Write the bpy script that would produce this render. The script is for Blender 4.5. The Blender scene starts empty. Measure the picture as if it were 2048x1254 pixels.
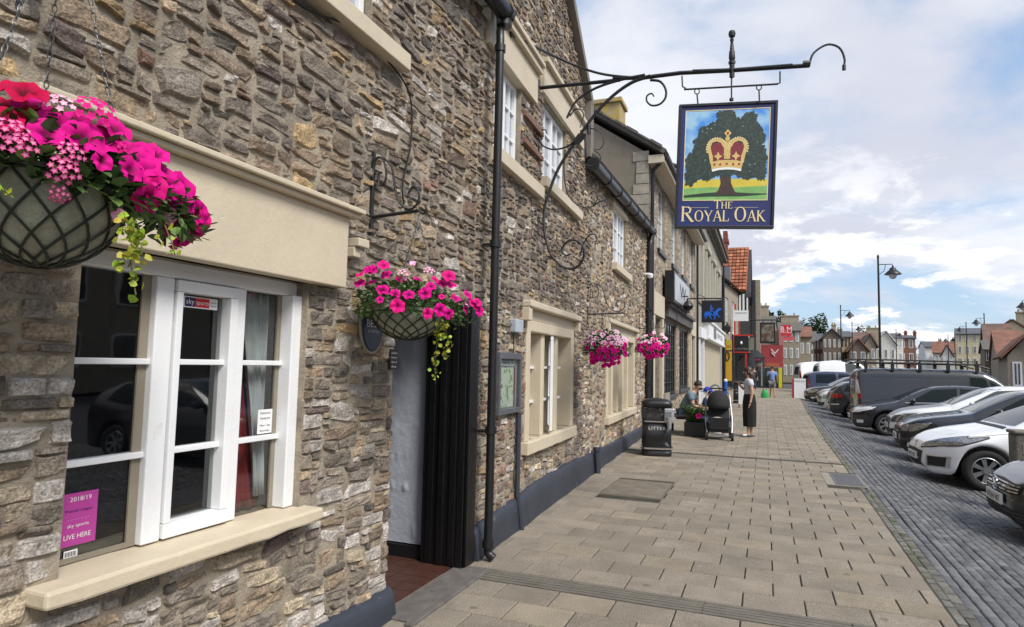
import bpy,bmesh,math,random
from mathutils import Vector as V, Matrix, noise
from mathutils.bvhtree import BVHTree
random.seed(7)
R=random.uniform
# ---------- camera calibration ----------
F_=1280.0; HC=1.6
def cray(px,py): return V(((px-1024)/F_,-(py-627)/F_,-1.0))
_F=cray(1530,738).normalized()
_U=(cray(1530,738).cross(cray(1030,738-.022*500))).normalized()
if _U.y<0: _U=-_U
_R=_F.cross(_U).normalized()
CM=Matrix((_R,_F,_U))          # camera space -> world
CAM=V((0,0,HC))
def ray(px,py): return CM@cray(px,py)
def G(px,py,z=0.0):
    r=ray(px,py); return CAM+r*((z-HC)/r.z)
def PX(px,py,X):
    r=ray(px,py); return CAM+r*(X/r.x)
def PY(px,py,Y):
    r=ray(px,py); return CAM+r*(Y/r.y)
def PP(px,py,P0,n):
    r=ray(px,py); return CAM+r*((P0-CAM).dot(n)/r.dot(n))
def proj(p):
    c=CM.transposed()@(V(p)-CAM); return (1024+F_*c.x/-c.z, 627-F_*c.y/-c.z)
EXPO=0.5; SUNE=2.9; SKYS=1.0; SKYL=(16.0,2.0,0)
C=bpy.context.scene.collection
WM={}
def S(o,**k):
    for a,b in k.items(): o[a]=b
    return o
def root(name,loc,label=None,cat=None,group=None,rz=0.0):
    o=bpy.data.objects.new(name,None); o.empty_display_size=.2; C.objects.link(o)
    o.location=loc; o.rotation_euler=(0,0,rz)
    if label: o['label']=label
    if cat: o['category']=cat
    if group: o['group']=group
    WM[o]=Matrix.Translation(V(loc))@Matrix.Rotation(rz,4,'Z')
    return o
class MB:
    def __init__(s): s.v=[]; s.f=[]; s.m=[]; s.c=[]
    def add(s,vs,fs,mi=0,col=None):
        b=len(s.v); s.v+= [tuple(v) for v in vs]
        s.f+=[tuple(i+b for i in f) for f in fs]; s.m+=[mi]*len(fs)
        s.c+=[col or (1,1,1)]*len(vs)
        return s
    def box(s,a,b,mi=0,col=None):
        x0,y0,z0=a; x1,y1,z1=b
        return s.add([(x0,y0,z0),(x1,y0,z0),(x1,y1,z0),(x0,y1,z0),(x0,y0,z1),(x1,y0,z1),(x1,y1,z1),(x0,y1,z1)],
          [(0,3,2,1),(4,5,6,7),(0,1,5,4),(1,2,6,5),(2,3,7,6),(3,0,4,7)],mi,col)
    def obox(s,p,a,b,c,mi=0,col=None):      # corner + 3 edge vectors
        p,a,b,c=V(p),V(a),V(b),V(c)
        if a.cross(b).dot(c)<0: a,b=b,a
        return s.add([p,p+a,p+a+b,p+b,p+c,p+a+c,p+a+b+c,p+b+c],
          [(0,3,2,1),(4,5,6,7),(0,1,5,4),(1,2,6,5),(2,3,7,6),(3,0,4,7)],mi,col)
    def prism(s,poly,ext,mi=0,col=None):
        e=V(ext); n=len(poly); ps=[V(p) for p in poly]
        return s.add(ps+[p+e for p in ps],[tuple(range(n))[::-1],tuple(range(n,2*n))]+[(i,(i+1)%n,n+(i+1)%n,n+i) for i in range(n)],mi,col)
    def poly(s,pts,mi=0,col=None): return s.add(pts,[tuple(range(len(pts)))],mi,col)
    def tube(s,pts,r,n=8,mi=0,col=None,cap=True,flat=1.0):
        pts=[V(p) for p in pts]; m=len(pts); vs=[]; fs=[]
        rr=r if isinstance(r,(list,tuple)) else [r]*m
        up=None
        for i,p in enumerate(pts):
            t=(pts[min(i+1,m-1)]-pts[max(i-1,0)])
            if t.length<1e-9: t=V((0,0,1))
            t.normalize()
            if up is None:
                up=V((0,0,1)) if abs(t.z)<.9 else V((1,0,0))
            a=t.cross(up)
            if a.length<1e-6: a=t.orthogonal()
            a.normalize(); b=a.cross(t).normalized(); up=b
            for k in range(n):
                q=2*math.pi*k/n
                vs.append(p+a*math.cos(q)*rr[i]*flat+b*math.sin(q)*rr[i])
        for i in range(m-1):
            for k in range(n):
                fs.append((i*n+k,i*n+(k+1)%n,(i+1)*n+(k+1)%n,(i+1)*n+k))
        if cap: fs+=[tuple(range(n))[::-1],tuple(range((m-1)*n,m*n))]
        return s.add(vs,fs,mi,col)
    def lathe(s,prof,c=(0,0,0),n=20,mi=0,col=None,sx=1,sy=1,sq=0):
        vs=[];fs=[];c=V(c)
        for (r,z) in prof:
            for k in range(n):
                a=2*math.pi*(k+.5)/n; ca,sa=math.cos(a),math.sin(a)
                if sq:
                    q=(abs(ca)**sq+abs(sa)**sq)**(-1/sq); ca*=q; sa*=q
                vs.append(c+V((r*ca*sx,r*sa*sy,z)))
        for i in range(len(prof)-1):
            for k in range(n): fs.append((i*n+k,i*n+(k+1)%n,(i+1)*n+(k+1)%n,(i+1)*n+k))
        fs+=[tuple(range(n))[::-1],tuple(range((len(prof)-1)*n,len(prof)*n))]
        return s.add(vs,fs,mi,col)
    def build(s,name,mats,parent=None,smooth=False,bevel=0,local=False,cols=False,label=None,cat=None,group=None,kind=None):
        me=bpy.data.meshes.new(name)
        vs=s.v
        if parent is not None and not local:
            im=WM[parent].inverted(); vs=[im@V(v) for v in vs]
        me.from_pydata([tuple(v) for v in vs],[],s.f)
        if not isinstance(mats,(list,tuple)): mats=[mats]
        for m in mats: me.materials.append(m)
        if len(mats)>1: me.polygons.foreach_set('material_index',s.m)
        if cols:
            at=me.color_attributes.new('tint','FLOAT_COLOR','POINT')
            at.data.foreach_set('color',[x for c in s.c for x in (c[0],c[1],c[2],1.0)])
        if smooth: me.polygons.foreach_set('use_smooth',[True]*len(me.polygons))
        me.update()
        o=bpy.data.objects.new(name,me); C.objects.link(o)
        if parent is not None: o.parent=parent; WM[o]=WM.get(parent,Matrix())
        else: WM[o]=Matrix()
        if bevel:
            b=o.modifiers.new('b','BEVEL'); b.width=bevel; b.segments=2; b.limit_method='ANGLE'; b.angle_limit=.6
        if smooth=='auto' or (smooth and smooth!=2):
            try: me.set_sharp_from_angle(angle=math.radians(42))
            except Exception: pass
        if label: o['label']=label
        if cat: o['category']=cat
        if group: o['group']=group
        if kind: o['kind']=kind
        return o
def dup(o,loc=None,rz=None,label=None,parent=None):
    c=o.copy(); C.objects.link(c)
    if parent is not None: c.parent=parent
    if loc is not None: c.location=loc
    if rz is not None: c.rotation_euler=(0,0,rz)
    if label: c['label']=label
    for ch in o.children: dup(ch,parent=c)
    return c
def crom(pts,n=8,closed=False):
    P=[V(p) for p in pts]; out=[]
    m=len(P)
    for i in range(m-1 if not closed else m):
        a=P[i-1] if (i>0 or closed) else P[0]*2-P[1]; b=P[i]; c=P[(i+1)%m]
        d=P[(i+2)%m] if (i+2<m or closed) else P[-1]*2-P[-2]
        for k in range(n):
            t=k/n
            out.append(.5*((2*b)+(c-a)*t+(2*a-5*b+4*c-d)*t*t+(-a+3*b-3*c+d)*t*t*t))
    if not closed: out.append(P[-1])
    return out
# ---------- materials ----------
def lin(r,g,b):
    f=lambda c:(c/255/12.92) if c<=10 else ((c/255+.055)/1.055)**2.4
    return (f(r),f(g),f(b))
_MC={}
def mat(name,col,rough=.75,metal=0,var=.12,ns=6.0,bump=0.0,bs=60.0,attr=False,coat=0,spec=.5,trans=0,emit=0,dirt=None,hue=0.0):
    if name in _MC: return _MC[name]
    m=bpy.data.materials.new(name); m.use_nodes=True; nt=m.node_tree; N=nt.nodes; L=nt.links
    b=N['Principled BSDF']; b.inputs['Roughness'].default_value=rough; b.inputs['Metallic'].default_value=metal
    b.inputs['Specular IOR Level'].default_value=spec
    b.inputs['Coat Weight'].default_value=coat; b.inputs['Coat Roughness'].default_value=.03
    b.inputs['Transmission Weight'].default_value=trans
    tc=N.new('ShaderNodeTexCoord')
    n1=N.new('ShaderNodeTexNoise'); n1.inputs['Scale'].default_value=ns; n1.inputs['Detail'].default_value=6; n1.inputs['Roughness'].default_value=.6
    L.new(tc.outputs['Object'],n1.inputs['Vector'])
    mr=N.new('ShaderNodeMapRange'); mr.inputs[1].default_value=.3; mr.inputs[2].default_value=.7
    mr.inputs[3].default_value=1-var; mr.inputs[4].default_value=1+var
    L.new(n1.outputs['Fac'],mr.inputs[0])
    mx=N.new('ShaderNodeVectorMath'); mx.operation='SCALE'
    if attr:
        a=N.new('ShaderNodeVertexColor'); a.layer_name='tint'; L.new(a.outputs['Color'],mx.inputs[0])
    else: mx.inputs[0].default_value=col
    L.new(mr.outputs[0],mx.inputs['Scale'])
    src=mx.outputs[0]
    if dirt:   # (colour, noise scale, lo, hi)
        n2=N.new('ShaderNodeTexNoise'); n2.inputs['Scale'].default_value=dirt[1]; n2.inputs['Detail'].default_value=8; n2.inputs['Roughness'].default_value=.7
        L.new(tc.outputs['Object'],n2.inputs['Vector'])
        r2=N.new('ShaderNodeMapRange'); r2.inputs[1].default_value=dirt[2]; r2.inputs[2].default_value=dirt[3]
        L.new(n2.outputs['Fac'],r2.inputs[0])
        mm=N.new('ShaderNodeMix'); mm.data_type='RGBA'; L.new(r2.outputs[0],mm.inputs[0]); L.new(src,mm.inputs[6]); mm.inputs[7].default_value=(*dirt[0],1)
        src=mm.outputs[2]
    L.new(src,b.inputs['Base Color'])
    if emit:
        L.new(src,b.inputs['Emission Color']); b.inputs['Emission Strength'].default_value=emit
    if bump:
        n3=N.new('ShaderNodeTexNoise'); n3.inputs['Scale'].default_value=bs; n3.inputs['Detail'].default_value=5; n3.inputs['Roughness'].default_value=.65
        L.new(tc.outputs['Object'],n3.inputs['Vector'])
        bp=N.new('ShaderNodeBump'); bp.inputs['Strength'].default_value=bump; bp.inputs['Distance'].default_value=.02
        L.new(n3.outputs['Fac'],bp.inputs['Height']); L.new(bp.outputs[0],b.inputs['Normal'])
    _MC[name]=m
    return m
def glassmat(name,tint=(.02,.025,.03),ior=1.45,alpha=.6,rough=.02):
    # window pane: fresnel reflection over a partly see-through, partly tinted body
    m=bpy.data.materials.new(name); m.use_nodes=True; nt=m.node_tree; N=nt.nodes; L=nt.links
    for n in list(N):
        if n.type!='OUTPUT_MATERIAL': N.remove(n)
    out=[n for n in N if n.type=='OUTPUT_MATERIAL'][0]
    d=N.new('ShaderNodeBsdfDiffuse'); d.inputs[0].default_value=(*tint,1)
    t=N.new('ShaderNodeBsdfTransparent'); t.inputs[0].default_value=(.88,.9,.89,1)
    mx=N.new('ShaderNodeMixShader'); mx.inputs[0].default_value=alpha; L.new(d.outputs[0],mx.inputs[1]); L.new(t.outputs[0],mx.inputs[2])
    g=N.new('ShaderNodeBsdfGlossy'); g.inputs['Roughness'].default_value=rough
    tc=N.new('ShaderNodeTexCoord'); n=N.new('ShaderNodeTexNoise'); n.inputs['Scale'].default_value=2.5
    L.new(tc.outputs['Object'],n.inputs['Vector'])
    bp=N.new('ShaderNodeBump'); bp.inputs['Strength'].default_value=.06; bp.inputs['Distance'].default_value=.02
    L.new(n.outputs['Fac'],bp.inputs['Height']); L.new(bp.outputs[0],g.inputs['Normal'])
    fr=N.new('ShaderNodeFresnel'); fr.inputs['IOR'].default_value=ior
    ge=N.new('ShaderNodeNewGeometry'); fm_=N.new('ShaderNodeMath'); fm_.operation='SUBTRACT'; fm_.inputs[0].default_value=1; L.new(ge.outputs['Backfacing'],fm_.inputs[1])
    f2=N.new('ShaderNodeMath'); f2.operation='MULTIPLY'; L.new(fr.outputs[0],f2.inputs[0]); L.new(fm_.outputs[0],f2.inputs[1])
    m2=N.new('ShaderNodeMixShader'); L.new(f2.outputs[0],m2.inputs[0]); L.new(mx.outputs[0],m2.inputs[1]); L.new(g.outputs[0],m2.inputs[2])
    L.new(m2.outputs[0],out.inputs['Surface'])
    return m
def text(name,txt,mt,o,ux,uz,h,w=None,depth=.002,parent=None,align='CENTER',label=None):
    """flat lettering: o origin (centre bottom), ux reading direction, uz up, h capital height, w total width"""
    cu=bpy.data.curves.new(name,'FONT'); cu.body=txt; cu.size=1; cu.align_x=align; cu.resolution_u=3
    cu.extrude=0
    ob=bpy.data.objects.new(name,cu); C.objects.link(ob)
    dg=bpy.context.evaluated_depsgraph_get(); me=bpy.data.meshes.new_from_object(ob.evaluated_get(dg))
    C.objects.unlink(ob); bpy.data.objects.remove(ob)
    vs=[v.co.copy() for v in me.vertices]; fs=[tuple(p.vertices) for p in me.polygons]; bpy.data.meshes.remove(me)
    if not vs: return
    wd=max(v.x for v in vs)-min(v.x for v in vs); cx=(max(v.x for v in vs)+min(v.x for v in vs))/2
    sy=h/.69; sx=(w/wd) if w else sy
    ux,uz=V(ux).normalized(),V(uz).normalized(); n=ux.cross(uz)
    mb=MB(); mb.add([V(o)+ux*(v.x-(cx if align=='CENTER' else 0))*sx+uz*v.y*sy+n*depth for v in vs],fs)
    return mb.build(name,mt,parent,label=label)

black=mat('black_paint',(.012,.012,.013),.38,var=.2,ns=20,bump=.15,bs=90)
white=mat('white_paint',(.78,.79,.80),.45,var=.04,ns=5,bump=.12,bs=50,dirt=((.5,.48,.42),5,.62,.8))
cream=mat('cream_paint',(.58,.50,.37),.55,var=.06,ns=4,bump=.18,bs=35,dirt=((.30,.25,.18),7,.64,.82))
plinthm=mat('plinth_paint',(.030,.035,.048),.55,var=.15,ns=4,bump=.35,bs=14,dirt=((.14,.14,.14),9,.62,.78))
iron=mat('wrought_iron',(.012,.012,.014),.42,var=.3,ns=40,bump=.4,bs=70)
# ---------- camera ----------
cam=bpy.data.cameras.new('camera'); co=bpy.data.objects.new('camera',cam); C.objects.link(co)
mw=Matrix.Identity(4)
for i in range(3):
    for j in range(3): mw[i][j]=CM[i][j]
mw.translation=CAM; co.matrix_world=mw
cam.sensor_width=36; cam.lens=36*F_/2048; cam.clip_end=3000; cam.clip_start=.05
sc=bpy.context.scene; sc.camera=co
sc.render.resolution_x=1024; sc.render.resolution_y=627
sc.view_settings.view_transform='Standard'; sc.view_settings.look='None'; sc.view_settings.exposure=EXPO; sc.view_settings.gamma=1
# ---------- light ----------
SUN_EL=math.radians(48); SUN_AZ=math.radians(118)   # azimuth clockwise from +Y
sl=bpy.data.lights.new('sun','SUN'); sl.energy=SUNE; sl.angle=math.radians(22); sl.color=(1,.96,.9)
so=bpy.data.objects.new('sun',sl); C.objects.link(so)
sd=V((math.sin(SUN_AZ)*math.cos(SUN_EL),math.cos(SUN_AZ)*math.cos(SUN_EL),math.sin(SUN_EL)))
so.rotation_euler=sd.to_track_quat('Z','Y').to_euler(); so.location=(5,-5,20)
w=bpy.data.worlds.new('World'); sc.world=w; w.use_nodes=True
nt=w.node_tree; N=nt.nodes; L=nt.links
bg=N['Background']; bg.inputs['Strength'].default_value=.12
sky=N.new('ShaderNodeTexSky'); sky.sky_type='NISHITA'; sky.sun_disc=False; sky.sun_elevation=SUN_EL; sky.sun_rotation=SUN_AZ
tc=N.new('ShaderNodeTexCoord')
sx=N.new('ShaderNodeSeparateXYZ'); L.new(tc.outputs['Generated'],sx.inputs[0])
def mth(op,a,b=None,cl=False):
    n=N.new('ShaderNodeMath'); n.operation=op; n.use_clamp=cl
    for i,x in enumerate((a,b)):
        if x is None: continue
        if isinstance(x,(int,float)): n.inputs[i].default_value=x
        else: L.new(x,n.inputs[i])
    return n.outputs[0]
zc=mth('MAXIMUM',sx.outputs[2],0.0)
den=mth('ADD',zc,.22)
cv=N.new('ShaderNodeCombineXYZ')
L.new(mth('DIVIDE',sx.outputs[0],den),cv.inputs[0]); L.new(mth('DIVIDE',sx.outputs[1],den),cv.inputs[1]); L.new(zc,cv.inputs[2])
def nz(scale,detail,rough,loc,dist=0):
    mp=N.new('ShaderNodeMapping'); mp.inputs['Location'].default_value=loc; L.new(cv.outputs[0],mp.inputs[0])
    n=N.new('ShaderNodeTexNoise'); n.inputs['Scale'].default_value=scale; n.inputs['Detail'].default_value=detail
    n.inputs['Roughness'].default_value=rough; n.inputs['Distortion'].default_value=dist; L.new(mp.outputs[0],n.inputs['Vector']); return n.outputs['Fac']
def rng(x,a,b,c=0,d=1):
    n=N.new('ShaderNodeMapRange'); n.interpolation_type='SMOOTHSTEP'; L.new(x,n.inputs[0]); n.inputs[1].default_value=a; n.inputs[2].default_value=b; n.inputs[3].default_value=c; n.inputs[4].default_value=d; return n.outputs[0]
big=nz(SKYS,9,.56,SKYL,.3)
cover=rng(big,.385,.55)
puff=rng(nz(2.6,10,.62,(3.1,7.7,0),.2),.50,.60)
lowb=rng(zc,.10,.40,1,0)
puff=mth('MULTIPLY',puff,lowb)
shade=rng(nz(.9,6,.55,(8.3,1.2,0)),.35,.66)
mA=N.new('ShaderNodeMix'); mA.data_type='RGBA'; L.new(shade,mA.inputs[0]); mA.inputs[6].default_value=(4.0,4.2,4.9,1); mA.inputs[7].default_value=(5.6,5.75,6.1,1)
mB=N.new('ShaderNodeMix'); mB.data_type='RGBA'; L.new(puff,mB.inputs[0]); L.new(mA.outputs[2],mB.inputs[6]); mB.inputs[7].default_value=(7.0,7.0,7.0,1)
# blue of the clear patches: the Nishita sky lifted slightly by thin high cloud
mS=N.new('ShaderNodeMix'); mS.data_type='RGBA'; mS.inputs[0].default_value=.55; L.new(sky.outputs[0],mS.inputs[6]); mS.inputs[7].default_value=(2.6,3.8,5.6,1)
mC=N.new('ShaderNodeMix'); mC.data_type='RGBA'; L.new(mth('MAXIMUM',cover,puff),mC.inputs[0]); L.new(mS.outputs[2],mC.inputs[6]); L.new(mB.outputs[2],mC.inputs[7])
L.new(mC.outputs[2],bg.inputs[0])
# ---------- ground ----------
EDGE=[(-5,1.10),(5,1.13),(7,1.15),(11,1.21),(15,1.26),(18.5,1.31),(30,1.55),(41,1.87),(60,2.6)]
def lerp(tab,y):
    if y<=tab[0][0]: return tab[0][1]
    for (a,b),(c,d) in zip(tab,tab[1:]):
        if y<=c: return b+(d-b)*(y-a)/(c-a)
    return tab[-1][1]
edge=lambda y: lerp(EDGE,y)
BASE=[(-5,-2.25),(4.8,-2.25),(15.4,-2.69),(17,-2.72),(60,-2.75)]
wallx=lambda y: lerp(BASE,y)
asph=mat('asphalt',(.06,.062,.067),.9,var=.25,ns=2,bump=.4,bs=120)
MB().box((-700,-60,-.8),(700,1200,-.30)).build('ground',mat('ground_tarmac',(.08,.08,.078),.9,var=.2,ns=.5),kind='structure')
mb=MB()
ys=[-5+i*1.0 for i in range(66)]
for a,b in zip(ys,ys[1:]):
    mb.add([(-9,a,-.012),(edge(a)+.02,a,-.012),(edge(b)+.02,b,-.012),(-9,b,-.012)],[(0,1,2,3)])
    mb.add([(edge(a)+.02,a,-.012),(edge(a)+.02,a,-.35),(edge(b)+.02,b,-.35),(edge(b)+.02,b,-.012)],[(0,1,2,3)])
# slabs
slabs=MB()
def slabcol():
    k=R(.86,1.12); r=random.random()
    b=(.243,.209,.164) if r<.8 else ((.22,.19,.148) if r<.9 else (.272,.23,.17))
    return tuple(c*k for c in b)
def slab(mbx,x0,x1,y0,y1,z=0.0,g=.005,col=None,t=.014,bv=.004):
    x0+=g;x1-=g;y0+=g*.5;y1-=g*.5
    if x1-x0<.03 or y1-y0<.02: return
    zt=z+R(-.0022,.0022); tl=R(-.0025,.0025); col=col or slabcol()
    B=[(x0,y0),(x1,y0),(x1,y1),(x0,y1)]; T=[(x0+bv,y0+bv),(x1-bv,y0+bv),(x1-bv,y1-bv),(x0+bv,y1-bv)]
    vs=[(x,y,zt-t) for x,y in B]+[(x,y,zt-.004) for x,y in B]+[(x,y,zt+tl*(1 if x==T[0][0] else -1)*.5) for x,y in T]
    fs=[(0,1,5,4),(1,2,6,5),(2,3,7,6),(3,0,4,7),(4,5,9,8),(5,6,10,9),(6,7,11,10),(7,4,8,11),(8,9,10,11)]
    mbx.add(vs,fs,0,col)
y=4.475-.305*24; k=0
rows=[]
yy=4.475
for i in range(22): rows.append((yy-.305,yy)); yy-=.305
yy=4.735; 
while yy<58:
    if 12.45<yy+.153<12.6: yy+=.16
    rows.append((yy,yy+.305)); yy+=.305
COVERS=[(.80,1.32,10.2,11.35),(-1.95,-1.18,8.0,9.2)]
cvr=[]
for i,(a,b) in enumerate(sorted(rows)):
    ev=round((a+100*.305-4.735)/.305)%2
    x=-4.16-(.2 if ev else 0)
    xl=wallx(a)-.5; xr=edge((a+b)/2)
    while x<xr:
        x0,x1=max(x,xl),min(x+.4,xr)
        if x1>x0+.05:
            hit=any(x0<c[1]-.02 and x1>c[0]+.02 and a<c[3]-.02 and b>c[2]+.02 for c in COV) if (COV:=COVERS) else 0
            if not hit: slab(slabs,x0,x1,a,b)
            else:
                for c in COVERS:
                    if a<c[3]-.02 and b>c[2]+.02 and x0<c[1] and x1>c[0]:
                        if x0<c[0]: slab(slabs,x0,c[0],a,b)
                        if x1>c[1]: slab(slabs,c[1],x1,a,b)
        x+=.4
slabm=mat('paving_slab',(.2,.2,.2),.92,var=.16,ns=3,bump=.55,bs=160,attr=True)
def speckle(m,sc=220,amt=.35,stain=(.10,.09,.075),ss=1.3,lo=.55,hi=.75):
    nt=m.node_tree; N=nt.nodes; L=nt.links; b=N['Principled BSDF']
    src=b.inputs['Base Color'].links[0].from_socket
    tc=[n for n in N if n.type=='TEX_COORD'][0]
    v=N.new('ShaderNodeTexNoise'); v.inputs['Scale'].default_value=sc; v.inputs['Detail'].default_value=3; L.new(tc.outputs['Object'],v.inputs['Vector'])
    r=N.new('ShaderNodeMapRange'); r.inputs[1].default_value=.3; r.inputs[2].default_value=.72; r.inputs[3].default_value=1-amt; r.inputs[4].default_value=1+amt*1.3
    L.new(v.outputs['Fac'],r.inputs[0])
    x=N.new('ShaderNodeVectorMath'); x.operation='SCALE'; L.new(src,x.inputs[0]); L.new(r.outputs[0],x.inputs['Scale'])
    n2=N.new('ShaderNodeTexNoise'); n2.inputs['Scale'].default_value=ss; n2.inputs['Detail'].default_value=9; n2.inputs['Roughness'].default_value=.68; L.new(tc.outputs['Object'],n2.inputs['Vector'])
    r2=N.new('ShaderNodeMapRange'); r2.inputs[1].default_value=lo; r2.inputs[2].default_value=hi; r2.inputs[4].default_value=.55; L.new(n2.outputs['Fac'],r2.inputs[0])
    mm=N.new('ShaderNodeMix'); mm.data_type='RGBA'; L.new(r2.outputs[0],mm.inputs[0]); L.new(x.outputs[0],mm.inputs[6]); mm.inputs[7].default_value=(*stain,1)
    L.new(mm.outputs[2],b.inputs['Base Color'])
    return m
speckle(slabm,150,.5,(.125,.108,.082),1.1,.50,.76)
def spots(m,sc,rad,col,amt):   # old chewing gum and small stains trodden into the stone
    nt=m.node_tree; N=nt.nodes; L=nt.links; b=N['Principled BSDF']; src=b.inputs['Base Color'].links[0].from_socket
    tc=[n for n in N if n.type=='TEX_COORD'][0]; v=N.new('ShaderNodeTexVoronoi'); v.inputs['Scale'].default_value=sc; L.new(tc.outputs['Object'],v.inputs['Vector'])
    r=N.new('ShaderNodeMapRange'); r.inputs[1].default_value=rad; r.inputs[2].default_value=rad*.75; r.inputs[4].default_value=amt; L.new(v.outputs['Distance'],r.inputs[0])
    x=N.new('ShaderNodeMix'); x.data_type='RGBA'; L.new(r.outputs[0],x.inputs[0]); L.new(src,x.inputs[6]); x.inputs[7].default_value=(*col,1); L.new(x.outputs[2],b.inputs['Base Color'])
spots(slabm,2.7,.055,(.36,.34,.30),.55); spots(slabm,1.9,.06,(.06,.055,.05),.5)
mb.build('pavement_bed',mat('joint_sand',(.045,.04,.03),.95,var=.4,ns=3,bump=.6,bs=80,dirt=((.06,.10,.02),1.6,.58,.70)),kind='structure')
slabs.build('pavement',slabm,kind='structure',cols=True)
# drain channels across the pavement
ch=MB()
def chan(y0,y1,x0,x1,n=5):
    ch.box((x0,y0,-.011),(x1,y1,-.007))
    for i in range(n):
        a=y0+(y1-y0)*(i+.12)/n; b=y0+(y1-y0)*(i+.88)/n
        x=x0
        while x<x1:
            xe=min(x+.9,x1); ch.box((x+.004,a,-.011),(xe-.004,b,.001+R(-.001,.001))); x+=.9
chan(4.485,4.73,-2.2,1.12); chan(12.5,12.62,-2.5,1.2,3)
r=root('drain_channel',(0,4.6,0),'ribbed stone drain channel crossing the near pavement from the black downpipe','drain')
ch2=ch; half=len(ch2.v)
near=MB(); far=MB()
for (mb_,sel) in ((near,lambda y:y<8),(far,lambda y:y>=8)):
    for f in ch.f:
        if sel(ch.v[f[0]][1]): mb_.add([ch.v[i] for i in f],[tuple(range(len(f)))])
dm=mat('drain_stone',(.15,.135,.11),.9,var=.2,ns=5,bump=.5,bs=90)
near.build('channel',dm,r)
far.build('drain_channel',dm,label='narrow drain channel crossing the pavement beside the litter bin',cat='drain')
# covers
def cover(x0,x1,y0,y1,label,ribs):
    o=root('access_cover',((x0+x1)/2,(y0+y1)/2,0),label,'cover')
    MB().box((x0,y0,-.011),(x1,y1,-.003)).build('surround',mat('cover_dark_edge',(.12,.105,.08),.9,var=.2) if not ribs else mat('cover_concrete',(.25,.23,.19),.9,var=.15,ns=6,bump=.3),o)
    a=MB(); a.box((x0+(.12 if ribs else .02),y0+.05,-.002),(x1-.02,y1-.05,.003))
    if ribs:
        n=14
        for i in range(n):
            q=y0+.08+(y1-y0-.16)*i/n; a.box((x0+.15,q,.0031),(x1-.05,q+.03,.0065))
    a.build('plate',mat('cover_iron',(.12,.12,.125),.6,var=.2,ns=9,bump=.4) if ribs else mat('cover_brown',(.17,.145,.11),.85,var=.3,ns=5,bump=.5,bs=120),o)
cover(.80,1.32,10.2,11.35,'grey metal access cover in concrete surround at the pavement edge','r')
cover(-1.95,-1.18,8.0,9.2,'brown recessed inspection cover near the dark plinth',None)
# kerb band of small rough stones with moss, then setts
kb=MB(); y=-1.0
while y<58:
    l=R(.10,.22); e=edge(y)
    for j in range(2):
        if random.random()<.996:
            c=R(.7,1.15); col=(.15*c,.143*c,.125*c) if random.random()<.8 else (.11*c,.115*c,.08*c)
            slab(kb,e+j*.085+R(-.006,.006),e+.082+j*.085,y,y+l*R(.85,1),z=-.014-j*.012,col=col,t=.05,bv=.012)
    y+=l
kb.build('kerb',speckle(mat('kerb_stone',(.2,.2,.2),.95,var=.3,ns=7,bump=.7,bs=60,attr=True),120,.4,(.085,.082,.05),2.2,.58,.75),kind='structure',cols=True)
st=MB(); PITCH=.09
def wob(i,y): return .022*noise.noise(V((i*.35,y*.55,0)))+.05*noise.noise(V((i*.04,y*.18,5)))
for i in range(80):
    y=-.5-R(0,.2); ymax=58 if i<18 else 30
    while y<ymax:
        l=R(.10,.16) if y<14 else R(.3,.5)
        x0=edge(y)+.175+i*PITCH+wob(i,y); c=R(.72,1.22); r_=random.random()
        col=(.122*c,.122*c,.126*c) if r_<.75 else ((.155*c,.152*c,.15*c) if r_<.9 else (.088*c,.088*c,.094*c))
        z=-.05+R(-.004,.004)-.20*min(1,i*PITCH/1.5); g=.015
        x1=x0+PITCH-g; y1=y+l-g*.4; b=.013; dx=wob(i,y+l)-wob(i,y)
        B=[(x0,y),(x1,y),(x1+dx,y1),(x0+dx,y1)]; T=[(x0+b,y+b*.6),(x1-b,y+b*.6),(x1+dx-b,y1-b*.6),(x0+dx+b,y1-b*.6)]
        st.add([(p,q,z-.03) for p,q in B]+[(p,q,z-.008) for p,q in B]+[(p,q,z) for p,q in T],
           [(0,1,5,4),(1,2,6,5),(2,3,7,6),(3,0,4,7),(4,5,9,8),(5,6,10,9),(6,7,11,10),(7,4,8,11),(8,9,10,11)],0,col)
        y+=l
st.build('parking_setts',speckle(mat('sett_stone',(.1,.1,.1),.62,var=.2,ns=5,bump=.5,bs=70,attr=True),90,.3,(.06,.06,.055),1.0,.52,.7),kind='structure',cols=True,smooth=2)
bed=MB(); prof=[(0.1,-.075),(.175,-.072),(1.675,-.272),(8,-.272)]
for a,b in zip([-5]+[e[0] for e in EDGE[1:]],[e[0] for e in EDGE[1:]]):
    for (p,q),(u,v) in zip(prof,prof[1:]): bed.add([(edge(a)+p,a,q),(edge(a)+u,a,v),(edge(b)+u,b,v),(edge(b)+p,b,q)],[(0,1,2,3)])
bed.build('setts_bed',mat('setts_bed',(.035,.034,.032),.95,var=.3,ns=8,bump=.5),kind='structure')
MB().box((8.2,-5,-.30),(60,60,-.262)).build('road',asph,kind='structure')
MB().box((-60,58.5,-.30),(60,300,-.255)).build('road',asph,kind='structure')
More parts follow.
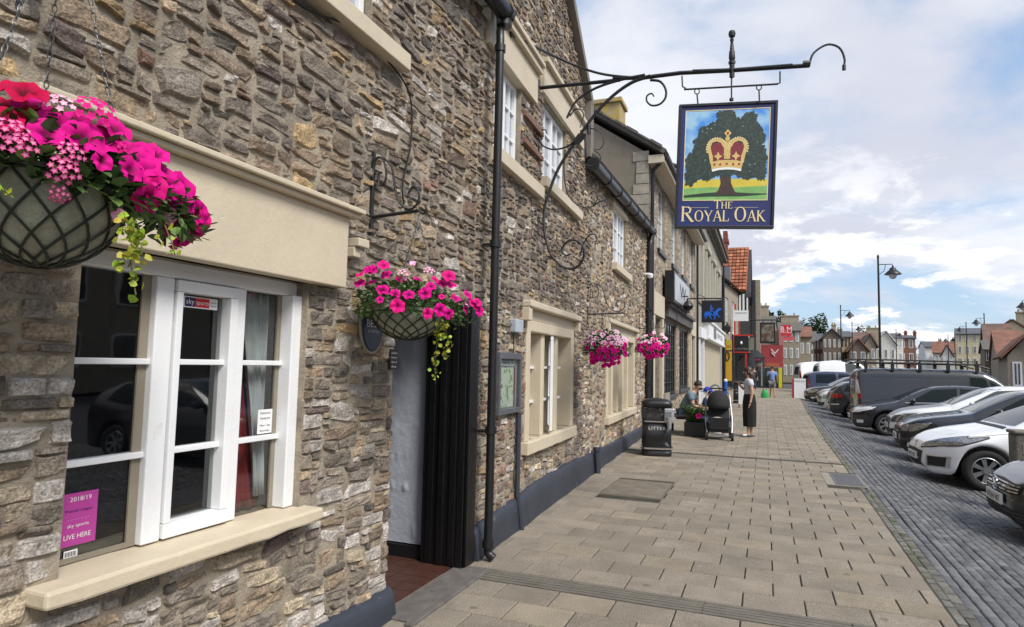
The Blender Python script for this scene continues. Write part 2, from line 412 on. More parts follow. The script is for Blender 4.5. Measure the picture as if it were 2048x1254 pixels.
# tufts of moss and grass in the edge joint
gm=mat('moss_green',(.09,.13,.03),.9,var=.3,ns=30)
g=MB()
for i in range(260):
    y=random.choice([R(3.2,9),R(3.2,20)]); x=edge(y)+R(-.01,.03)+(.08 if random.random()<.4 else 0)
    if noise.noise(V((y*1.3,0,3)))<.12: continue
    for k in range(6):
        a=R(0,6.28); q=V((x+R(-.02,.02),y+R(-.03,.03),-.02)); h=R(.012,.032); d=V((math.cos(a),math.sin(a),0))
        g.add([q-d*.004,q+d*.004,q+V((R(-.01,.01),R(-.01,.01),h))],[(0,1,2)])
g.build('moss',gm,kind='stuff')
SB=4.8; BD=V((-.0419,1,0)).normalized(); BN=V((BD.y,-BD.x,0))
def W(s,z,n=0.0):
    if s<=SB: return V((-2.25+n,s,z))
    p=V((-2.25,SB,0))+BD*(s-SB)+BN*n; p.z=z; return p
def WS(px,py,n=0.0):
    r=ray(px,py); p=CAM+r*((-2.25+n)/r.x)
    if p.y<=SB: return (p.y,p.z)
    P0=V((-2.25,SB,0))+BN*n
    p=PP(px,py,P0,BN); return (SB+(p-P0).dot(BD),p.z)
HOLES=[(1.53,2.74,.82,2.0),(3.6,4.80,-.2,2.05),(6.2,8.25,.80,2.06),(10.63,13.8,.74,2.2),(2.15,3.2,3.58,4.62),(5.16,5.92,3.5,4.42),(6.68,7.78,3.66,4.62),(11.2,12.65,3.42,4.56)]
SE=16.0
def top(s):
    if s<5.05: return 4.62
    if s<6.95: return 5.35+(s-5.05)*.74
    if s<8.8: return 6.75-(s-6.95)*.68
    return 4.50+(s-8.8)*.066
PAL=dict(gray=(.20,.172,.137),gray2=(.165,.147,.122),brown=(.165,.122,.083),tan=(.28,.212,.138),ochre=(.31,.215,.10),rust=(.18,.10,.07),purp=(.115,.085,.08),pale=(.42,.40,.37),cream=(.40,.34,.24),dark=(.07,.062,.056))
def wpick(d):
    t=sum(d.values()); x=R(0,t)
    for k,v in d.items():
        x-=v
        if x<=0: return PAL[k]
    return PAL['gray']
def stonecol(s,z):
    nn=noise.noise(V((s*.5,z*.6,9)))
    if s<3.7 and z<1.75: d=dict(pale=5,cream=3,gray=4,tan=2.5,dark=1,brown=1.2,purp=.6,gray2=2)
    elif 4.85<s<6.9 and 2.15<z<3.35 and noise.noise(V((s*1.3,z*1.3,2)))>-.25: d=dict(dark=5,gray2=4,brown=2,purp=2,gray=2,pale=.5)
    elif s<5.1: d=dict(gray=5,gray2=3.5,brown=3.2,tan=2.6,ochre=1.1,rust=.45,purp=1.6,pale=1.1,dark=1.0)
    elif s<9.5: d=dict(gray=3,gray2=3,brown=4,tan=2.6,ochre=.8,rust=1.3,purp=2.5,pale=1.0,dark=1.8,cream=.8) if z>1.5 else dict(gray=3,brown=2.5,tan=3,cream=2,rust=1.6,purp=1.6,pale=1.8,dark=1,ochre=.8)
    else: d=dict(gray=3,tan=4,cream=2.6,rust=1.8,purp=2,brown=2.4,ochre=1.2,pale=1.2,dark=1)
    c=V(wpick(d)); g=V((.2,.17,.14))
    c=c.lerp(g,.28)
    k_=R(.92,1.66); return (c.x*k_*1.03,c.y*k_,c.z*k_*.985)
def rubble(mb,s0,s1,z0,z1,holes,Wf,topf,colf,hs=(.035,.125),ar=(1.1,3.2),res=(7,5),prou=(.004,.024),step=.02,gap=.0012,big=.09):
    n=int((s1-s0)/step); sk=[z0]*n; cnt=0
    import heapq
    while True:
        m=min(sk)
        if m>=z1 or cnt>16000: break
        i=sk.index(m); j=i
        while j<n and sk[j]<=m+.012: j+=1
        run=j-i
        lo=max(sk[i-1] if i>0 else m+.1, m); 
        if run<=2:
            nb=min([sk[i-1] if i>0 else 99, sk[j] if j<n else 99]); nb=nb if nb<99 else m+.1
            for k in range(i,j): sk[k]=nb
            continue
        h=R(*hs)*(1 if random.random()>big else 1.7)
        w=max(3,int(h*R(*ar)/step)); 
        if w>=run-3: w=run
        if w*step>.42: w=int(.42/step)
        base=max(sk[i:i+w])
        # level with neighbour where near
        if i>0 and abs(sk[i-1]-(base+h))<.03 and sk[i-1]>base+.02: h=sk[i-1]-base
        a0,a1,b0,b1=s0+i*step,s0+(i+w)*step,base,base+h
        for k in range(i,i+w): sk[k]=base+h
        ok=True
        for (p,q,u,v) in holes:
            if a0<q and a1>p and b0<v and b1>u:
                cs,cz=(a0+a1)/2,(b0+b1)/2
                ov=[(a1-p,'a1',p),(q-a0,'a0',q),(b1-u,'b1',u),(v-b0,'b0',v)]; o=min(ov)
                if o[1]=='a1': a1=p
                elif o[1]=='a0': a0=q
                elif o[1]=='b1': b1=u
                else: b0=v
                if a1-a0<.035 or b1-b0<.022: ok=False;break
        if not ok: continue
        cs,cz=(a0+a1)/2,(b0+b1)/2
        if cz>topf(cs): continue
        hw,hh=(a1-a0)/2-gap*R(.4,1.3),(b1-b0)/2-gap*R(.4,1.2)
        if hw<.012 or hh<.009: continue
        cnt+=1; col=colf(cs,cz); nx,ny=res; P=R(*prou); k1,k2=R(.0,.16),R(.0,.22); sh=R(-.35,.35)*hh; c4=[(R(-.2,.1),R(-.34,.14)) for _ in range(4)]; sd=R(0,100); tl,tu=R(-.006,.006),R(-.005,.005)
        vs=[];fs=[]
        near=any(abs(cs-p)<.2 or abs(cs-q)<.2 for (p,q,u,v) in holes if u-.1<cz<v+.1)
        if near: k1*=.4;k2*=.4
        for b in range(ny):
            v_=-1+2*b/(ny-1); v_=math.copysign(abs(v_)**.62,v_)
            for a in range(nx):
                u_=-1+2*a/(nx-1); u_=math.copysign(abs(u_)**.62,u_)
                uu=u_*(1-k1*v_*v_*(.6+.4*math.sin(sd))); vv=v_*(1-k2*u_*u_*(.6+.4*math.cos(sd*2)))
                wgt=[(1-u_)*(1-v_)/4,(1+u_)*(1-v_)/4,(1+u_)*(1+v_)/4,(1-u_)*(1+v_)/4]
                if not near: uu+=sum(q*c_[0] for q,c_ in zip(wgt,c4))*u_; vv+=sum(q*c_[1] for q,c_ in zip(wgt,c4))*v_
                x=cs+uu*hw; zz=cz+vv*hh+sh*u_*(1 if not near else .1)
                jn=noise.noise(V((x*11+sd,zz*15,sd))); jm=noise.noise(V((x*11,zz*15+sd,sd+7)))
                am=.24 if not near else .06
                x+=jn*hw*am*1.2; zz+=jm*hh*am*1.6
                e=max(abs(u_),abs(v_))
                if e>.99: nn=-.007
                else: nn=P*(1-.12*e**4)+noise.noise(V((x*18,zz*34,sd)))*.013+noise.noise(V((x*45,zz*80,sd)))*.005+tl*u_+tu*v_
                vs.append(Wf(x,zz+.022*noise.noise(V((x*.8,zz*.5,1)))*(0 if near else 1),nn))
        for b in range(ny-1):
            for a in range(nx-1):
                q=b*nx+a; fs.append((q,q+1,q+1+nx,q+nx))
        mb.add(vs,fs,0,col)
        cbase=len(mb.c)-len(vs)
        for t in range(len(vs)):
            f=1+.3*noise.noise(V((vs[t][1]*22,vs[t][2]*30,sd))); mb.c[cbase+t]=tuple(c*f for c in col)
    return cnt
def wallback(mb,s0,s1,zb,holes,Wf,topf,depth=.35,extra=(),n=0.0):
    ss=sorted(set([s0,s1]+[h for H in holes for h in H[:2] if s0<h<s1]+[x for x in extra if s0<x<s1]+[s0+i*.5 for i in range(int((s1-s0)/.5)+1)]))
    zz=sorted(set([zb]+[h for H in holes for h in H[2:] if h>zb]+[zb+.4*i for i in range(1,10)]))
    for a,b in zip(ss,ss[1:]):
        if b-a<1e-4: continue
        ta,tb=topf(a+1e-4),topf(b-1e-4)
        zl=[z for z in zz if z<min(ta,tb)-.01]
        for c,d in zip(zl,zl[1:]+[None]):
            m=(a+b)/2; k=(c+(d if d else c+.05))/2
            if any(p<m<q and u<k<v for p,q,u,v in holes): continue
            if d: mb.poly([Wf(a,c,n),Wf(b,c,n),Wf(b,d,n),Wf(a,d,n)])
            else: mb.poly([Wf(a,c,n),Wf(b,c,n),Wf(b,tb,n),Wf(a,ta,n)])
    for (p,q,u,v) in holes:
        n1=-depth
        for (A,B) in (((p,u),(p,v)),((p,v),(q,v)),((q,v),(q,u)),((q,u),(p,u))):
            mb.poly([Wf(*A,n),Wf(*B,n),Wf(*B,n1),Wf(*A,n1)])
pub=root('stone_pub',W(4.8,0),'old rubble stone pub with cream hooded windows filling the left side','pub')
random.seed(11)
mort=mat('lime_mortar',(.34,.29,.22),.95,var=.3,ns=7,bump=.7,bs=70,dirt=((.12,.105,.085),3,.52,.72))
mb=MB(); wallback(mb,-1.5,SE,-.1,HOLES,W,top,extra=(SB,5.05,6.95,8.8))
mb.build('wall',mort,pub)
stonem=speckle(mat('rubble_stone',(.2,.2,.2),.88,var=.32,ns=16,bump=1.0,bs=60,attr=True,dirt=((.36,.34,.30),23,.60,.74)),95,.38,(.055,.05,.045),4.5,.54,.74)
mb=MB(); HS=HOLES+[(1.28,3.06,2.0,2.46),(1.44,2.82,.77,.84),(2.05,3.55,3.49,3.6),(5.12,6.6,3.40,3.56),(6.66,8.48,3.58,3.72),(4.9,6.36,4.38,4.86),(6.56,8.75,4.62,5.1),(11.1,13.0,3.3,3.46),(11.1,12.8,4.5,4.62),(6.1,8.5,2.04,2.32),(10.5,14.0,2.18,2.45),(6.05,8.4,.66,.82),(10.5,13.95,.60,.76)]
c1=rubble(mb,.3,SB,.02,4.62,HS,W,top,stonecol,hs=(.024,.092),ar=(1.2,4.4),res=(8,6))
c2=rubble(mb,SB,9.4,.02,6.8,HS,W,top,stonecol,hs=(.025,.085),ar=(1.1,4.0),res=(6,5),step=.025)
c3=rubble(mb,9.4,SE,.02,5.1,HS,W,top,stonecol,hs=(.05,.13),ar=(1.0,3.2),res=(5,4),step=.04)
print('STONES',c1,c2,c3)
mb.build('stonework',stonem,pub,cols=True)
# plinth: sheared painted render with lumpy edge, breaks round the door
def plinth(s0,s1,topf,name='plinth'):
    m=MB(); n=max(4,int((s1-s0)/.12)); N_=n+1; prof=[]
    for i in range(N_):
        s=s0+(s1-s0)*i/n; t=topf(s)+.025*noise.noise(V((s*2.2,0,4))); b=.055+.02*noise.noise(V((s*1.7,3,1)))
        f=.012*noise.noise(V((s*4,1,1)))
        prof.append([W(s,-.03,b+.03+f),W(s,.02,b+.026+f),W(s,t*.55,b+.012+.01*noise.noise(V((s*5,2,2)))),W(s,t-.03,b),W(s,t,b-.022),W(s,t+.012,b-.075)])
    vs=[p for r_ in prof for p in r_]; k=6; fs=[]
    for i in range(n):
        for j in range(k-1): fs.append((i*k+j,(i+1)*k+j,(i+1)*k+j+1,i*k+j+1))
    for i in (0,n):
        s=s0 if i==0 else s1
        b0=len(vs); vs+=[W(s,-.03,-.1),W(s,topf(s)+.012,-.1)]
        fs.append(tuple([i*k+j for j in range(k)]+[b0+1,b0]))
    m.add(vs,fs).build(name,plinthm,pub,smooth=True)
plinth(-1.5,3.62,lambda s:.17)
plinth(4.84,SE,lambda s: lerp([(4.8,.24),(7.2,.35),(9.5,.30),(12,.24),(16,.2)],s))
# --- roofs
tilem=mat('stone_tiles',(.11,.10,.09),.9,var=.3,ns=4,bump=.8,bs=20,dirt=((.16,.15,.08),3,.55,.7))
slate=mat('slate_roof',(.085,.088,.095),.75,var=.25,ns=3,bump=.6,bs=22)
m=MB()
def slabq(m,a,b,c,d,t=.08):
    a,b,c,d=map(V,(a,b,c,d)); nn=(b-a).cross(d-a).normalized()
    if nn.z<0: nn=-nn
    m.add([a,b,c,d,a+nn*t,b+nn*t,c+nn*t,d+nn*t],[(0,3,2,1),(4,5,6,7),(0,1,5,4),(1,2,6,5),(2,3,7,6),(3,0,4,7)])
slabq(m,W(-1.5,4.66,.16),W(5.0,4.66,.16),W(5.0,7.9,-3.4),W(-1.5,7.9,-3.4))
slabq(m,W(8.9,4.56,.14),W(16,5.04,.14),W(16,7.4,-3.2),W(8.9,7.0,-3.2))
slabq(m,W(8.95,5.45,-.05),W(6.95,6.85,-.05),W(6.95,6.85,-5),W(8.95,5.45,-5))
slabq(m,W(5.0,5.4,-.05),W(6.95,6.85,-.05),W(6.95,6.85,-5),W(5.0,5.4,-5))
m.build('roof',tilem,pub)
m=MB()
for (s,zt) in ((8.84,5.5),(5.02,5.35)): m.poly([W(s,4.3,.0),W(s,zt,.0),W(s,zt,-4),W(s,4.3,-4)])
m.poly([W(SE,-.1,0),W(SE,5.04,0),W(SE,7.3,-3.2),W(SE,-.1,-3.2)])
m.poly([W(-1.5,-.1,0),W(-1.5,4.6,0),W(-1.5,7.6,-3.2),W(-1.5,-.1,-3.2)])
m.poly([W(-1.5,-.1,-4.5),W(SE,-.1,-4.5),W(SE,5,-4.5),W(-1.5,5,-4.5)])
m.build('side_wall',mort,pub)
m=MB()
for s0,s1 in ((8.98,6.93),(4.92,6.97)):
    z0,z1=(5.36,6.84)
    m.add([W(s0,z0,.10),W(s0,z0+.14,.10),W(s1,z1+.14,.10),W(s1,z1,.10),W(s0,z0,-.2),W(s0,z0+.14,-.2),W(s1,z1+.14,-.2),W(s1,z1,-.2)],[(0,1,2,3),(4,7,6,5),(0,3,7,4),(1,5,6,2),(0,4,5,1),(3,2,6,7)])
s=8.84
m.box(tuple(W(s,4.62,-.2)),tuple(W(s+.14,5.45,.10)))
m.build('coping',mat('coping_render',(.20,.18,.155),.9,var=.15,ns=5,bump=.4,bs=40),pub)
# --- cream hoods, sills, lintels
def band(name,s0,s1,z0,z1,n0,n1,mt=cream,bev=.006,par=pub,rag=0,label=None):
    m=MB(); k=max(1,int((s1-s0)/.12)); P=[]
    for i in range(k+1):
        s=s0+(s1-s0)*i/k; a=rag*noise.noise(V((s*6,z0,2))); b=rag*noise.noise(V((s*6,z1,5)))
        P+=[W(s,z0+a,n0),W(s,z0+a,n1+b*.6),W(s,z1+b*.4,n1+b*.6),W(s,z1+b*.4,n0)]
    fs=[(0,1,2,3)[::-1],tuple(range(4*k,4*k+4))]
    for i in range(k):
        for j in range(4): fs.append((4*i+j,4*i+(j+1)%4,4*i+4+(j+1)%4,4*i+4+j))
    m.add(P,fs); return m.build(name,mt,par,bevel=bev,label=label)
hd=root('win_hood',W(1.4,2.0),None); C.objects.unlink(hd); 
band('lintel',1.30,2.97,2.0,2.40,-.05,.075)
band('hood_moulding',1.27,3.03,2.40,2.425,-.02,.115); band('hood_moulding',1.26,3.04,2.4255,2.452,-.02,.14)
band('corbel',3.035,3.14,2.25,2.30,-.02,.10); band('corbel',3.035,3.10,2.19,2.249,-.02,.07)
band('sill',1.42,2.80,.772,.835,-.14,.115,rag=.014,bev=.012)
band('sill',2.07,3.53,3.50,3.61,-.15,.10); 
band('sill',5.13,6.58,3.41,3.54,-.15,.08); band('sill',6.67,8.46,3.59,3.71,-.15,.08); band('sill',11.15,12.95,3.31,3.44,-.15,.09)
band('lintel',4.93,6.34,4.40,4.73,-.1,.05); band('hood_moulding',4.9,6.36,4.731,4.80,-.1,.10); band('hood_moulding',4.9,6.36,4.801,4.85,-.1,.13)
band('lintel',6.59,8.6,4.64,4.98,-.1,.05); band('hood_moulding',6.56,8.7,4.981,5.04,-.1,.10)
band('lintel',11.1,12.75,4.51,4.6,-.1,.03)
# pier between upper windows with string ledges
m=MB()
for z in (3.85,4.13): m.obox(W(5.94,z,-.02),W(6.6,z,-.02)-W(5.94,z,-.02),(0,0,.05),BN*.07)
m.build('string_ledge',mat('ledge_brick',(.2,.11,.08),.9,bump=.5),pub)
# --- window frames
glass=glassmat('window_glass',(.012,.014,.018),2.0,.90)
glassu=glassmat('upper_glass',(.42,.46,.52),1.9,.15)  # pale body tint paints in the whitish reflection on the upper panes
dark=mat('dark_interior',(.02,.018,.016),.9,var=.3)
def bar(m,s0,s1,z0,z1,n0,n1): m.obox(W(s0,z0,n0),W(s1,z0,n0)-W(s0,z0,n0),(0,0,z1-z0),W(s0,z0,n1)-W(s0,z0,n0))
wn=MB()   # helper frame
fr=MB(); N0,N1=-.15,-.075
bar(fr,1.53,2.745,1.93,2.0,N0,N1); bar(fr,1.9,1.985,.84,1.9295,N0,N1); bar(fr,2.335,2.39,.84,1.9295,N0,N1); bar(fr,2.672,2.742,.84,1.9295,N0,-.035); bar(fr,1.48,1.56,.84,1.9295,N0,N1-.01)
w1=fr.build('window',white,pub,bevel=.006)
def sub(mb,name,mt,par,**k):
    o=mb.build(name,mt,par,**k); return o
m=MB(); bar(m,1.99,2.33,.845,.905,-.145,-.062); bar(m,1.99,2.33,1.875,1.925,-.145,-.062); bar(m,1.99,2.022,.906,1.874,-.145,-.062); bar(m,2.285,2.33,.906,1.874,-.145,-.062)
sub(m,'casement',white,w1,bevel=.004)
for a,b in ((1.561,1.899),(2.0225,2.2845),(2.391,2.671)):
    for z in (1.575,1.20): m=MB(); bar(m,a,b,z-.012,z+.012,-.135,-.088); sub(m,'glazing_bar',white,w1,bevel=.003)
m=MB(); bar(m,1.53,2.70,.84,1.96,-.122,-.118); sub(m,'pane',glass,w1)
for q_ in ((1.86,1.899,.84,1.93),(2.645,2.671,.84,1.93),(1.56,1.86,.84,.86)): m=MB(); bar(m,*q_,-.117,-.108); sub(m,'putty_strip',mat('old_putty',(.24,.21,.16),.8),w1)
# room behind
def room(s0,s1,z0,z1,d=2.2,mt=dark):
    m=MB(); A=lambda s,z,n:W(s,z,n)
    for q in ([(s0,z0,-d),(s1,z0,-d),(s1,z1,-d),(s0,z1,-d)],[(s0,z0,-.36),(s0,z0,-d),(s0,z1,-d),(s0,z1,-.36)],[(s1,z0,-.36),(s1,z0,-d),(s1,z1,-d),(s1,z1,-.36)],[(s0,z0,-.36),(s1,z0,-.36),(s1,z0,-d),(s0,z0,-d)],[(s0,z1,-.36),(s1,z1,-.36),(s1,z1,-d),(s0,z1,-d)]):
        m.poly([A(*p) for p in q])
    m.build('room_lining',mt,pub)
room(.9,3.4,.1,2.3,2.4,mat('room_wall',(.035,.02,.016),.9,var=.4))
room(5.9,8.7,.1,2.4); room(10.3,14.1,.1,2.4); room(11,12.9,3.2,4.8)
# white curtain and red curtain in the right-hand light
def curtain(pts0,pts1,z0,z1,n,amp,name,mt,label,folds):
    m=MB(); a,b=24,12
    for j in range(b+1):
        t=j/b; z=z0+(z1-z0)*t
        l=pts0[0]+(pts1[0]-pts0[0])*t; r_=pts0[1]+(pts1[1]-pts0[1])*t
        for i in range(a+1):
            u=i/a; m.v.append(tuple(W(l+(r_-l)*u,z,n+amp*math.sin(u*folds*6.28+2*t)+.01*math.sin(9*u+5*t)))); m.c.append((1,1,1))
    for j in range(b):
        for i in range(a): q=j*(a+1)+i; m.f.append((q,q+1,q+a+2,q+a+1)); m.m.append(0)
    o=m.build(name,mt,smooth=2,label=label,cat='curtain'); 
    sm=o.modifiers.new('t','SOLIDIFY'); sm.thickness=.003
curtain((2.60,2.67),(2.46,2.62),.90,1.93,-.175,.014,'net_curtain',mat('curtain_white',(.75,.76,.78),.9,var=.1),'white curtain gathered behind the right-hand light of the large near window',5)
curtain((2.42,2.67),(2.42,2.50),.84,1.52,-.215,.014,'red_curtain',mat('curtain_red',(.35,.03,.035),.85,var=.3,ns=14),'dark red curtain low behind the white one in the near window',4)
# posters on the glass
def sticker(name,label,s0,s1,z0,z1,mt,n=-.114,cat='sticker',sk=0):
    o=root(name,W(s0,z0,n),label,cat); m=MB(); m.obox(W(s0,z0,n),W(s1,z0,n)-W(s0,z0,n),W(s0,z1,n)-W(s0,z0,n),(W(s0,z0,n+.0015)-W(s0,z0,n))); m.build('sheet',mt,o); return o
def tx(par,s,z,t,mt,h,w=None,n=-.1115,label=None): return text('lettering',t,mt,W(s,z,n),W(s+.1,z)-W(s,z),(0,0,1),h,w,.0008,par)
pink=mat('poster_pink',(.45,.05,.30),.5,var=.05); wl=mat('print_white',(.8,.8,.8),.6,var=.02); navy=mat('print_navy',(.01,.015,.10),.5,var=.05); redp=mat('print_red',(.55,.01,.02),.5,var=.05); bl=mat('print_black',(.02,.02,.02),.6,var=.02)
a=sticker('window_poster','pink sports poster reading LIVE HERE inside the near window, lower left pane',1.585,1.735,.90,1.09,pink,cat='poster')
tx(a,1.668,1.06,'2018/19',wl,.016,.08); tx(a,1.664,1.022,'Premier League',navy,.010,.10); tx(a,1.664,.992,'- - - - - - -',wl,.006,.08); tx(a,1.664,.967,'sky sports',wl,.012,.08); tx(a,1.664,.925,'LIVE HERE',wl,.017,.10)
a=sticker('barcode_label','white barcode label below the pink poster',1.62,1.67,.858,.885,wl,cat='label')
m=MB(); 
for i in range(12): bar(m,1.624+i*.0036,1.624+i*.0036+(.0012 if i%3 else .0022),.863,.88,-.1122,-.1115)
m.build('bars',bl,a)
a=sticker('sports_sticker','small blue and red sticker reading sky sports at the top of the middle pane',2.066,2.25,1.815,1.865,wl)
m=MB(); bar(m,2.071,2.123,1.82,1.86,-.1124,-.1114); m.build('blue_field',navy,a)
m=MB(); bar(m,2.1235,2.203,1.82,1.86,-.1124,-.1114); m.build('red_field',redp,a)
tx(a,2.097,1.832,'sky',wl,.022,.043,n=-.1105); tx(a,2.163,1.832,'sports',wl,.019,.07,n=-.1105); tx(a,2.226,1.843,'live',navy,.008,.03); tx(a,2.226,1.828,'here',navy,.008,.03)
a=sticker('window_notice','small white notice on the glass of the right-hand light in the near window',2.545,2.645,1.22,1.34,wl,cat='notice')
for i,t in enumerate(('Notice','Opening times','Mon - Sat','Sunday')): tx(a,2.595,1.318-.026*i-(0 if i<2 else .01),t,bl,.010,.07)
# ground-floor stone mullioned windows
def mullwin(s0,s1,z0,z1,lights,openi=None):
    f=MB(); bar(f,s0,s0+.13,z0,z1,-.2,.03); bar(f,s1-.13,s1,z0,z1,-.2,.03); bar(f,s0+.1305,s1-.1305,z1-.12,z1,-.2,.03)
    w=(s1-s0-.26)/lights
    for i in range(1,lights): c=s0+.13+w*i; bar(f,c-.06,c+.06,z0,z1-.1205,-.2,-.01)
    wo=f.build('window',cream,pub,bevel=.012)
    band('sill',s0-.04,s1+.04,z0-.13,z0,-.18,.075,par=wo,rag=.006,bev=.01)
    hm=band('hood_moulding',s0-.12,s1+.12,z1+.12,z1+.19,-.05,.11,par=wo,bev=.012); band('lintel',s0-.06,s1+.06,z1,z1+.119,-.05,.02,par=wo)
    m=MB(); bar(m,s0-.12,s0-.02,z1-.02,z1+.119,-.05,.09); bar(m,s1+.02,s1+.12,z1-.02,z1+.119,-.05,.09); m.build('label_stop',cream,wo,bevel=.01)
    g=MB(); bar(g,s0+.1,s1-.1,z0,z1-.1,-.16,-.155); g.build('pane',glassmat('lit_glass',(.10,.09,.07),1.45,.3) if 'lg' not in _MC else _MC['lg'],wo)
    b=MB()
    for i in range(lights):
        a=s0+.13+w*i+.06; e=s0+.13+w*(i+1)-.06
        for k in (1,2): z=z0+(z1-.12-z0)*k/3; b=MB(); bar(b,a,e,z-.014,z+.014,-.15,-.10); b.build('glazing_bar',white,wo)
    if openi is not None:
        c=s0+.13+w*(openi+1)-.07; b=MB(); z_0,z_1=z0+.04,z1-.14
        P=W(c,z_0,-.1); d=V((.37,-.93,0)).normalized()*.42; t=V((-d.y,d.x,0)).normalized()*.035
        b.obox(P,d,(0,0,.05),t); b.obox(P+V((0,0,z_1-z_0-.05)),d,(0,0,.05),t); b.obox(P+V((0,0,.0505)),d.normalized()*.05,(0,0,z_1-z_0-.101),t); b.obox(P+V((0,0,.0505))+d*.86,d*.14,(0,0,z_1-z_0-.101),t)
        for k in (1,2): b.obox(P+V((0,0,(z_1-z_0)*k/3)),d*.85,(0,0,.025),t*.9)
        b.build('open_casement',white,wo,bevel=.005)
    return wo
_MC['lg']=glassmat('ground_glass',(.16,.14,.11),1.45,.2)
mullwin(6.2,8.25,.80,2.06,3,1)
mullwin(10.63,13.8,.74,2.20,5)
# upper white timber windows
def upwin(s0,s1,z0,z1,cols=2,rows=3,n=-.045,leafs=2):
    f=MB(); t=.05
    bar(f,s0,s0+t,z0,z1,n-.05,n); bar(f,s1-t,s1,z0,z1,n-.05,n); bar(f,s0+t,s1-t,z0,z0+t,n-.05,n); bar(f,s0+t,s1-t,z1-t,z1,n-.05,n)
    for i in range(1,leafs): c=s0+(s1-s0)*i/leafs; bar(f,c-.035,c+.035,z0+t,z1-t,n-.05,n+.003)
    wo=f.build('window',white,pub,bevel=.004)
    b=MB()
    for k in range(1,rows): z=z0+(z1-z0)*k/rows; hb_=MB(); bar(hb_,s0+t,s1-t,z-.012,z+.012,n-.045,n-.008); hb_.build('glazing_bar',white,wo)
    for i in range(leafs):
        for k in range(1,cols): c=s0+(s1-s0)*(i+k/cols)/leafs; b=MB(); bar(b,c-.01,c+.01,z0+t,z1-t,n-.044,n-.006); b.build('glazing_bar',white,wo)
    g=MB(); bar(g,s0+.02,s1-.02,z0+.02,z1-.02,n-.034,n-.03); g.build('pane',glassu,wo)
    g=MB(); bar(g,s0+.02,s1-.02,z0+.02,z1-.02,n-.20,n-.16); g.build('blind',mat('roller_blind',(.45,.46,.48),.9,var=.1,ns=2),wo)
upwin(2.2,3.19,3.61,4.6,1,3); upwin(5.17,5.91,3.54,4.40); upwin(6.69,7.77,3.71,4.62); upwin(11.22,12.63,3.44,4.52,2,3)
# --- doorway
m=MB()
gp=mat('grey_render',(.44,.475,.54),.6,var=.06,ns=3,bump=.5,bs=9)
def gridquad(m,o,u,v,nu,nv,amp):
    o,u,v=V(o),V(u),V(v); nn=u.cross(v).normalized(); b=len(m.v)
    for j in range(nv+1):
        for i in range(nu+1):
            p=o+u*(i/nu)+v*(j/nv); h=amp*(.25*noise.noise(p*5)+2.2*max(0,noise.noise(V((p.x*17,p.y*9,p.z*8)))-.32))
            m.v.append(tuple(p+nn*h)); m.c.append((1,1,1))
    for j in range(nv):
        for i in range(nu): q=b+j*(nu+1)+i; m.f.append((q,q+1,q+nu+2,q+nu+1)); m.m.append(0)
XF=4.68
# far reveal: plaster panel receding into the lobby
gridquad(m,(-3.35,XF,.12),(.86,0,0),(0,0,2.0),50,110,.016)
m.build('porch_wall',gp,pub,smooth=2)
m=MB(); m.box((-3.35,XF-.03,-.02),(-2.48,XF+.02,.11)); m.box((-3.4,3.3,-.02),(-3.34,XF,2.2)); m.box((-3.34,3.3,2.06),(-2.29,XF,2.12)); m.box((-3.34,3.25,-.02),(-2.3,3.3,2.1))
m.build('porch_lining',black,pub)
m=MB()   # heavy black timber frame, several mouldings
m.box((-2.56,4.60,-.02),(-2.22,4.83,2.06)); m.box((-2.215,4.66,-.02),(-2.19,4.82,2.05))
for i,(x,y) in enumerate([(-2.52,4.592),(-2.42,4.583),(-2.32,4.589),(-2.25,4.593)]): m.box((x,y,-.01),(x+.055,4.599,2.05))
m.box((-2.5,3.61,1.98),(-2.34,4.56,2.049))
m.box((-2.5,3.52,-.02),(-2.36,3.598,2.1))
m.build('door_frame',mat('tarred_timber',(.007,.007,.008),.3,var=.3,ns=30,bump=.3,bs=40),pub,bevel=.01)
m=MB()
for i in range(7):
    for j in range(8): m.box((-3.33+i*.15,3.55+j*.15,-.02),(-3.33+i*.15+.145,3.55+j*.15+.145,.012+R(0,.001)))
m.build('tile_floor',mat('quarry_tile',(.065,.026,.018),.45,var=.2,ns=12,bump=.2),pub)
m=MB(); m.box((-2.27,3.56,-.02),(-2.05,4.62,.012)); m.box((-2.045,3.50,-.02),(-1.99,4.66,.018)); m.build('threshold',mat('threshold_stone',(.13,.115,.105),.85,var=.25,ns=9,bump=.6),pub,bevel=.008)
# --- gutters and downpipes
m=MB()
def gutter(m,s0,s1,z0,z1,n=.16,r=.075):
    m.tube([W(s0,z0,n),W((s0+s1)/2,(z0+z1)/2,n),W(s1,z1,n)],r,10)
    k=int((s1-s0)/.9)
    for i in range(k+1):
        s=s0+(s1-s0)*i/max(1,k); z=z0+(z1-z0)*i/max(1,k); m.tube([W(s-.03,z,n),W(s+.03,z,n)],r*1.18,10)
gutter(m,-1.5,4.98,4.66,4.66); 
m.build('gutter',black,pub,smooth=True)
m=MB(); gutter(m,8.85,16.0,4.5,4.96,.13,.085); m.build('gutter',black,pub,smooth=True)
def pipe(pts,r,clips,shoe=True):
    m=MB(); m.tube(crom(pts,4),r,12)
    for (p) in clips: m.tube([V(p)-V((0,0,.03)),V(p)+V((0,0,.03))],r*1.35,12)
    return m
P1=PX(975,1140,-2.10)
m=pipe([W(4.98,4.62,.14),W(4.96,4.5,.12),(P1.x,P1.y,4.36),(P1.x,P1.y,3.5),(P1.x,P1.y,2),(P1.x,P1.y,.6),(P1.x,P1.y,.12),(P1.x+.01,P1.y,.06),(P1.x+.05,P1.y,.03)],.036,[(P1.x,P1.y,z) for z in (.14,1.05,2.6,4.3)])
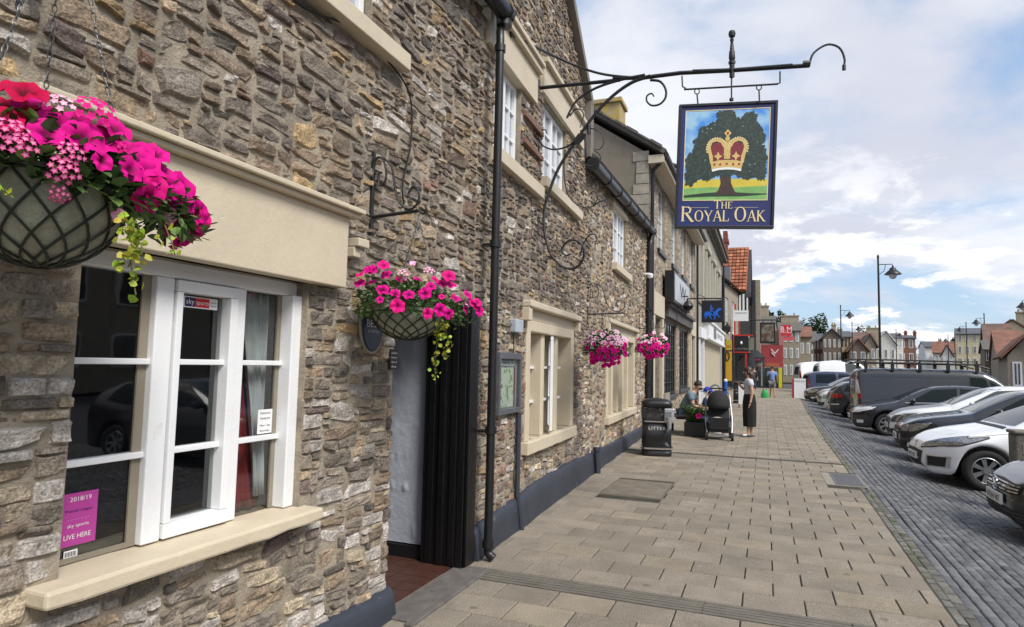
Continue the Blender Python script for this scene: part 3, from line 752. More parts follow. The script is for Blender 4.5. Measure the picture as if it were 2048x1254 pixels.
for z in (1.03,2.58): m.box((P1.x-.1,P1.y-.045,z),(P1.x+.0,P1.y+.045,z+.02))
m.tube([W(4.98,4.55,.15),W(4.98,4.72,.15)],.07,10)
m.build('downpipe',black,pub,smooth=True)
m=MB(); m.tube([W(5.93,1.12,.045),W(5.93,.33,.045),W(5.93,.2,.075),W(5.93,-.01,.1)],.026,8); m.build('downpipe',plinthm,pub,smooth=True)
m=pipe([W(15.9,4.9,.13),W(15.85,4.7,.1),W(15.8,4.4,.08),W(15.7,2.5,.08),W(15.6,0,.08)],.075,[W(15.7,3,.08),W(15.65,1.2,.08)]); m.build('downpipe',black,pub,smooth=True)
m=MB(); m.tube([W(9.48,.36,.10),W(9.48,0,.12)],.045,8); m.tube([W(9.48,.38,.10),W(9.48,.33,.10)],.06,8); m.build('downpipe',plinthm,pub,smooth=True)
# ================= sign bracket and sign =================
random.seed(5)
WP=W(6.5,4.6); aD=math.radians(10.5); SD=V((math.cos(aD),math.sin(aD),0)); SN=V((SD.y,-SD.x,0))
def SP(px,py,off=0): return PP(px,py,WP+SN*off,SN)
def pl(pts,off=0): return [SP(*p,off) for p in pts]
br=root('sign_bracket',WP,'long black wrought iron bracket with scrolls holding the pub sign','sign bracket')
m=MB()
A=SP(1078,176); B=SP(1240,160); C_=SP(1618,131)
m.tube([A,B],.022,4); m.tube(pl([(1225,157),(1290,155),(1360,146),(1460,141),(1618,131)]),.024,4)
m.tube(pl([(1385,142),(1470,139),(1585,130)]),.018,4)
m.build('beam',iron,br,smooth=True)
m=MB(); m.tube(crom(pl([(1618,131),(1626,108),(1645,93),(1662,89),(1680,97),(1689,118),(1687,137)]),6),[.014]*20+[.011]*30 if 0 else .011,8); m.tube(pl([(1688,130),(1688,140)]),.018,8); m.tube(pl([(1606,128),(1620,128)]),.035,8)
m.build('end_hook',iron,br,smooth=True)
m=MB(); sr=W(5.42,4.72,.05); m.tube(crom([sr]+pl([(1120,118),(1200,147),(1290,157)]),8),.014,8); m.tube([W(5.42,4.72,0),W(5.42,4.72,.07)],.03,8); m.build('stay_rod',iron,br,smooth=True)
def scroll(pts,r,name='scroll',n=7,taper=True):
    P=crom(pl(pts),n); k=len(P)
    rr=[r*(1-.45*(i/k) if taper else 1) for i in range(k)]
    m=MB(); m.tube(P,rr,8,flat=1.3); m.build(name,iron,br,smooth=True)
scroll([(1300,152),(1262,166),(1222,195),(1185,235),(1150,285),(1118,335),(1098,385),(1088,425),(1090,470),(1103,510),(1127,534),(1150,536),(1165,520),(1168,500),(1158,484),(1142,480),(1128,490),(1124,502),(1132,511),(1140,508)],.019,'main_scroll')
scroll([(1290,150),(1240,160),(1190,177),(1155,200),(1140,222),(1134,236),(1140,226)],.016,'upper_curve')
scroll([(1300,160),(1320,163),(1331,178),(1331,195),(1320,208),(1304,211),(1294,203),(1294,192),(1303,187),(1308,193)],.014)
scroll([(1160,512),(1166,490),(1176,473),(1186,468),(1193,473),(1193,482),(1186,484)],.009)
scroll([(1158,268),(1140,290),(1110,299),(1087,292),(1078,275),(1081,262),(1091,260),(1094,267)],.011)
scroll([(1140,232),(1150,219),(1162,220),(1167,232),(1160,255)],.009)
scroll([(1160,262),(1178,257),(1195,260),(1206,272),(1207,288),(1198,299),(1188,297)],.008)
scroll([(1188,300),(1200,310),(1198,325),(1182,332),(1163,325),(1150,308),(1147,290),(1150,280)],.008)
scroll([(1130,300),(1128,340),(1132,375),(1142,398),(1160,412),(1180,415),(1193,402),(1195,390),(1187,383),(1180,388)],.009)
scroll([(1186,412),(1200,403),(1212,402),(1214,411),(1206,413)],.008)
for q_,a_ in (('leaf_knot',([(1178,250),(1178,268)],.022,8)),('leaf_stem',([(1170,275),(1172,315)],.012,8)),('wall_plate',([(1075,160),(1075,192)],.035,4)),('collar',([(1150,288),(1168,268)],.04,6))): m=MB(); m.tube(pl(a_[0]),*a_[1:]); m.build(q_,iron,br,smooth=True)
m=MB(); v0=[(1463,198),(1463,160),(1464,128)]; m.tube(pl(v0),.008,8); m.tube(pl([(1464,128),(1464,122)]),.036,4); m.tube(pl([(1464,155),(1464,128)]),.026,4)
m.lathe([(.028,0),(.034,.02),(.030,.09),(.024,.1),(.018,.16),(.014,.2),(.02,.21),(.02,.23)],SP(1464,120),10); 
tp=SP(1464,68); m.lathe([(.005,-.045),(.03,-.03),(.038,0),(.03,.03),(.004,.042)],tp,12); m.tube([SP(1464,90),tp],.012,8)
m.lathe([(.005,-.02),(.022,-.012),(.022,.012),(.005,.02)],SP(1463,199),10)
m.build('finial',iron,br,smooth=True)
m=MB(); m.tube(pl([(1364,152),(1365,173),(1372,177)]),.009,6); m.tube(pl([(1368,179),(1556,168)]),.010,6); m.tube(pl([(1560,143),(1560,166),(1551,168)]),.009,6)
m.build('hanging_rail',iron,br,smooth=True)
m=MB()
for x0,y0,x1,y1 in ((1394,178,1396,209),(1518,170,1519,203)):
    c=SP(x0,y0+5); 
    ring=[c+SD*.025*math.cos(t)+V((0,0,.028*math.sin(t))) for t in [k*math.pi/6 for k in range(13)]]
    m=MB(); m.tube(ring,.006,6); m.tube(pl([(x0,y0+9),(x1,y1)]),.009,6); m.build('hook',iron,br,smooth=True)
# --- the sign (hangs, slightly swung round)
aS=math.radians(14.5); TL=SP(1358,211); 
SX=V((math.cos(aS),math.sin(aS),0)); SY=V((SX.y,-SX.x,0))
def Q(px,py,off=0): return PP(px,py,TL+SY*off,SY)
bx=[Q(1358,211),Q(1555,202),Q(1546,458),Q(1349,457)]
sgn=root('pub_sign',(bx[0]+bx[2])/2,'hanging painted pub sign with oak tree and crown reading THE ROYAL OAK','sign')
navy2=mat('sign_blue',(.008,.014,.12),.35,var=.1,ns=6,coat=.3); goldp=mat('sign_gold',(.62,.44,.15),.5,var=.12,ns=30); creamp=mat('sign_cream',(.75,.62,.33),.5,var=.05)
def bil(u,v,off=0.0):   # u right, v down, in the board plane
    p=(bx[0]*(1-u)+bx[1]*u)*(1-v)+(bx[3]*(1-u)+bx[2]*u)*v
    return p+SY*off
def fp(u0,v0,u1,v1,o0,o1,mt,name,par=sgn,lab=None):
    m=MB(); a=[bil(u0,v0,o0),bil(u1,v0,o0),bil(u1,v1,o0),bil(u0,v1,o0)]
    m.prism(a,SY*(o1-o0)); return m.build(name,mt,par)
fp(.02,.015,.98,.985,-.015,.015,navy2,'board')
m=MB(); t=.028; th=t*.78
for (a,b,c,d) in ((0,0,1,th),(0,1-th,1,1),(0,th,t,1-th),(1-t,th,1,1-th)):
    m.prism([bil(a,b,-.03),bil(c,b,-.03),bil(c,d,-.03),bil(a,d,-.03)],SY*.062)
m.build('frame',mat('sign_frame',(.010,.010,.016),.35,var=.2),sgn,bevel=.004)
m=MB(); t0,t1,h0,h1=.07,.078,.055,.062
for (a,b,c,d) in ((.07,.052,.93,.058),(.07,.775,.93,.781),(.07,.058,.078,.775),(.922,.058,.93,.775)):
    m.prism([bil(a,b,.015),bil(c,b,.015),bil(c,d,.015),bil(a,d,.015)],SY*.004)
m.build('border',creamp,sgn)
# picture: layers of paint, each a real thin sheet
def pic(pts,off,mt,name,par):
    m=MB(); f=lambda p:bil(.078+p[0]*.844,.058+p[1]*.717,off)
    from mathutils.geometry import tessellate_polygon
    P=[f(p) for p in pts]; m.add(P,tessellate_polygon([P])); 
    m.f=[t if (V(m.v[t[1]])-V(m.v[t[0]])).cross(V(m.v[t[2]])-V(m.v[t[0]])).dot(SY)>0 else t[::-1] for t in m.f]
    return m.build(name,mt,par)
skym=bpy.data.materials.new('painted_sky'); skym.use_nodes=True
def paintmat(name,c1,c2,sc,lo=.4,hi=.6,rough=.4,stretch=None):
    m=bpy.data.materials.new(name); m.use_nodes=True; N=m.node_tree.nodes; L=m.node_tree.links; b=N['Principled BSDF']; b.inputs['Roughness'].default_value=rough
    tc=N.new('ShaderNodeTexCoord'); mp=N.new('ShaderNodeMapping'); mp.inputs['Scale'].default_value=stretch or (1,1,1); L.new(tc.outputs['Object'],mp.inputs[0])
    n=N.new('ShaderNodeTexNoise'); n.inputs['Scale'].default_value=sc; n.inputs['Detail'].default_value=5; L.new(mp.outputs[0],n.inputs['Vector'])
    r_=N.new('ShaderNodeMapRange'); r_.inputs[1].default_value=lo; r_.inputs[2].default_value=hi; L.new(n.outputs['Fac'],r_.inputs[0])
    x=N.new('ShaderNodeMix'); x.data_type='RGBA'; L.new(r_.outputs[0],x.inputs[0]); x.inputs[6].default_value=(*c1,1); x.inputs[7].default_value=(*c2,1); L.new(x.outputs[2],b.inputs['Base Color']); return m
pa=pic([(0,0),(1,0),(1,1),(0,1)],.016,paintmat('painted_sky_blue',(.05,.26,.72),(.33,.55,.72),5,.42,.62),'picture',sgn)
gold=goldp
pic([(0,.80),(.2,.775),(.45,.77),(.7,.77),(1,.78),(1,1),(0,1)],.0175,mat('painted_field',(.62,.50,.05),.45,var=.1,ns=8),'painted_field',pa)
pic([(0,.87),(.3,.86),(.6,.865),(1,.85),(1,1),(0,1)],.0185,mat('painted_grass',(.20,.42,.12),.45,var=.2,ns=10),'painted_grass',pa)
pic([(0,.95),(.25,.925),(.5,.91),(.8,.93),(1,.935),(1,.945),(.7,.965),(.3,.965),(0,.975)],.0192,mat('painted_shade',(.01,.035,.015),.5),'painted_shadow',pa)
random.seed(3)
crown=[(.36,.03),(.42,.0),(.5,.0),(.57,.01),(.60,.08),(.66,.10),(.72,.05),(.80,.03),(.86,.06),(.85,.13),(.89,.2),(.94,.27),(.96,.35),(.93,.40),(.98,.46),(.99,.58),(.97,.66),(.985,.74),(.97,.80),(.90,.78),(.85,.75),(.75,.78),(.66,.75),(.6,.72),(.56,.74),(.44,.74),(.40,.73),(.33,.77),(.28,.80),(.20,.76),(.15,.80),(.09,.85),(.02,.83),(.0,.74),(.03,.65),(.0,.56),(.04,.48),(.1,.46),(.12,.38),(.09,.33),(.15,.28),(.17,.2),(.25,.17),(.3,.14),(.36,.13),(.38,.09)]
cc=[]
for i in range(len(crown)):
    a=V((*crown[i],0)); b=V((*crown[(i+1)%len(crown)],0)); 
    for k in range(5):
        p=a.lerp(b,k/5); d=(b-a).normalized(); q=V((d.y,-d.x,0))*R(-.016,.016); cc.append(((p+q).x,(p+q).y))
cc=[(min(max(x,.0),1),max(y,.0)) for x,y in cc]
pic([(.43,.72),(.56,.72),(.57,.82),(.61,.90),(.66,.945),(.37,.945),(.42,.89),(.445,.82)],.0200,mat('painted_trunk',(.05,.022,.015),.5,var=.35,ns=40),'painted_trunk',pa)
pic(cc,.0207,paintmat('painted_leaves',(.008,.025,.018),(.035,.06,.045),38,.45,.65,.5),'painted_tree',pa)
m=MB()
for _ in range(46):
    x,y=R(.2,.9),R(.15,.72)
    if .26<x<.78 and .24<y<.7: continue
    s_=R(.004,.011); m.poly([bil(.078+.844*(x+s_*math.cos(t)*R(.6,1.3)),.058+.717*(y+s_*math.sin(t)*R(.6,1.3)),.0213) for t in [0,-1.2,-2.4,-3.6,-4.8]])
m.build('painted_sky_gaps',mat('painted_gap',(.20,.38,.50),.5,var=.3,ns=20),pa)
# crown
redc=mat('crown_red',(.20,.015,.025),.45,var=.25,ns=30)
def arch(side):
    s_=side; f=lambda x,y:(.508+s_*x,y)
    return [f(*p) for p in [(.0,.36),(.05,.335),(.12,.315),(.18,.32),(.235,.36),(.245,.43),(.22,.50),(.20,.60),(.165,.60),(.17,.52),(.19,.46),(.20,.41),(.18,.365),(.13,.35),(.08,.37),(.04,.43),(.035,.55),(0,.55)]]
cr=pic([(.32,.40),(.38,.36),(.46,.38),(.47,.56),(.34,.57)],.0222,redc,'crown_cap',pa); pic([(.70,.40),(.63,.36),(.555,.38),(.545,.56),(.68,.57)],.0222,redc,'crown_cap',pa)
pic(arch(-1),.0230,goldp,'crown_arch',pa); pic(arch(1)[::-1],.0230,goldp,'crown_arch',pa)
band_=[(.31,.585),(.40,.565),(.508,.56),(.61,.565),(.70,.585),(.685,.665),(.60,.65),(.508,.645),(.41,.65),(.33,.665)]
pic(band_,.0234,goldp,'crown_band',pa)
pic([(.33,.665),(.41,.648),(.508,.643),(.60,.648),(.685,.665),(.68,.69),(.60,.672),(.508,.667),(.41,.672),(.335,.69)],.0238,wl,'crown_ermine',pa)
def star(cx,cy,r_,o=.0242,mb_=None,k=.4,n=4,ph=0):
    mb_.poly([bil(.078+.844*(cx+(r_ if i%2==0 else r_*k)*math.cos(-math.pi*i/n+ph)),.058+.717*(cy+(r_ if i%2==0 else r_*k)*math.sin(-math.pi*i/n+ph)),o) for i in range(2*n)])
for q_ in ((.40,.52,.055,.45,4),(.615,.52,.055,.45,4),(.508,.50,.05,.5,4),(.508,.265,.045,.7,4),(.508,.325,.03,.9,6)): m=MB(); star(*q_[:3],mb_=m,k=q_[3],n=q_[4]); m.build('crown_cross',goldp,pa)
m=MB()
for side in (-1,1):
    for i in range(15):
        t=i/14; a=math.radians(200-230*t); x=.508+side*(.135+.125*math.cos(a)*-1*-1); 
        px_=.508+side*(.13-.118*math.cos(math.radians(200*t))); py_=.43-.115*math.sin(math.radians(200*t))
        star(px_,py_,.011,.0246,m,.9,4)
m.build('crown_pearls',creamp,pa)
m=MB()
for i,x in enumerate((.36,.43,.508,.585,.655)): star(x,.61-.0 if i!=2 else .605,.014,.0250,m,.9,4)
star(.508,.265,.016,.0250,m,.9,4); m.build('crown_jewels',mat('jewel_red',(.35,.01,.02),.3),pa)
# serif lettering built from strokes
GLY={'R':[((.12,0),(.12,1),.16),((.12,.96),(.5,.96),.06),((.5,.96),(.68,.86),.10),((.68,.86),(.7,.72),.15),((.7,.72),(.62,.58),.12),((.62,.58),(.12,.52),.06),((.36,.54),(.86,-.02),.16),((.86,-.02),(1.0,.02),.06),((0,.02),(.26,.02),.05),((0,.98),(.2,.98),.05)],
'O':[(lambda: None,0,0)],
'Y':[((.05,1),(.42,.45),.15),((.8,1),(.46,.45),.07),((.44,0),(.44,.5),.15),((-.02,.98),(.2,.98),.05),((.66,.98),(.9,.98),.05),((.3,.02),(.58,.02),.05)],
'A':[((.45,1.02),(.08,0),.07),((.45,1.02),(.84,0),.16),((.2,.36),(.66,.36),.05),((-.04,.02),(.22,.02),.05),((.68,.02),(.98,.02),.05)],
'L':[((.12,0),(.12,1),.16),((0,.98),(.26,.98),.05),((0,.03),(.6,.03),.06),((.6,.0),(.66,.26),.07)],
'K':[((.12,0),(.12,1),.16),((.14,.5),(.68,1),.07),((.28,.58),(.78,0),.16),((0,.98),(.26,.98),.05),((0,.02),(.26,.02),.05),((.55,.98),(.8,.98),.05),((.66,.02),(.94,.02),.05)],
'T':[((.38,0),(.38,1),.16),((0,.96),(.76,.96),.07),((.02,.8),(.0,.98),.06),((.74,.8),(.76,.98),.06),((.24,.02),(.52,.02),.05)],
'H':[((.12,0),(.12,1),.16),((.72,0),(.72,1),.16),((.12,.52),(.72,.52),.06),((0,.98),(.26,.98),.05),((0,.02),(.26,.02),.05),((.6,.98),(.86,.98),.05),((.6,.02),(.86,.02),.05)],
'E':[((.12,0),(.12,1),.16),((0,.97),(.6,.97),.06),((.12,.52),(.48,.52),.06),((0,.03),(.62,.03),.06),((.6,.8),(.6,.99),.06),((.62,.02),(.66,.24),.06)]}
GW={'R':.98,'O':1.0,'Y':.88,'A':.95,'L':.72,'K':.92,'T':.8,'H':.9,'E':.72,' ':.4}
def serif(txt,u0,v1,hs,wscale,mt,name,off=.0185,asp=1.0):
    """each letter a child mesh; hs list of heights (fraction of board height)"""
    H=(bx[3]-bx[0]).length; Wd=(bx[1]-bx[0]).length; u=u0
    for ch_,h in zip(txt,hs):
        if ch_!=' ':
            m=MB(); f=lambda x,y,ch_=ch_,h=h,u=u: bil(u+x*h*H/Wd*wscale,v1-y*h,off)
            def stroke(a,b,w_):
                a,b=V((*a,0)),V((*b,0)); d=(b-a).normalized(); q=V((-d.y,d.x,0))*w_/2
                m.prism([f(*(a+q)[:2]),f(*(b+q)[:2]),f(*(b-q)[:2]),f(*(a-q)[:2])],SY*.003)
            if ch_=='O':
                n=20
                for i in range(n):
                    t0_,t1_=2*math.pi*i/n,2*math.pi*(i+1)/n
                    g=lambda t,k:(.48+(.47-k*(.05+.12*abs(math.cos(t))))*math.cos(t),.5+(.52-k*.06)*math.sin(t))
                    m.prism([f(*g(t0_,0)),f(*g(t1_,0)),f(*g(t1_,1)),f(*g(t0_,1))],SY*.003)
            else:
                for s_ in GLY[ch_]: stroke(*s_)
            m.build(name,mt,sgn)
        u+=GW[ch_]*h*H/Wd*wscale+.006
serif('ROYAL OAK',.062,.945,[.118,.085,.085,.085,.085,.085,.112,.085,.085],0.845,creamp,'letter')
serif('THE',.395,.845,[.066,.054,.054],.95,creamp,'letter')
m=MB()
for a,b in ((.12,.34),(.60,.84)): m.prism([bil(a,.833,.016),bil(b,.833,.016),bil(b,.839,.016),bil(a,.839,.016)],SY*.002)
m.build('rule_line',mat('sign_grey',(.25,.25,.22),.5),sgn)
# ================= wall things by the door =================
pq=root('oval_plaque',W(3.30,1.8,.03),'oval black and navy enamel plaque reading BEST beside the doorway','plaque')
def oval(m,c,rs,rz,n0,n1,k=28): m.prism([W(c[0]+rs*math.cos(2*math.pi*i/k),c[1]+rz*math.sin(2*math.pi*i/k),n0) for i in range(k)],W(c[0],c[1],n1)-W(c[0],c[1],n0))
m=MB(); oval(m,(3.30,1.825),.125,.185,.02,.035); m.build('rim',mat('plaque_rim',(.30,.27,.2),.4),pq)
m=MB(); oval(m,(3.30,1.825),.115,.173,.0352,.038); m.build('face',bl,pq)
m=MB(); oval(m,(3.30,1.80),.098,.14,.0382,.040); m.build('navy_field',mat('plaque_navy',(.015,.02,.06),.4),pq)
m=MB(); m.prism([W(3.30+.09*math.cos(t),1.86+.10*math.sin(t),.0402) for t in [math.pi*i/12 for i in range(13)]],W(3.3,1.8,.042)-W(3.3,1.8,.0402)); m.build('red_field',mat('plaque_red',(.12,.01,.012),.4),pq)
gl=mat('plaque_letter',(.5,.5,.48),.4)
text('lettering','BEST',gl,W(3.30,1.80,.0425),BD*1,(0,0,1),.045,.15,.001,pq); text('lettering','OF BRITISH',gl,W(3.30,1.765,.0425),BD*1,(0,0,1),.018,.13,.001,pq)
nb=root('licence_plate',W(3.5,1.6,.03),'small dark notice with four lines of white lettering beside the doorway','notice')
m=MB(); m.obox(W(3.515,1.545,.02),W(3.60,1.545,.02)-W(3.515,1.545,.02),(0,0,.13),BN*.012); m.build('sheet',bl,nb)
for i in range(4): text('lettering',['Licensed','Premises','Open all','day'][i],wl,W(3.557,1.645-.029*i,.033),(0,1,0),(0,0,1),.012,.062,.001,nb)
# menu case
mc=root('menu_case',W(5.62,1.4,.05),'aluminium framed glass menu case on the stone wall between the downpipe and the window','menu case')
m=MB(); alu=mat('menu_alu',(.13,.14,.16),.35,metal=.4); 
for (a,b,c,d) in ((5.32,5.95,1.64,1.70),(5.32,5.95,1.13,1.18),(5.32,5.36,1.1805,1.6395),(5.91,5.95,1.1805,1.6395)): bar(m,a,b,c,d,.01,.06)
m.build('frame',alu,mc,bevel=.004)
m=MB(); bar(m,5.36,5.91,1.18,1.64,.012,.02); m.build('backing',mat('menu_back',(.30,.33,.33),.8,var=.1),mc)
m=MB(); bar(m,5.40,5.80,1.19,1.56,.0205,.024); m.build('menu_sheet',paintmat('menu_print',(.62,.66,.55),(.22,.34,.14),16,.5,.62,.6),mc)
m=MB(); bar(m,5.42,5.85,1.575,1.625,.0205,.024); m.build('menu_header',mat('menu_header_paper',(.45,.47,.5),.7,var=.2,ns=40),mc)
m=MB(); bar(m,5.83,5.845,1.19,1.57,.0205,.026); m.build('red_strip',mat('menu_red',(.22,.01,.03),.6),mc)
m=MB(); bar(m,5.36,5.91,1.18,1.64,.045,.048); g=glassmat('menu_glass',(.3,.3,.3),1.18,.97); m.build('pane',g,mc)
text('lettering','MENU',bl,W(5.6,1.59,.0245),BD,(0,0,1),.022,.2,.001,mc)
al=root('alarm_box',W(5.85,1.98,.04),'small pale grey alarm box above the menu case','alarm box')
m=MB(); m.prism([W(5.72,1.90,0),W(5.93,1.90,0),W(5.95,1.93,0),W(5.95,2.03,0),W(5.72,2.03,0)],BN*.07); m.build('housing',mat('alarm_grey',(.38,.42,.46),.5),al,bevel=.01)
m=MB(); m.tube([W(5.80,1.90,.02),W(5.80,1.70,.02)],.006,6); m.build('conduit',black,al)
# cable running over the wall
m=MB(); m.tube(crom([W(*WS(x,y),.03) for x,y in [(575,0),(620,28),(680,50),(735,92),(760,115),(800,165),(815,210),(815,280),(806,330),(797,375),(800,410)]],6),.006,6)
m.build('wall_cable',black,label='thin black cable looping down the stone wall to the basket bracket',cat='cable')
cc_=root('security_camera',W(15.3,3.5,.1),'small white security camera by the far downpipe of the pub','camera')
m=MB(); m.lathe([(.01,-.09),(.06,-.07),(.075,0),(.05,.03)],W(15.3,3.78,.16),12); m.build('dome',white,cc_,smooth=True)
m=MB(); m.tube([W(15.3,3.8,0),W(15.3,3.8,.16)],.03,8); m.build('arm',white,cc_)
# ================= basket brackets =================
def wbracket(s,z0,z1,L,label,sc=1.0):
    o=root('basket_bracket',W(s,z0,0),label,'bracket','scrolled iron brackets for the flower baskets')
    P=lambda n,z: W(s,z,n)
    m=MB(); m.obox(P(0,z0)+BD*-.015,BD*.03,(0,0,z1-z0),BN*.015); m.build('wall_bar',iron,o)
    zb=z0+(z1-z0)*.22; m=MB(); m.tube([P(0,zb),P(L,zb+.02)],.011,6); m.tube(crom([P(L,zb+.02),P(L+.03,zb-.0),P(L+.05,zb+.02),P(L+.045,zb+.045)],4),.007,6); m.build('arm',iron,o,smooth=True)
    H=z1-z0
    sp=[(.02,.78),(.10,.93),(.26,.90),(.34,.72),(.28,.60),(.17,.62),(.17,.74),(.24,.75)]
    m=MB(); m.tube(crom([P(.03*1,zb+H*.52)]+[P(L*a*.9,z0+H*b) for a,b in sp],6),.007,6); m.tube(crom([P(L*.25,z0+H*.92),P(L*.42,z0+H*.8),P(L*.5,z0+H*.55),P(L*.62,z0+H*.36),P(L*.82,z0+H*.28),P(L*.98,z0+H*.36),P(L*.98,z0+H*.5),P(L*.86,z0+H*.54),P(L*.78,z0+H*.46),P(L*.84,z0+H*.4)],6),.007,6)
    m.build('scroll',iron,o,smooth=True); return P(L,zb+.01)
hk2=wbracket(3.28,2.36,2.88,.34,'scrolled iron bracket holding the flower basket over the doorway')
hk1=wbracket(1.26,2.70,3.2,.36,'scrolled iron bracket above the large near flower basket')
hk3=wbracket(9.15,2.2,2.85,.55,'scrolled iron bracket left of the two far baskets, between the ground-floor windows')
hk4=wbracket(14.6,2.3,3.0,.5,'scrolled iron bracket by the far black downpipe')
# ================= hanging baskets =================
leafm=[mat('leaf_green',(.05,.10,.025),.55,var=.35,ns=25,spec=.4,attr=True)]
petm=mat('petal',(.5,.01,.2),.7,spec=.15,var=.12,ns=60,attr=True)
MAG=(.60,.002,.215); PNK=(.68,.006,.20); RED=(.42,.0,.045); PLE=(.75,.32,.50); PALW=(.80,.55,.66)
def flower_mesh(kind,c1,c2,seed):
    rs=random.Random(seed); m=MB(); n=5
    vs=[(0,0,-.35)]; cs=[c2]
    rings=[(.2,-.16,.75),(.6,.04,.08),(1.0,.0,0)]
    K=20
    for r_,z,mx in rings:
        for k in range(K):
            a=2*math.pi*k/K; lobe=1-.16*abs(math.sin(a*n/2+math.pi/2))**3*(1 if r_>.5 else 0)
            rr=r_*lobe*(1+rs.uniform(-.04,.04)); vs.append((rr*math.cos(a),rr*math.sin(a),z+.16*math.sin(a*n*1.0+seed)*r_*(r_>.5)+rs.uniform(-.10,.10)*r_))
            f=1+.12*math.cos(a*n); cs.append(tuple(min(1,x*f*(1-mx)+y*mx) for x,y in zip(c1,c2)))
    b=len(m.v); m.v+=vs; m.c+=cs
    for k in range(K): m.f.append((0,1+k,1+(k+1)%K)); m.m.append(0)
    for j in range(2):
        for k in range(K): m.f.append((1+j*K+k,1+(j+1)*K+k,1+(j+1)*K+(k+1)%K,1+j*K+(k+1)%K)); m.m.append(0)
    return m
def cluster_mesh(c1,c2,seed):   # verbena or geranium head: a dome of little florets
    rs=random.Random(seed); m=MB()
    for i in range(15):
        a=i*2.4; t=math.sqrt(i/15); d=V((t*math.cos(a),t*math.sin(a),.55*(1-t*t))); nn=V((d.x*.8,d.y*.8,1)).normalized(); u=nn.orthogonal().normalized(); w_=nn.cross(u)
        b=len(m.v); m.v.append(tuple(d)); m.c.append(c2)
        for k in range(10):
            q=2*math.pi*k/10; r_=.27*(1 if k%2==0 else .62); m.v.append(tuple(d+u*r_*math.cos(q)+w_*r_*math.sin(q)+nn*.06)); m.c.append(c1)
        for k in range(10): m.f.append((b,b+1+k,b+1+(k+1)%10)); m.m.append(0)
    return m
FM={}
def fobj(kind,seed):
    key=(kind,seed%3)
    if key not in FM:
        c={'m':(MAG,(.05,0,.015)),'p':(PNK,(.2,0,.05)),'r':(RED,(.02,0,.005)),'w':(PLE,(.8,.6,.7)),'x':(PALW,(.6,.1,.3))}
        if kind in c: mb_=flower_mesh(kind,*c[kind],seed%3)
        elif kind=='v': mb_=cluster_mesh((.52,.005,.16),(.75,.35,.5),seed%3)
        elif kind=='g': mb_=cluster_mesh((.66,.015,.22),(.55,.01,.15),seed%3)
        elif kind=='u': mb_=cluster_mesh((.78,.34,.5),(.8,.5,.6),seed%3)
        o=mb_.build('flower',petm,cols=True,smooth=2); FM[key]=o.data; C.objects.unlink(o); bpy.data.objects.remove(o)
    return FM[key]
def leaf(m,p,d,up,L,Wd,col):
    d=d.normalized(); sd=d.cross(up); 
    if sd.length<1e-4: sd=d.orthogonal()
    sd.normalize(); n=sd.cross(d)
    q=[p,p+d*L*.35+sd*Wd*.5+n*L*.05,p+d*L*.75+sd*Wd*.38,p+d*L-n*L*.12,p+d*L*.75-sd*Wd*.38,p+d*L*.35-sd*Wd*.5+n*L*.05,p+d*L*.5-n*L*.06]
    m.add(q,[(0,1,6),(1,2,6),(2,3,6),(3,4,6),(4,5,6),(5,0,6)],0,col)
linm=mat('basket_liner',(.30,.31,.235),.9,var=.3,ns=9,bump=.6,bs=30,dirt=((.07,.06,.04),4,.55,.75)); wirem=mat('basket_wire',(.012,.02,.012),.5)
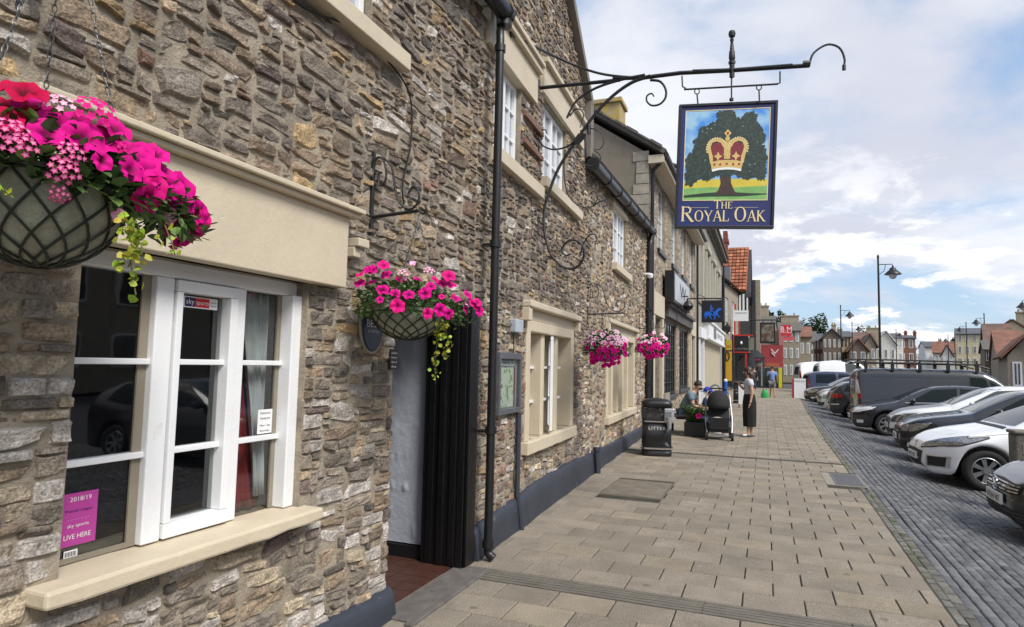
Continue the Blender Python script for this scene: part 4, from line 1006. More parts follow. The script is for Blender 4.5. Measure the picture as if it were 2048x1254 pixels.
def basket(c,Rb,hb,hook,flw,label,seed,trail=(),nleaf=900,ls=.035,fr_=(.30,.24,.15),far=False,rad=None,lab=None):
    """c rim centre; flw list of (px,py,size_m,kind) or count for random"""
    random.seed(seed)
    o=root('hanging_basket',c,label,'flower basket','hanging flower baskets on the pub wall')
    c=V(c)
    prof=[(Rb*math.cos(math.radians(a)),-hb*math.sin(math.radians(a))) for a in (2,12,24,36,48,60,72,84)][::-1]
    m=MB(); m.lathe([(.01,-hb)]+prof+[(Rb*.97,.02),(Rb*.9,0)],c,36); m.build('bowl',linm,o,smooth=True)
    m=MB(); nw=14
    def bp(a,t): # t 0 rim ..1 bottom
        th=t*math.radians(80); return c+V((Rb*1.02*math.cos(th)*math.cos(a),Rb*1.02*math.cos(th)*math.sin(a),-hb*1.02*math.sin(th)))
    for k in range(nw):
        for sg in (-1,1): m.tube([bp(2*math.pi*k/nw+sg*t*1.25,t) for t in [i/10 for i in range(11)]],.0037 if not far else .004,5)
    m.tube([bp(2*math.pi*k/36,0) for k in range(37)],.004,6); m.tube([bp(2*math.pi*k/24,1) for k in range(25)],.004,6)
    m.build('wire_cage',wirem,o,smooth=True)
    # chains
    m=MB()
    tops=V(hook)-V((0,0,.05))
    for k in range(3):
        a=bp(.6+k*2.094,0); n=int((tops-a).length/.022); d=(tops-a).normalized(); s1=d.orthogonal().normalized(); s2=d.cross(s1)
        if far: m.tube([a,tops],.004,4); continue
        for i in range(n):
            cc=a+d*(i+.5)*.022; s_=s1 if i%2 else s2
            m.tube([cc+d*.014*math.cos(t)+s_*.006*math.sin(t) for t in [q*math.pi/4 for q in range(9)]],.0017,4,cap=False)
    m.tube(crom([tops,tops+V((0,0,.03)),tops+V((.012,0,.05)),tops+V((.0,0,.065)),tops+V((-.01,0,.05))],4),.004,6)
    m.build('chain',mat('chain_steel',(.16,.16,.16),.4,metal=.7),o)
    ex,ey,ez=fr_
    fm=MB(); cols=[(.06,.115,.03),(.08,.155,.04),(.04,.08,.024),(.12,.20,.05)]
    for i in range(nleaf):
        th=R(0,2*math.pi); ph=math.asin(R(-.25,1)); k=R(.45,1.0)**.5
        dd=V((math.cos(th)*math.cos(ph)*ex,math.sin(th)*math.cos(ph)*ey,math.sin(ph)*ez))*k
        if rad: dd+=V(rad)*R(0,1)*max(0,math.cos(th-.9))
        p=c+dd+V((0,0,.01)); out=dd.normalized()*.7+V((R(-1,1),R(-1,1),R(-.6,.8)))
        cf=R(.7,1.3); col=tuple(x*cf for x in random.choice(cols)); L_=ls*R(.6,1.3)
        leaf(fm,p,out,V((R(-.3,.3),R(-.3,.3),1)).normalized(),L_,L_*R(.45,.75),col)
    for (pts,n_) in trail:   # lime creeping stems
        P=crom([V(p) for p in pts],8)
        fm.tube(P,.002,4,0,(.08,.10,.02))
        for i in range(n_):
            q=P[int(R(0,len(P)-1))]+V((R(-1,1),R(-1,1),R(-.4,.4)))*.022; L_=.022*R(.7,1.3)*(1.3 if far else 1)
            leaf(fm,q,V((R(-1,1),R(-1,1),R(-1,.2))),V((R(-1,1),R(-1,1),.3)).normalized(),L_,L_*.95,tuple(x*R(.75,1.25) for x in (.30,.36,.035)))
    fm.build('foliage',leafm[0],o,cols=True)
    E_=V((ex,ey,ez))*1.03
    for (px,py,sz,kd) in flw:
        r_=ray(px,py); oc=CAM-c
        A_=sum((r_[i]/E_[i])**2 for i in range(3)); B_=2*sum(r_[i]*oc[i]/E_[i]**2 for i in range(3)); C0=sum((oc[i]/E_[i])**2 for i in range(3))-1
        D=B_*B_-4*A_*C0
        if D>0: p=CAM+r_*((-B_-math.sqrt(D))/(2*A_)); nn=V(((p-c).x/E_.x**2,(p-c).y/E_.y**2,(p-c).z/E_.z**2)).normalized()
        else: p=CAM+r_*(-B_/(2*A_)); nn=V(((p-c).x/E_.x**2,(p-c).y/E_.y**2,(p-c).z/E_.z**2)).normalized()
        nn=(nn+(CAM-p).normalized()*.75+V((R(-.35,.35),R(-.35,.35),R(-.1,.3)))).normalized()
        me=fobj(kd,random.randint(0,5)); f=bpy.data.objects.new('flower',me); C.objects.link(f); f.parent=o
        q=nn.to_track_quat('Z','Y'); f.rotation_euler=q.to_euler(); f.location=p-c+nn*.004; s_=sz/2*(p-CAM).length*.93/1280*R(.92,1.08)
        f.scale=(s_*R(.9,1.08),s_*R(.9,1.08),s_*R(.9,1.1))
    return o
k1=.0165/8.0   # metres per source pixel at the near basket (about 2.06 m away)
def cen(px,py,D):
    r_=ray(px,py); return CAM+r_*(D/abs(r_.dot(_F.copy() if 0 else (CM@V((0,0,-1))))))
c1=cen(88,372,1.78); mp=1.78/1280
FL1=[(20,215,95,'r'),(50,185,88,'r'),(72,225,84,'m'),(115,212,62,'u'),(190,228,72,'g'),(112,252,84,'m'),(165,275,96,'m'),(198,280,90,'m'),(25,268,62,'v'),(38,292,54,'v'),(140,310,58,'v'),(126,343,62,'v'),(203,323,52,'m'),(276,302,78,'m'),(283,328,92,'m'),(322,352,80,'m'),(362,378,84,'m'),(293,397,76,'p'),(333,378,66,'m'),(376,402,58,'m'),(382,437,66,'p'),(403,442,60,'p'),(362,482,56,'m'),(340,432,40,'w'),(236,430,36,'w'),(118,388,44,'v'),(150,245,70,'m'),(5,240,80,'r'),(310,310,66,'m'),(352,440,60,'m'),(345,458,46,'m'),(240,300,40,'g')]
FL1=[(a,b,c_*.84,d) for a,b,c_,d in FL1]+[(300,350,70,'m'),(345,385,60,'m'),(365,405,60,'p'),(390,460,50,'m'),(372,470,46,'m'),(340,372,60,'m'),(308,375,60,'p'),(260,340,60,'m'),(395,425,50,'m'),(355,425,50,'m'),(92,268,60,'m'),(230,258,56,'m')]
tr1=[([cen(250,430,1.62),cen(262,480,1.6),cen(262,530,1.6),cen(272,590,1.6)],46),([cen(255,440,1.62),cen(285,500,1.58),cen(262,520,1.58)],22),([cen(330,450,1.6),cen(345,490,1.6),cen(350,510,1.6)],8),([cen(0,370,1.5),cen(8,388,1.5)],6)]
basket(c1,.205,.225,(c1.x,c1.y,3.0),FL1,'large near flower basket at the far left with magenta petunias spilling to the right',21,tr1,3000,.045,(.27,.37,.155),rad=(.0,.13,-.08))
c2=cen(817,626,3.72); mp=3.72/1280
FL2=[(720,550,18),(720,567,24),(745,540,22),(767,531,24),(772,550,24),(765,580,30),(800,560,22),(790,588,24),(817,590,26),(795,612,28),(850,587,24),(862,573,22),(897,552,26),(885,568,26),(900,570,26),(855,627,26),(880,620,26),(897,628,24),(883,594,14),(910,597,24),(935,590,22),(945,607,26),(930,618,24),(958,622,22),(955,605,22),(737,540,20),(835,560,18),(870,560,20),(745,565,18),(760,600,16)]
FL2=[(a,b,c_*1.12,'m' if i%3 else 'p') for i,(a,b,c_) in enumerate(FL2)]+[(825,527,16,'w'),(857,543,26,'u'),(808,548,26,'u'),(812,560,18,'u'),(935,607,20,'x')]
tr2=[([cen(880,640,3.6),cen(875,680,3.6),cen(870,720,3.6),cen(871,765,3.6)],40),([cen(885,640,3.6),cen(895,680,3.6),cen(893,715,3.6)],40),([cen(870,645,3.6),cen(880,670,3.6),cen(868,690,3.6)],30)]
basket(c2,.205,.155,hk2,FL2,'flower basket over the grey doorway with pink petunias and a lime trailing stem',33,tr2,1500,.034,(.30,.34,.17),rad=(.03,.16,-.05))
random.seed(8)
def rf(cx,cy,rx,ry,n,mp,sz,pale):
    out=[]
    for i in range(n):
        a=R(0,6.28); t=math.sqrt(R(0,1)); x=cx+rx*t*math.cos(a); y=cy+ry*t*math.sin(a); k='x' if (y<cy-ry*.2 and random.random()<pale) else ('w' if (y<cy-ry*.1 and random.random()<.3) else random.choice('mmp'))
        out.append((x,y,sz*R(.9,1.25),k))
    return out
c3=cen(1212,702,8.3); basket(c3,.2,.14,(c3.x,c3.y,2.35),rf(1212,696,45,36,75,8.3/1280,11,.75),'flower basket, pale pink above magenta, hanging left of the farther mullioned window',41,(),900,.05,(.30,.30,.24),far=True)
c4=cen(1305,700,11.6); basket(c4,.2,.14,(c4.x,c4.y,2.5),rf(1307,690,36,27,60,11.6/1280,9,.6),'farthest pink and magenta flower basket, beside the downpipe ending the pub',43,(),800,.055,(.31,.31,.25),far=True)
# ================= the terrace beyond the pub =================
random.seed(23)
class Fac:
    def __init__(s,a,b): # ground line from a to b, outward normal to the right of... street side
        s.P=V((a[0],a[1],0)); s.d=(V((b[0],b[1],0))-s.P); s.L=s.d.length; s.d.normalize(); s.n=V((s.d.y,-s.d.x,0))
    def at(s,px,py,n=0):
        P0=s.P+s.n*n; p=PP(px,py,P0,s.n); return ((p-P0).dot(s.d),p.z)
    def W(s,a,z,n=0): p=s.P+s.d*a+s.n*n; p.z=z; return p
    def bar(s,m,s0,s1,z0,z1,n0,n1,mi=0): m.obox(s.W(s0,z0,n0),s.d*(s1-s0),(0,0,z1-z0),s.n*(n1-n0),mi)
shopst=mat('shop_stone',(.3,.26,.2),.9,var=.2,ns=5,bump=.5,bs=40)
dglass=mat('dark_pane',(.02,.025,.03),.08,var=.2,spec=.8)
lglass=mat('sky_pane',(.22,.25,.28),.08,var=.3,ns=1.5,spec=.8)
def stonewall(name,par,F,s1,zt,holes=(),pal=None,hs=(.09,.22),step=.06,res=(4,3),cb=None,extra_top=None,s0=0.0,mt=None):
    tf=extra_top or (lambda s:zt)
    m=MB(); wallback(m,s0,s1,-.1,list(holes),lambda s,z,n=0:F.W(s,z,n),tf,.25); m.build('wall',mt or mort,par)
    m=MB(); rubble(m,s0,s1,.0,zt+(.01 if not extra_top else 2),list(holes),lambda s,z,n=0:F.W(s,z,n),tf,cb or (lambda s,z:stonecol(12,z)),hs=hs,ar=(1.2,3),res=res,step=step,prou=(.005,.02),gap=.004); m.build('stonework',stonem,par,cols=True,smooth=2)
def sash(F,par,s0,s1,z0,z1,n=-.08,cols=2,rows=4,mt=white,gm=lglass,sill=None,ft=.06,only=None):
    m=MB(); F.bar(m,s0,s0+ft,z0,z1,n-.04,n); F.bar(m,s1-ft,s1,z0,z1,n-.04,n); F.bar(m,s0+ft,s1-ft,z0,z0+ft,n-.04,n); F.bar(m,s0+ft,s1-ft,z1-ft,z1,n-.04,n)
    for k in range(1,rows): z=z0+(z1-z0)*k/rows; F.bar(m,s0+ft,s1-ft,z-.012,z+.012,n-.04,n-.008)
    for k in range(1,cols): s=s0+(s1-s0)*k/cols; F.bar(m,s-.012,s+.012,z0+ft,z1-ft,n-.0395,n-.006)
    w_=m.build('window',mt,par); m=MB(); F.bar(m,s0+.02,s1-.02,z0+.02,z1-.02,n-.035,n-.028); m.build('pane',gm,w_)
    if sill: m=MB(); F.bar(m,s0-.08,s1+.08,z0-.12,z0,-.15,.07); m.build('sill',sill,w_)
    return w_
# --- building two: gabled, rendered side, stone front, dark shop windows
YB=16.05; XB=-2.72
B2=root('gabled_shop',(XB,YB,0),'stone shop with rendered gable side and tall dark ground-floor windows next to the pub','shop')
F2=Fac((XB,YB),(-2.72,27.6)); L2=F2.L
hl=[(1.6,2.9,4.85,6.75),(4.4,5.7,4.85,6.75),(7.0,8.3,4.85,6.75),(9.6,10.9,4.85,6.75),(.75,2.0,-.1,2.9),(2.95,5.6,.75,3.0),(6.4,9.2,.85,3.0),(9.7,10.9,-.1,2.8)]
stonewall('w',B2,F2,L2,7.1,hl,hs=(.07,.17))
for h in hl[:4]: sash(F2,B2,*h,sill=black,rows=4)
for h in hl[4:]:
    if h[2]<0:
        m=MB(); F2.bar(m,h[0],h[1],0,h[3],-.6,-.5); m.build('door',mat('door_dark',(.04,.035,.03),.6),B2)
        m=MB(); F2.bar(m,h[0]-.28,h[0]-.001,0,h[3]+.05,-.1,.08); F2.bar(m,h[1]+.001,h[1]+.28,0,h[3]+.05,-.1,.08); F2.bar(m,h[0]-.28,h[1]+.28,h[3]+.051,h[3]+.65,-.1,.10); m.build('door_surround',cream,B2)
    else: sash(F2,B2,*h,n=-.05,cols=5,rows=6,mt=black,gm=dglass,sill=mat('sill_grey',(.06,.065,.075),.7),ft=.08)
m=MB(); F2.bar(m,2.7,9.4,3.05,3.35,-.02,.16); F2.bar(m,2.6,9.5,3.35,3.45,-.02,.24); m.build('shop_cornice',mat('cornice_dark',(.10,.095,.09),.7,bump=.4),B2)
rend=mat('gable_render',(.215,.185,.145),.92,var=.10,ns=2.5,bump=.5,bs=35,dirt=((.12,.105,.085),1.3,.5,.72))
m=MB(); m.poly([(XB,YB,-.1),(XB,YB,7.0),(-7.2,YB,10.1),(-11.8,YB,7.0),(-11.8,YB,-.1)]); m.build('gable_wall',rend,B2)
m=MB(); m.poly([(XB,27.6,-.1),(XB,27.6,7.1),(-7.2,27.6,10.1),(-11.8,27.6,7),(-11.8,27.6,-.1)]); m.poly([(-11.8,YB,-.1),(-11.8,27.6,-.1),(-11.8,27.6,7),(-11.8,YB,7)]); m.build('back_wall',rend,B2)
m=MB(); z=3.9
while z<6.9:
    h=R(.2,.34); w_=R(.25,.5); m.box((XB-w_,YB-.03,z),(XB+.02,YB+.01,z+h-.02)); z+=h
m.build('quoins',mat('quoin_pale',(.33,.30,.25),.9,var=.2,ns=6,bump=.6),B2)
m=MB(); slabq(m,(-2.32,YB-.15,6.93),(-2.32,27.7,6.93),(-7.2,27.7,10.25),(-7.2,YB-.15,10.25),.12); slabq(m,(-12,YB-.15,6.93),(-12,27.7,6.93),(-7.2,27.7,10.25),(-7.2,YB-.15,10.25),.12)
for i in range(16):   # ragged stone verge
    t=i/16; x=-2.35-4.85*t; z=7.02+3.32*t; m.obox((x,YB-.2+R(-.03,.03),z+.03),(-.28,0,.19),(0,.4,0),(0,0,R(.04,.09)))
m.build('roof',tilem,B2)
m=MB(); m.box((-2.7,YB-.1,6.72),(-2.3,27.6,6.92)); m.build('eaves_soffit',cream,B2)
m=MB(); m.tube([(-2.26,YB-.1,6.9),(-2.26,27.6,6.9)],.07,8); m.build('gutter',black,B2,smooth=True)
m=MB(); m.tube([(-2.28,YB,6.86),(-2.6,YB+.1,6.6),(-2.63,YB+.12,6.3),(-2.63,YB+.12,0)],.05,8); m.build('downpipe',black,B2,smooth=True)
c=PY(1217,205,20.5); lich=mat('chimney_stone',(.36,.28,.15),.9,var=.2,ns=5,bump=.5,dirt=((.48,.33,.03),6,.5,.6))
m=MB(); m.box((c.x-.45,20.2,8),(c.x+.45,21.1,c.z-.15)); m.box((c.x-.52,20.12,c.z-.15),(c.x+.52,21.18,c.z)); m.build('chimney',lich,B2,bevel=.02)
# hanging light-box sign and lantern on its front
def box_thing(name,label,cat,fn,mt,bev=0): 
    pass
ls=root('shop_sign',F2.W(4.0,4.0),'silver-faced black fascia lightbox high on the stone shop above its dark windows','sign')
m=MB(); a=F2.at(1349,548,.35); b=F2.at(1380,600,.35); s0,s1=a[0],a[0]+(b[0]-a[0]); F2.bar(m,s0,s1,3.45,4.35,.08,.34); m.build('housing',black,ls)
m=MB(); F2.bar(m,s0+.15,s1-.15,3.52,4.28,.341,.35); m.build('face',mat('sign_silver',(.42,.44,.47),.35,var=.15,ns=3),ls)
text('lettering','~ Salon ~' if 0 else 'W',bl,F2.W((s0+s1)/2,3.7,.352),F2.d,(0,0,1),.42,1.6,.002,ls)
lamp_b=root('wall_lantern',F2.W(8.6,3.6),'black globe lantern on an iron arm above the shop doorway','lantern')
p=PX(1376,612,-2.2); m=MB(); m.lathe([(.02,-.16),(.12,-.1),(.17,0),(.12,.1),(.05,.17),(.04,.24)],p,12); m.build('globe',black,lamp_b,smooth=True)
m=MB(); m.tube([V((-2.72,p.y,p.z+.3)),p+V((0,0,.3)),p+V((0,0,.2))],.02,6); m.build('arm',iron,lamp_b)
hs_=root('horse_sign',PY(1425,622,24),'black square hanging sign with a blue horse and rider, projecting over the pavement','sign')
YH=24.0
m=MB(); a,b=PY(1403,601,YH),PY(1447,645,YH); m.box((a.x,YH-.04,b.z),(b.x,YH+.04,a.z)); m.build('panel',mat('sign_black',(.012,.014,.02),.4),hs_)
blu=mat('horse_blue',(.01,.13,.62),.5,var=.3,ns=9)
HX=lambda pts:[PY(1280+x/6.27,600+y/6.27,YH-.045) for x,y in pts]
def sil(pts,name,mt): 
    m=MB(); P=HX(pts); from mathutils.geometry import tessellate_polygon
    T=tessellate_polygon([P]); m.add(P,[t if (P[t[1]]-P[t[0]]).cross(P[t[2]]-P[t[0]]).y<0 else t[::-1] for t in T]); m.build(name,mt,hs_)
sil([(805,185),(815,150),(850,142),(900,150),(950,140),(975,105),(1000,98),(1022,110),(1012,128),(990,135),(975,160),(985,190),(1010,215),(1003,222),(965,195),(945,190),(950,215),(935,248),(925,246),(932,215),(915,190),(880,190),(890,215),(905,240),(895,244),(872,215),(862,190),(845,195),(825,240),(812,238),(828,200),(822,180),(812,215),(803,212)],'horse',blu)
sil([(880,150),(876,110),(882,85),(878,70),(888,60),(900,62),(905,75),(905,90),(930,118),(925,124),(908,115),(912,150),(925,185),(915,188),(895,160)],'rider',mat('rider_blue',(.03,.10,.42),.5))
m=MB(); p0=PY(1335,575,YH); a=PY(1378,597,YH); b=PY(1447,597,YH); 
m.tube([(-2.72,YH,b.z+.02),(b.x,YH,b.z)],.028,6); m.tube([(-2.72,YH,b.z+.45),(-1.95,YH,b.z+.02)],.015,6)
for q in (1410,1440): w0=PY(q,600,YH); m.tube([(w0.x,YH,b.z),(w0.x,YH,w0.z-.04)],.012,5)
m.build('arm',iron,hs_)
# --- building three: ashlar front with cornice
ash=mat('ashlar_stone',(.31,.285,.235),.9,var=.12,ns=1.2,bump=.5,bs=18,dirt=((.16,.15,.13),1.1,.48,.72))
B3=root('ashlar_building',(-2.7,27.65,0),'pale dressed stone building with heavy cornice and tall narrow windows','building')
F3=Fac((-2.72,27.65),(-2.72,46)); L3=F3.L
c0,c1_=F3.at(1402,464,.3),F3.at(1453,515,.3); zc=(c0[1]+c1_[1])/2; zc=9.0
hl3=[(i,i+1.4,4.6,7.2) for i in (1.6,5.4,9.2,13.2)]+[(.9,3.2,-.1,2.9),(4.2,15.8,-.1,3.0)]
m=MB(); wallback(m,0,L3,-.1,hl3,lambda s,z,n=0:F3.W(s,z,n),lambda s:zc+1.2,.3); m.build('wall',ash,B3)
m=MB(); F3.bar(m,-.1,L3+.1,zc-.35,zc-.15,-.02,.12); F3.bar(m,-.1,L3+.1,zc-.149,zc+.1,-.02,.35); F3.bar(m,-.1,L3+.1,zc+.1005,zc+.2,-.02,.45); m.build('cornice',mat('cornice_stone',(.15,.14,.12),.9,var=.25,bump=.5),B3)
for i,h in enumerate(hl3[:4]):
    sash(F3,B3,*h,sill=ash,rows=4); m=MB(); F3.bar(m,h[0]-.35,h[0]-.001,h[2]-.1,h[3]+.25,-.02,.09); F3.bar(m,h[1]+.001,h[1]+.35,h[2]-.1,h[3]+.25,-.02,.09); F3.bar(m,h[0]-.4,h[1]+.4,h[3]+.2505,h[3]+.5,-.02,.16); m.build('window_surround',mat('surround_stone',(.42,.39,.32),.85,var=.1),B3)
m=MB(); m.box((-12,27.66,-.1),(-11.8,46,9)); m.poly([(-2.72,46,-.1),(-12,46,-.1),(-12,46,9.6),(-2.72,46,10.2)]); m.poly([(-2.72,27.65,-.1),(-2.72,27.65,10.2),(-12,27.65,9.6),(-12,27.65,-.1)]); m.build('side_wall',ash,B3)
m=MB(); slabq(m,(-2.8,27.7,10.0),(-2.8,46,10.0),(-7.5,46,11.8),(-7.5,27.7,11.8)); m.build('roof',slate,B3)
m=MB(); F3.bar(m,.9,1.25,0,2.9,-.1,.12); F3.bar(m,2.85,3.2,0,2.9,-.1,.12); F3.bar(m,.8,3.3,2.901,3.35,-.1,.2); m.build('porch',white,B3)
m=MB(); F3.bar(m,1.25,2.85,0,2.9,-.4,-.35); m.build('door',mat('door_grey',(.10,.12,.13),.5),B3)
pan=mat('shutter_cream',(.52,.47,.36),.6,var=.06,ns=2)
m=MB(); F3.bar(m,4.2,15.8,0,3.0,-.12,-.05)
for i in range(24): s_=4.2+i*.485; F3.bar(m,s_,s_+.20,0.05,2.95,-.049,.02)
m.build('shopfront_panels',pan,B3)
m=MB(); F3.bar(m,3.9,16.2,3.05,3.75,-.02,.28); F3.bar(m,3.8,16.3,3.751,3.85,-.02,.36); F3.bar(m,3.85,16.25,2.95,3.0495,-.02,.33); m.build('fascia',white,B3)
text('lettering','GARDEN ROOMS' if 0 else 'OFFICES',mat('fascia_grey',(.25,.25,.27),.6),F3.W(11.5,3.25,.285),F3.d,(0,0,1),.26,5,.003,B3)
m=MB(); F3.bar(m,6.8,8.4,3.12,3.66,.281,.30); m.build('fascia_plaque',mat('plaque_grey',(.14,.14,.15),.5),B3)
m=MB(); m.tube([F3.W(L3-.2,8.6,.14),F3.W(L3-.2,0,.14)],.07,6); m.tube([F3.W(.1,8.8,.5),F3.W(.15,7.7,.1),F3.W(.15,0,.1)],.05,6); m.build('downpipe',black,B3)
# --- building four: low house and yellow shop
B4=root('low_house',(-2.7,46,0),'low brown tiled house with white sash windows over a yellow shop','house')
F4=Fac((-2.62,46.1),(-1.95,54)); L4=F4.L
z4=7.6; m=MB(); hl4=[(.8,2.4,4.2,6.6),(4.2,5.8,4.2,6.6),(.4,6.9,-.1,3.6)]
m=MB(); wallback(m,0,L4,-.1,hl4,lambda s,z,n=0:F4.W(s,z,n),lambda s:z4,.25); m.build('wall',shopst,B4)
for h in hl4[:2]: sash(F4,B4,*h,sill=white,rows=4,ft=.12)
m=MB(); slabq(m,F4.W(-.1,z4,.3),F4.W(L4,z4,.3),F4.W(L4,z4+3.5,-4),F4.W(-.1,z4+3.5,-4)); m.build('roof',mat('brown_tiles',(.10,.06,.045),.9,var=.3,bump=.7,bs=14),B4)
m=MB(); F4.bar(m,.4,6.9,.0,3.6,-.2,-.08); m.build('shop_window',dglass,B4)
yel=mat('shop_yellow',(.60,.33,.02),.6,var=.08)
yo=root('yellow_board',F4.W(3,0,0),'tall yellow shop board with a dark ring on it beside the cream shopfront','sign')
YY=46.9
def fpx(m,x0,y0,x1,y1,Y,d,mi=0):
    a,b=PY(x0,y0,Y),PY(x1,y1,Y); m.box((min(a.x,b.x),Y,min(a.z,b.z)),(max(a.x,b.x),Y+d,max(a.z,b.z)),mi); return a,b
m=MB(); fpx(m,1451,680,1463.5,700,YY,.15); m.build('upper_board',mat('sign_yellow_green',(.55,.42,.03),.6,var=.1),yo)
m=MB(); fpx(m,1451,703,1463.5,762,YY,.15); m.build('board',yel,yo)
m=MB(); cc=PY(1455,712,YY-.03); m.tube([cc+V((.13*math.cos(t),0,.30*math.sin(t))) for t in [i*math.pi/8 for i in range(17)]],.035,6); m.build('ring',bl,yo)
text('lettering','SALE',redp,PY(1457,695,YY-.01),(1,0,0),(0,0,1),.18,.35,.003,yo)
# --- building five: red pantiled gable, timbered front, red shop box
rt=mat('red_tiles',(.30,.105,.055),.85,var=.25,ns=1.6,bump=.3,dirt=((.14,.07,.05),2.2,.55,.7))
B5=root('tiled_gable_house',(-1.6,54,0),'tall house with steep orange-red tiled roof and dark timbered gable front','house')
YR=57.5
r0,r1=PY(1440,497,YR),PY(1498,497,YR); e0,e1=PY(1440,583,54.0),PY(1493,583,54.0)
m=MB(); slabq(m,(e0.x-2,54,e1.z),(e1.x,54,e1.z),(r1.x,YR,r1.z),(r0.x-2,YR,r1.z),.15); slabq(m,(e0.x-2,61,e1.z),(e1.x+.3,61,e1.z),(r1.x,YR,r1.z),(r0.x-2,YR,r1.z),.15)
m.build('roof',rt,B5)
m=MB(); n=13; hz=(r1.z-e1.z)
for j in range(n):    # courses of pantiles
    t=j/n
    for i in range(13):
        x=e1.x-.30*(i+1)+t*(r1.x-e1.x); k=R(.6,1.5)
        m.obox((x,54+3.5*t-.10,e1.z+hz*t+.12+R(0,.02)),(.24,0,0),(0,3.5/n*.72,hz/n*.72),(0,-.09,.05),0,(.33*k,.12*k,.06*k))
m.build('tile_courses',mat('pantile',(.3,.1,.05),.85,var=.15,attr=True),B5,cols=True)
m=MB(); g=e1.x-.12
m.prism([(g,54.1,0),(g,60.9,0),(g,60.9,e1.z),(g+.1,YR,r1.z-.1),(g,54.1,e1.z)],(-6,0,0)); m.build('wall',mat('gable_dark',(.06,.055,.05),.9,var=.3,bump=.4),B5)
m=MB()
for i,y in enumerate((54.4,55.6,56.9,58.2,59.5)): m.box((g+.001,y,3.6),(g+.06,y+.55,8.2))
m.build('plaster_panel',white,B5)
bw=mat('barge_dark',(.035,.035,.04),.8)
m=MB(); m.obox((e1.x-.1,54.0,e1.z-.1),(.45,0,0),(0,3.5,r1.z-e1.z),(0,-.1,-.35)); m.obox((e1.x-.1,61,e1.z-.1),(.45,0,0),(0,-3.5,r1.z-e1.z),(0,.1,-.35)); m.build('barge_board',bw,B5)
m=MB(); fpx(m,1478,588,1499,672,54.0,.15); m.build('side_front',mat('timber_dark',(.05,.05,.055),.8),B5)
for q,(x0,x1,y0,y1) in enumerate(((1478,1482,590,625),(1485,1489,588,625),(1493,1496,595,625))): m=MB(); fpx(m,x0,y0,x1,y1,53.93,.06); m.build('window',white,B5)
cst=mat('brick_red',(.20,.06,.04),.9,var=.2,bump=.4); m=MB(); fpx(m,1446,462,1455,520,52.5,1.2); fpx(m,1444.5,478,1457,484,52.45,1.3); m.build('chimney',cst,B5)
m=MB(); a=PY(1451,535,50); m.box((a.x-1.5,49.5,7.5),(a.x+.35,50.6,a.z)); m.build('dormer',mat('lead_grey',(.16,.17,.19),.6,var=.2),B4)
# red framed shop box
rs=root('red_shopfront',PY(1486,700,50),'red framed black shop box projecting over the pavement on red posts','shopfront')
redf=mat('red_frame',(.50,.03,.02),.5)
YS=50.0
m=MB(); fpx(m,1468,672,1497,703,YS,.6); m.build('box',mat('box_black',(.012,.013,.015),.35),rs)
m=MB(); fpx(m,1466.5,669,1505,672,YS-.05,.9); fpx(m,1466.5,703,1499,706,YS-.05,.8); fpx(m,1466.5,672,1468.3,703,YS-.05,.3); m.build('red_edge',redf,rs)
for (x0,y0,x1,y1) in ((1468,640,1471,669),(1477,640,1480,669),(1490,706,1494,738)): m=MB(); fpx(m,x0,y0,x1,y1,YS-.02,.12); m.build('post',redf,rs)
m=MB(); fpx(m,1497.2,675,1508,700,YS+.05,.5); m.build('side_panel',mat('side_grey',(.18,.18,.14),.5),rs)
m=MB(); c=PY(1482.5,686,YS-.06); m.lathe([(.02,-.13),(.09,-.04),(.07,.08),(.02,.14)],c,8); m.build('white_emblem',wl,rs,smooth=True)
text('lettering','COFFEE',mat('letter_dim',(.3,.3,.3),.5),PY(1482.5,699,YS-.01),(1,0,0),(0,0,1),.11,.9,.003,rs)
m=MB(); fpx(m,1470,706,1510,775,YS+1.5,.1); m.build('shop_window',dglass,rs)
m=MB(); fpx(m,1469,706,1497,712,YS,.9); m.tube([PY(1474,722,YS+.2),PY(1488,708,YS+.2)],.05,6); m.build('brace',black,rs)
ws=root('white_sign',PY(1482,630,49),'plain white board sign with a thin grey line above the red shop box','sign')
m=MB(); fpx(m,1467.5,621,1497,642,49,.08); m.build('board',white,ws); m=MB(); fpx(m,1470,625,1494,626.2,48.985,.02); m.build('line',mat('line_grey',(.35,.35,.35),.6),ws)
fl=root('small_flag',PY(1470,612,49.5),'small red flag on the white-windowed house','flag'); m=MB(); fpx(m,1468.5,608,1472,619,49.5,.03); m.build('cloth',redf,fl); m=MB(); fpx(m,1467.8,606,1468.4,622,49.5,.03); m.build('pole',white,fl)
sl_=root('black_lantern',PY(1455,655,44),'black carriage lantern hanging above the yellow board','lantern'); m=MB(); m.lathe([(.05,-.3),(.16,-.2),(.22,.1),(.12,.22),(.03,.4)],PY(1455,657,44),8); m.build('lamp',black,sl_); 
m=MB(); q=PY(1455,657,44); m.tube([q+V((0,0,.38)),V((-2.7,44,q.z+.5))],.03,5); m.build('arm',black,sl_)
# second pub sign (black frame, muted picture) further down
p2=root('framed_sign',PY(1535,666,56),'black framed hanging sign with a muted brown and green picture further down the street','sign')
m=MB(); fpx(m,1519.5,645,1551,687,56,.12); m.build('frame',black,p2); m=MB(); fpx(m,1523,649,1547.5,683,55.98,.015); m.build('picture',paintmat('muted_picture',(.20,.19,.15),(.09,.045,.03),2.5,.42,.58),p2)
m=MB(); a=PY(1510,640,56); b=PY(1552,640,56); m.tube([a-V((1.6,0,0)),b],.05,5); 
for q in (1526,1544): m.tube([PY(q,640,56.05),PY(q,646,56.05)],.03,5)
m.build('arm',black,p2)
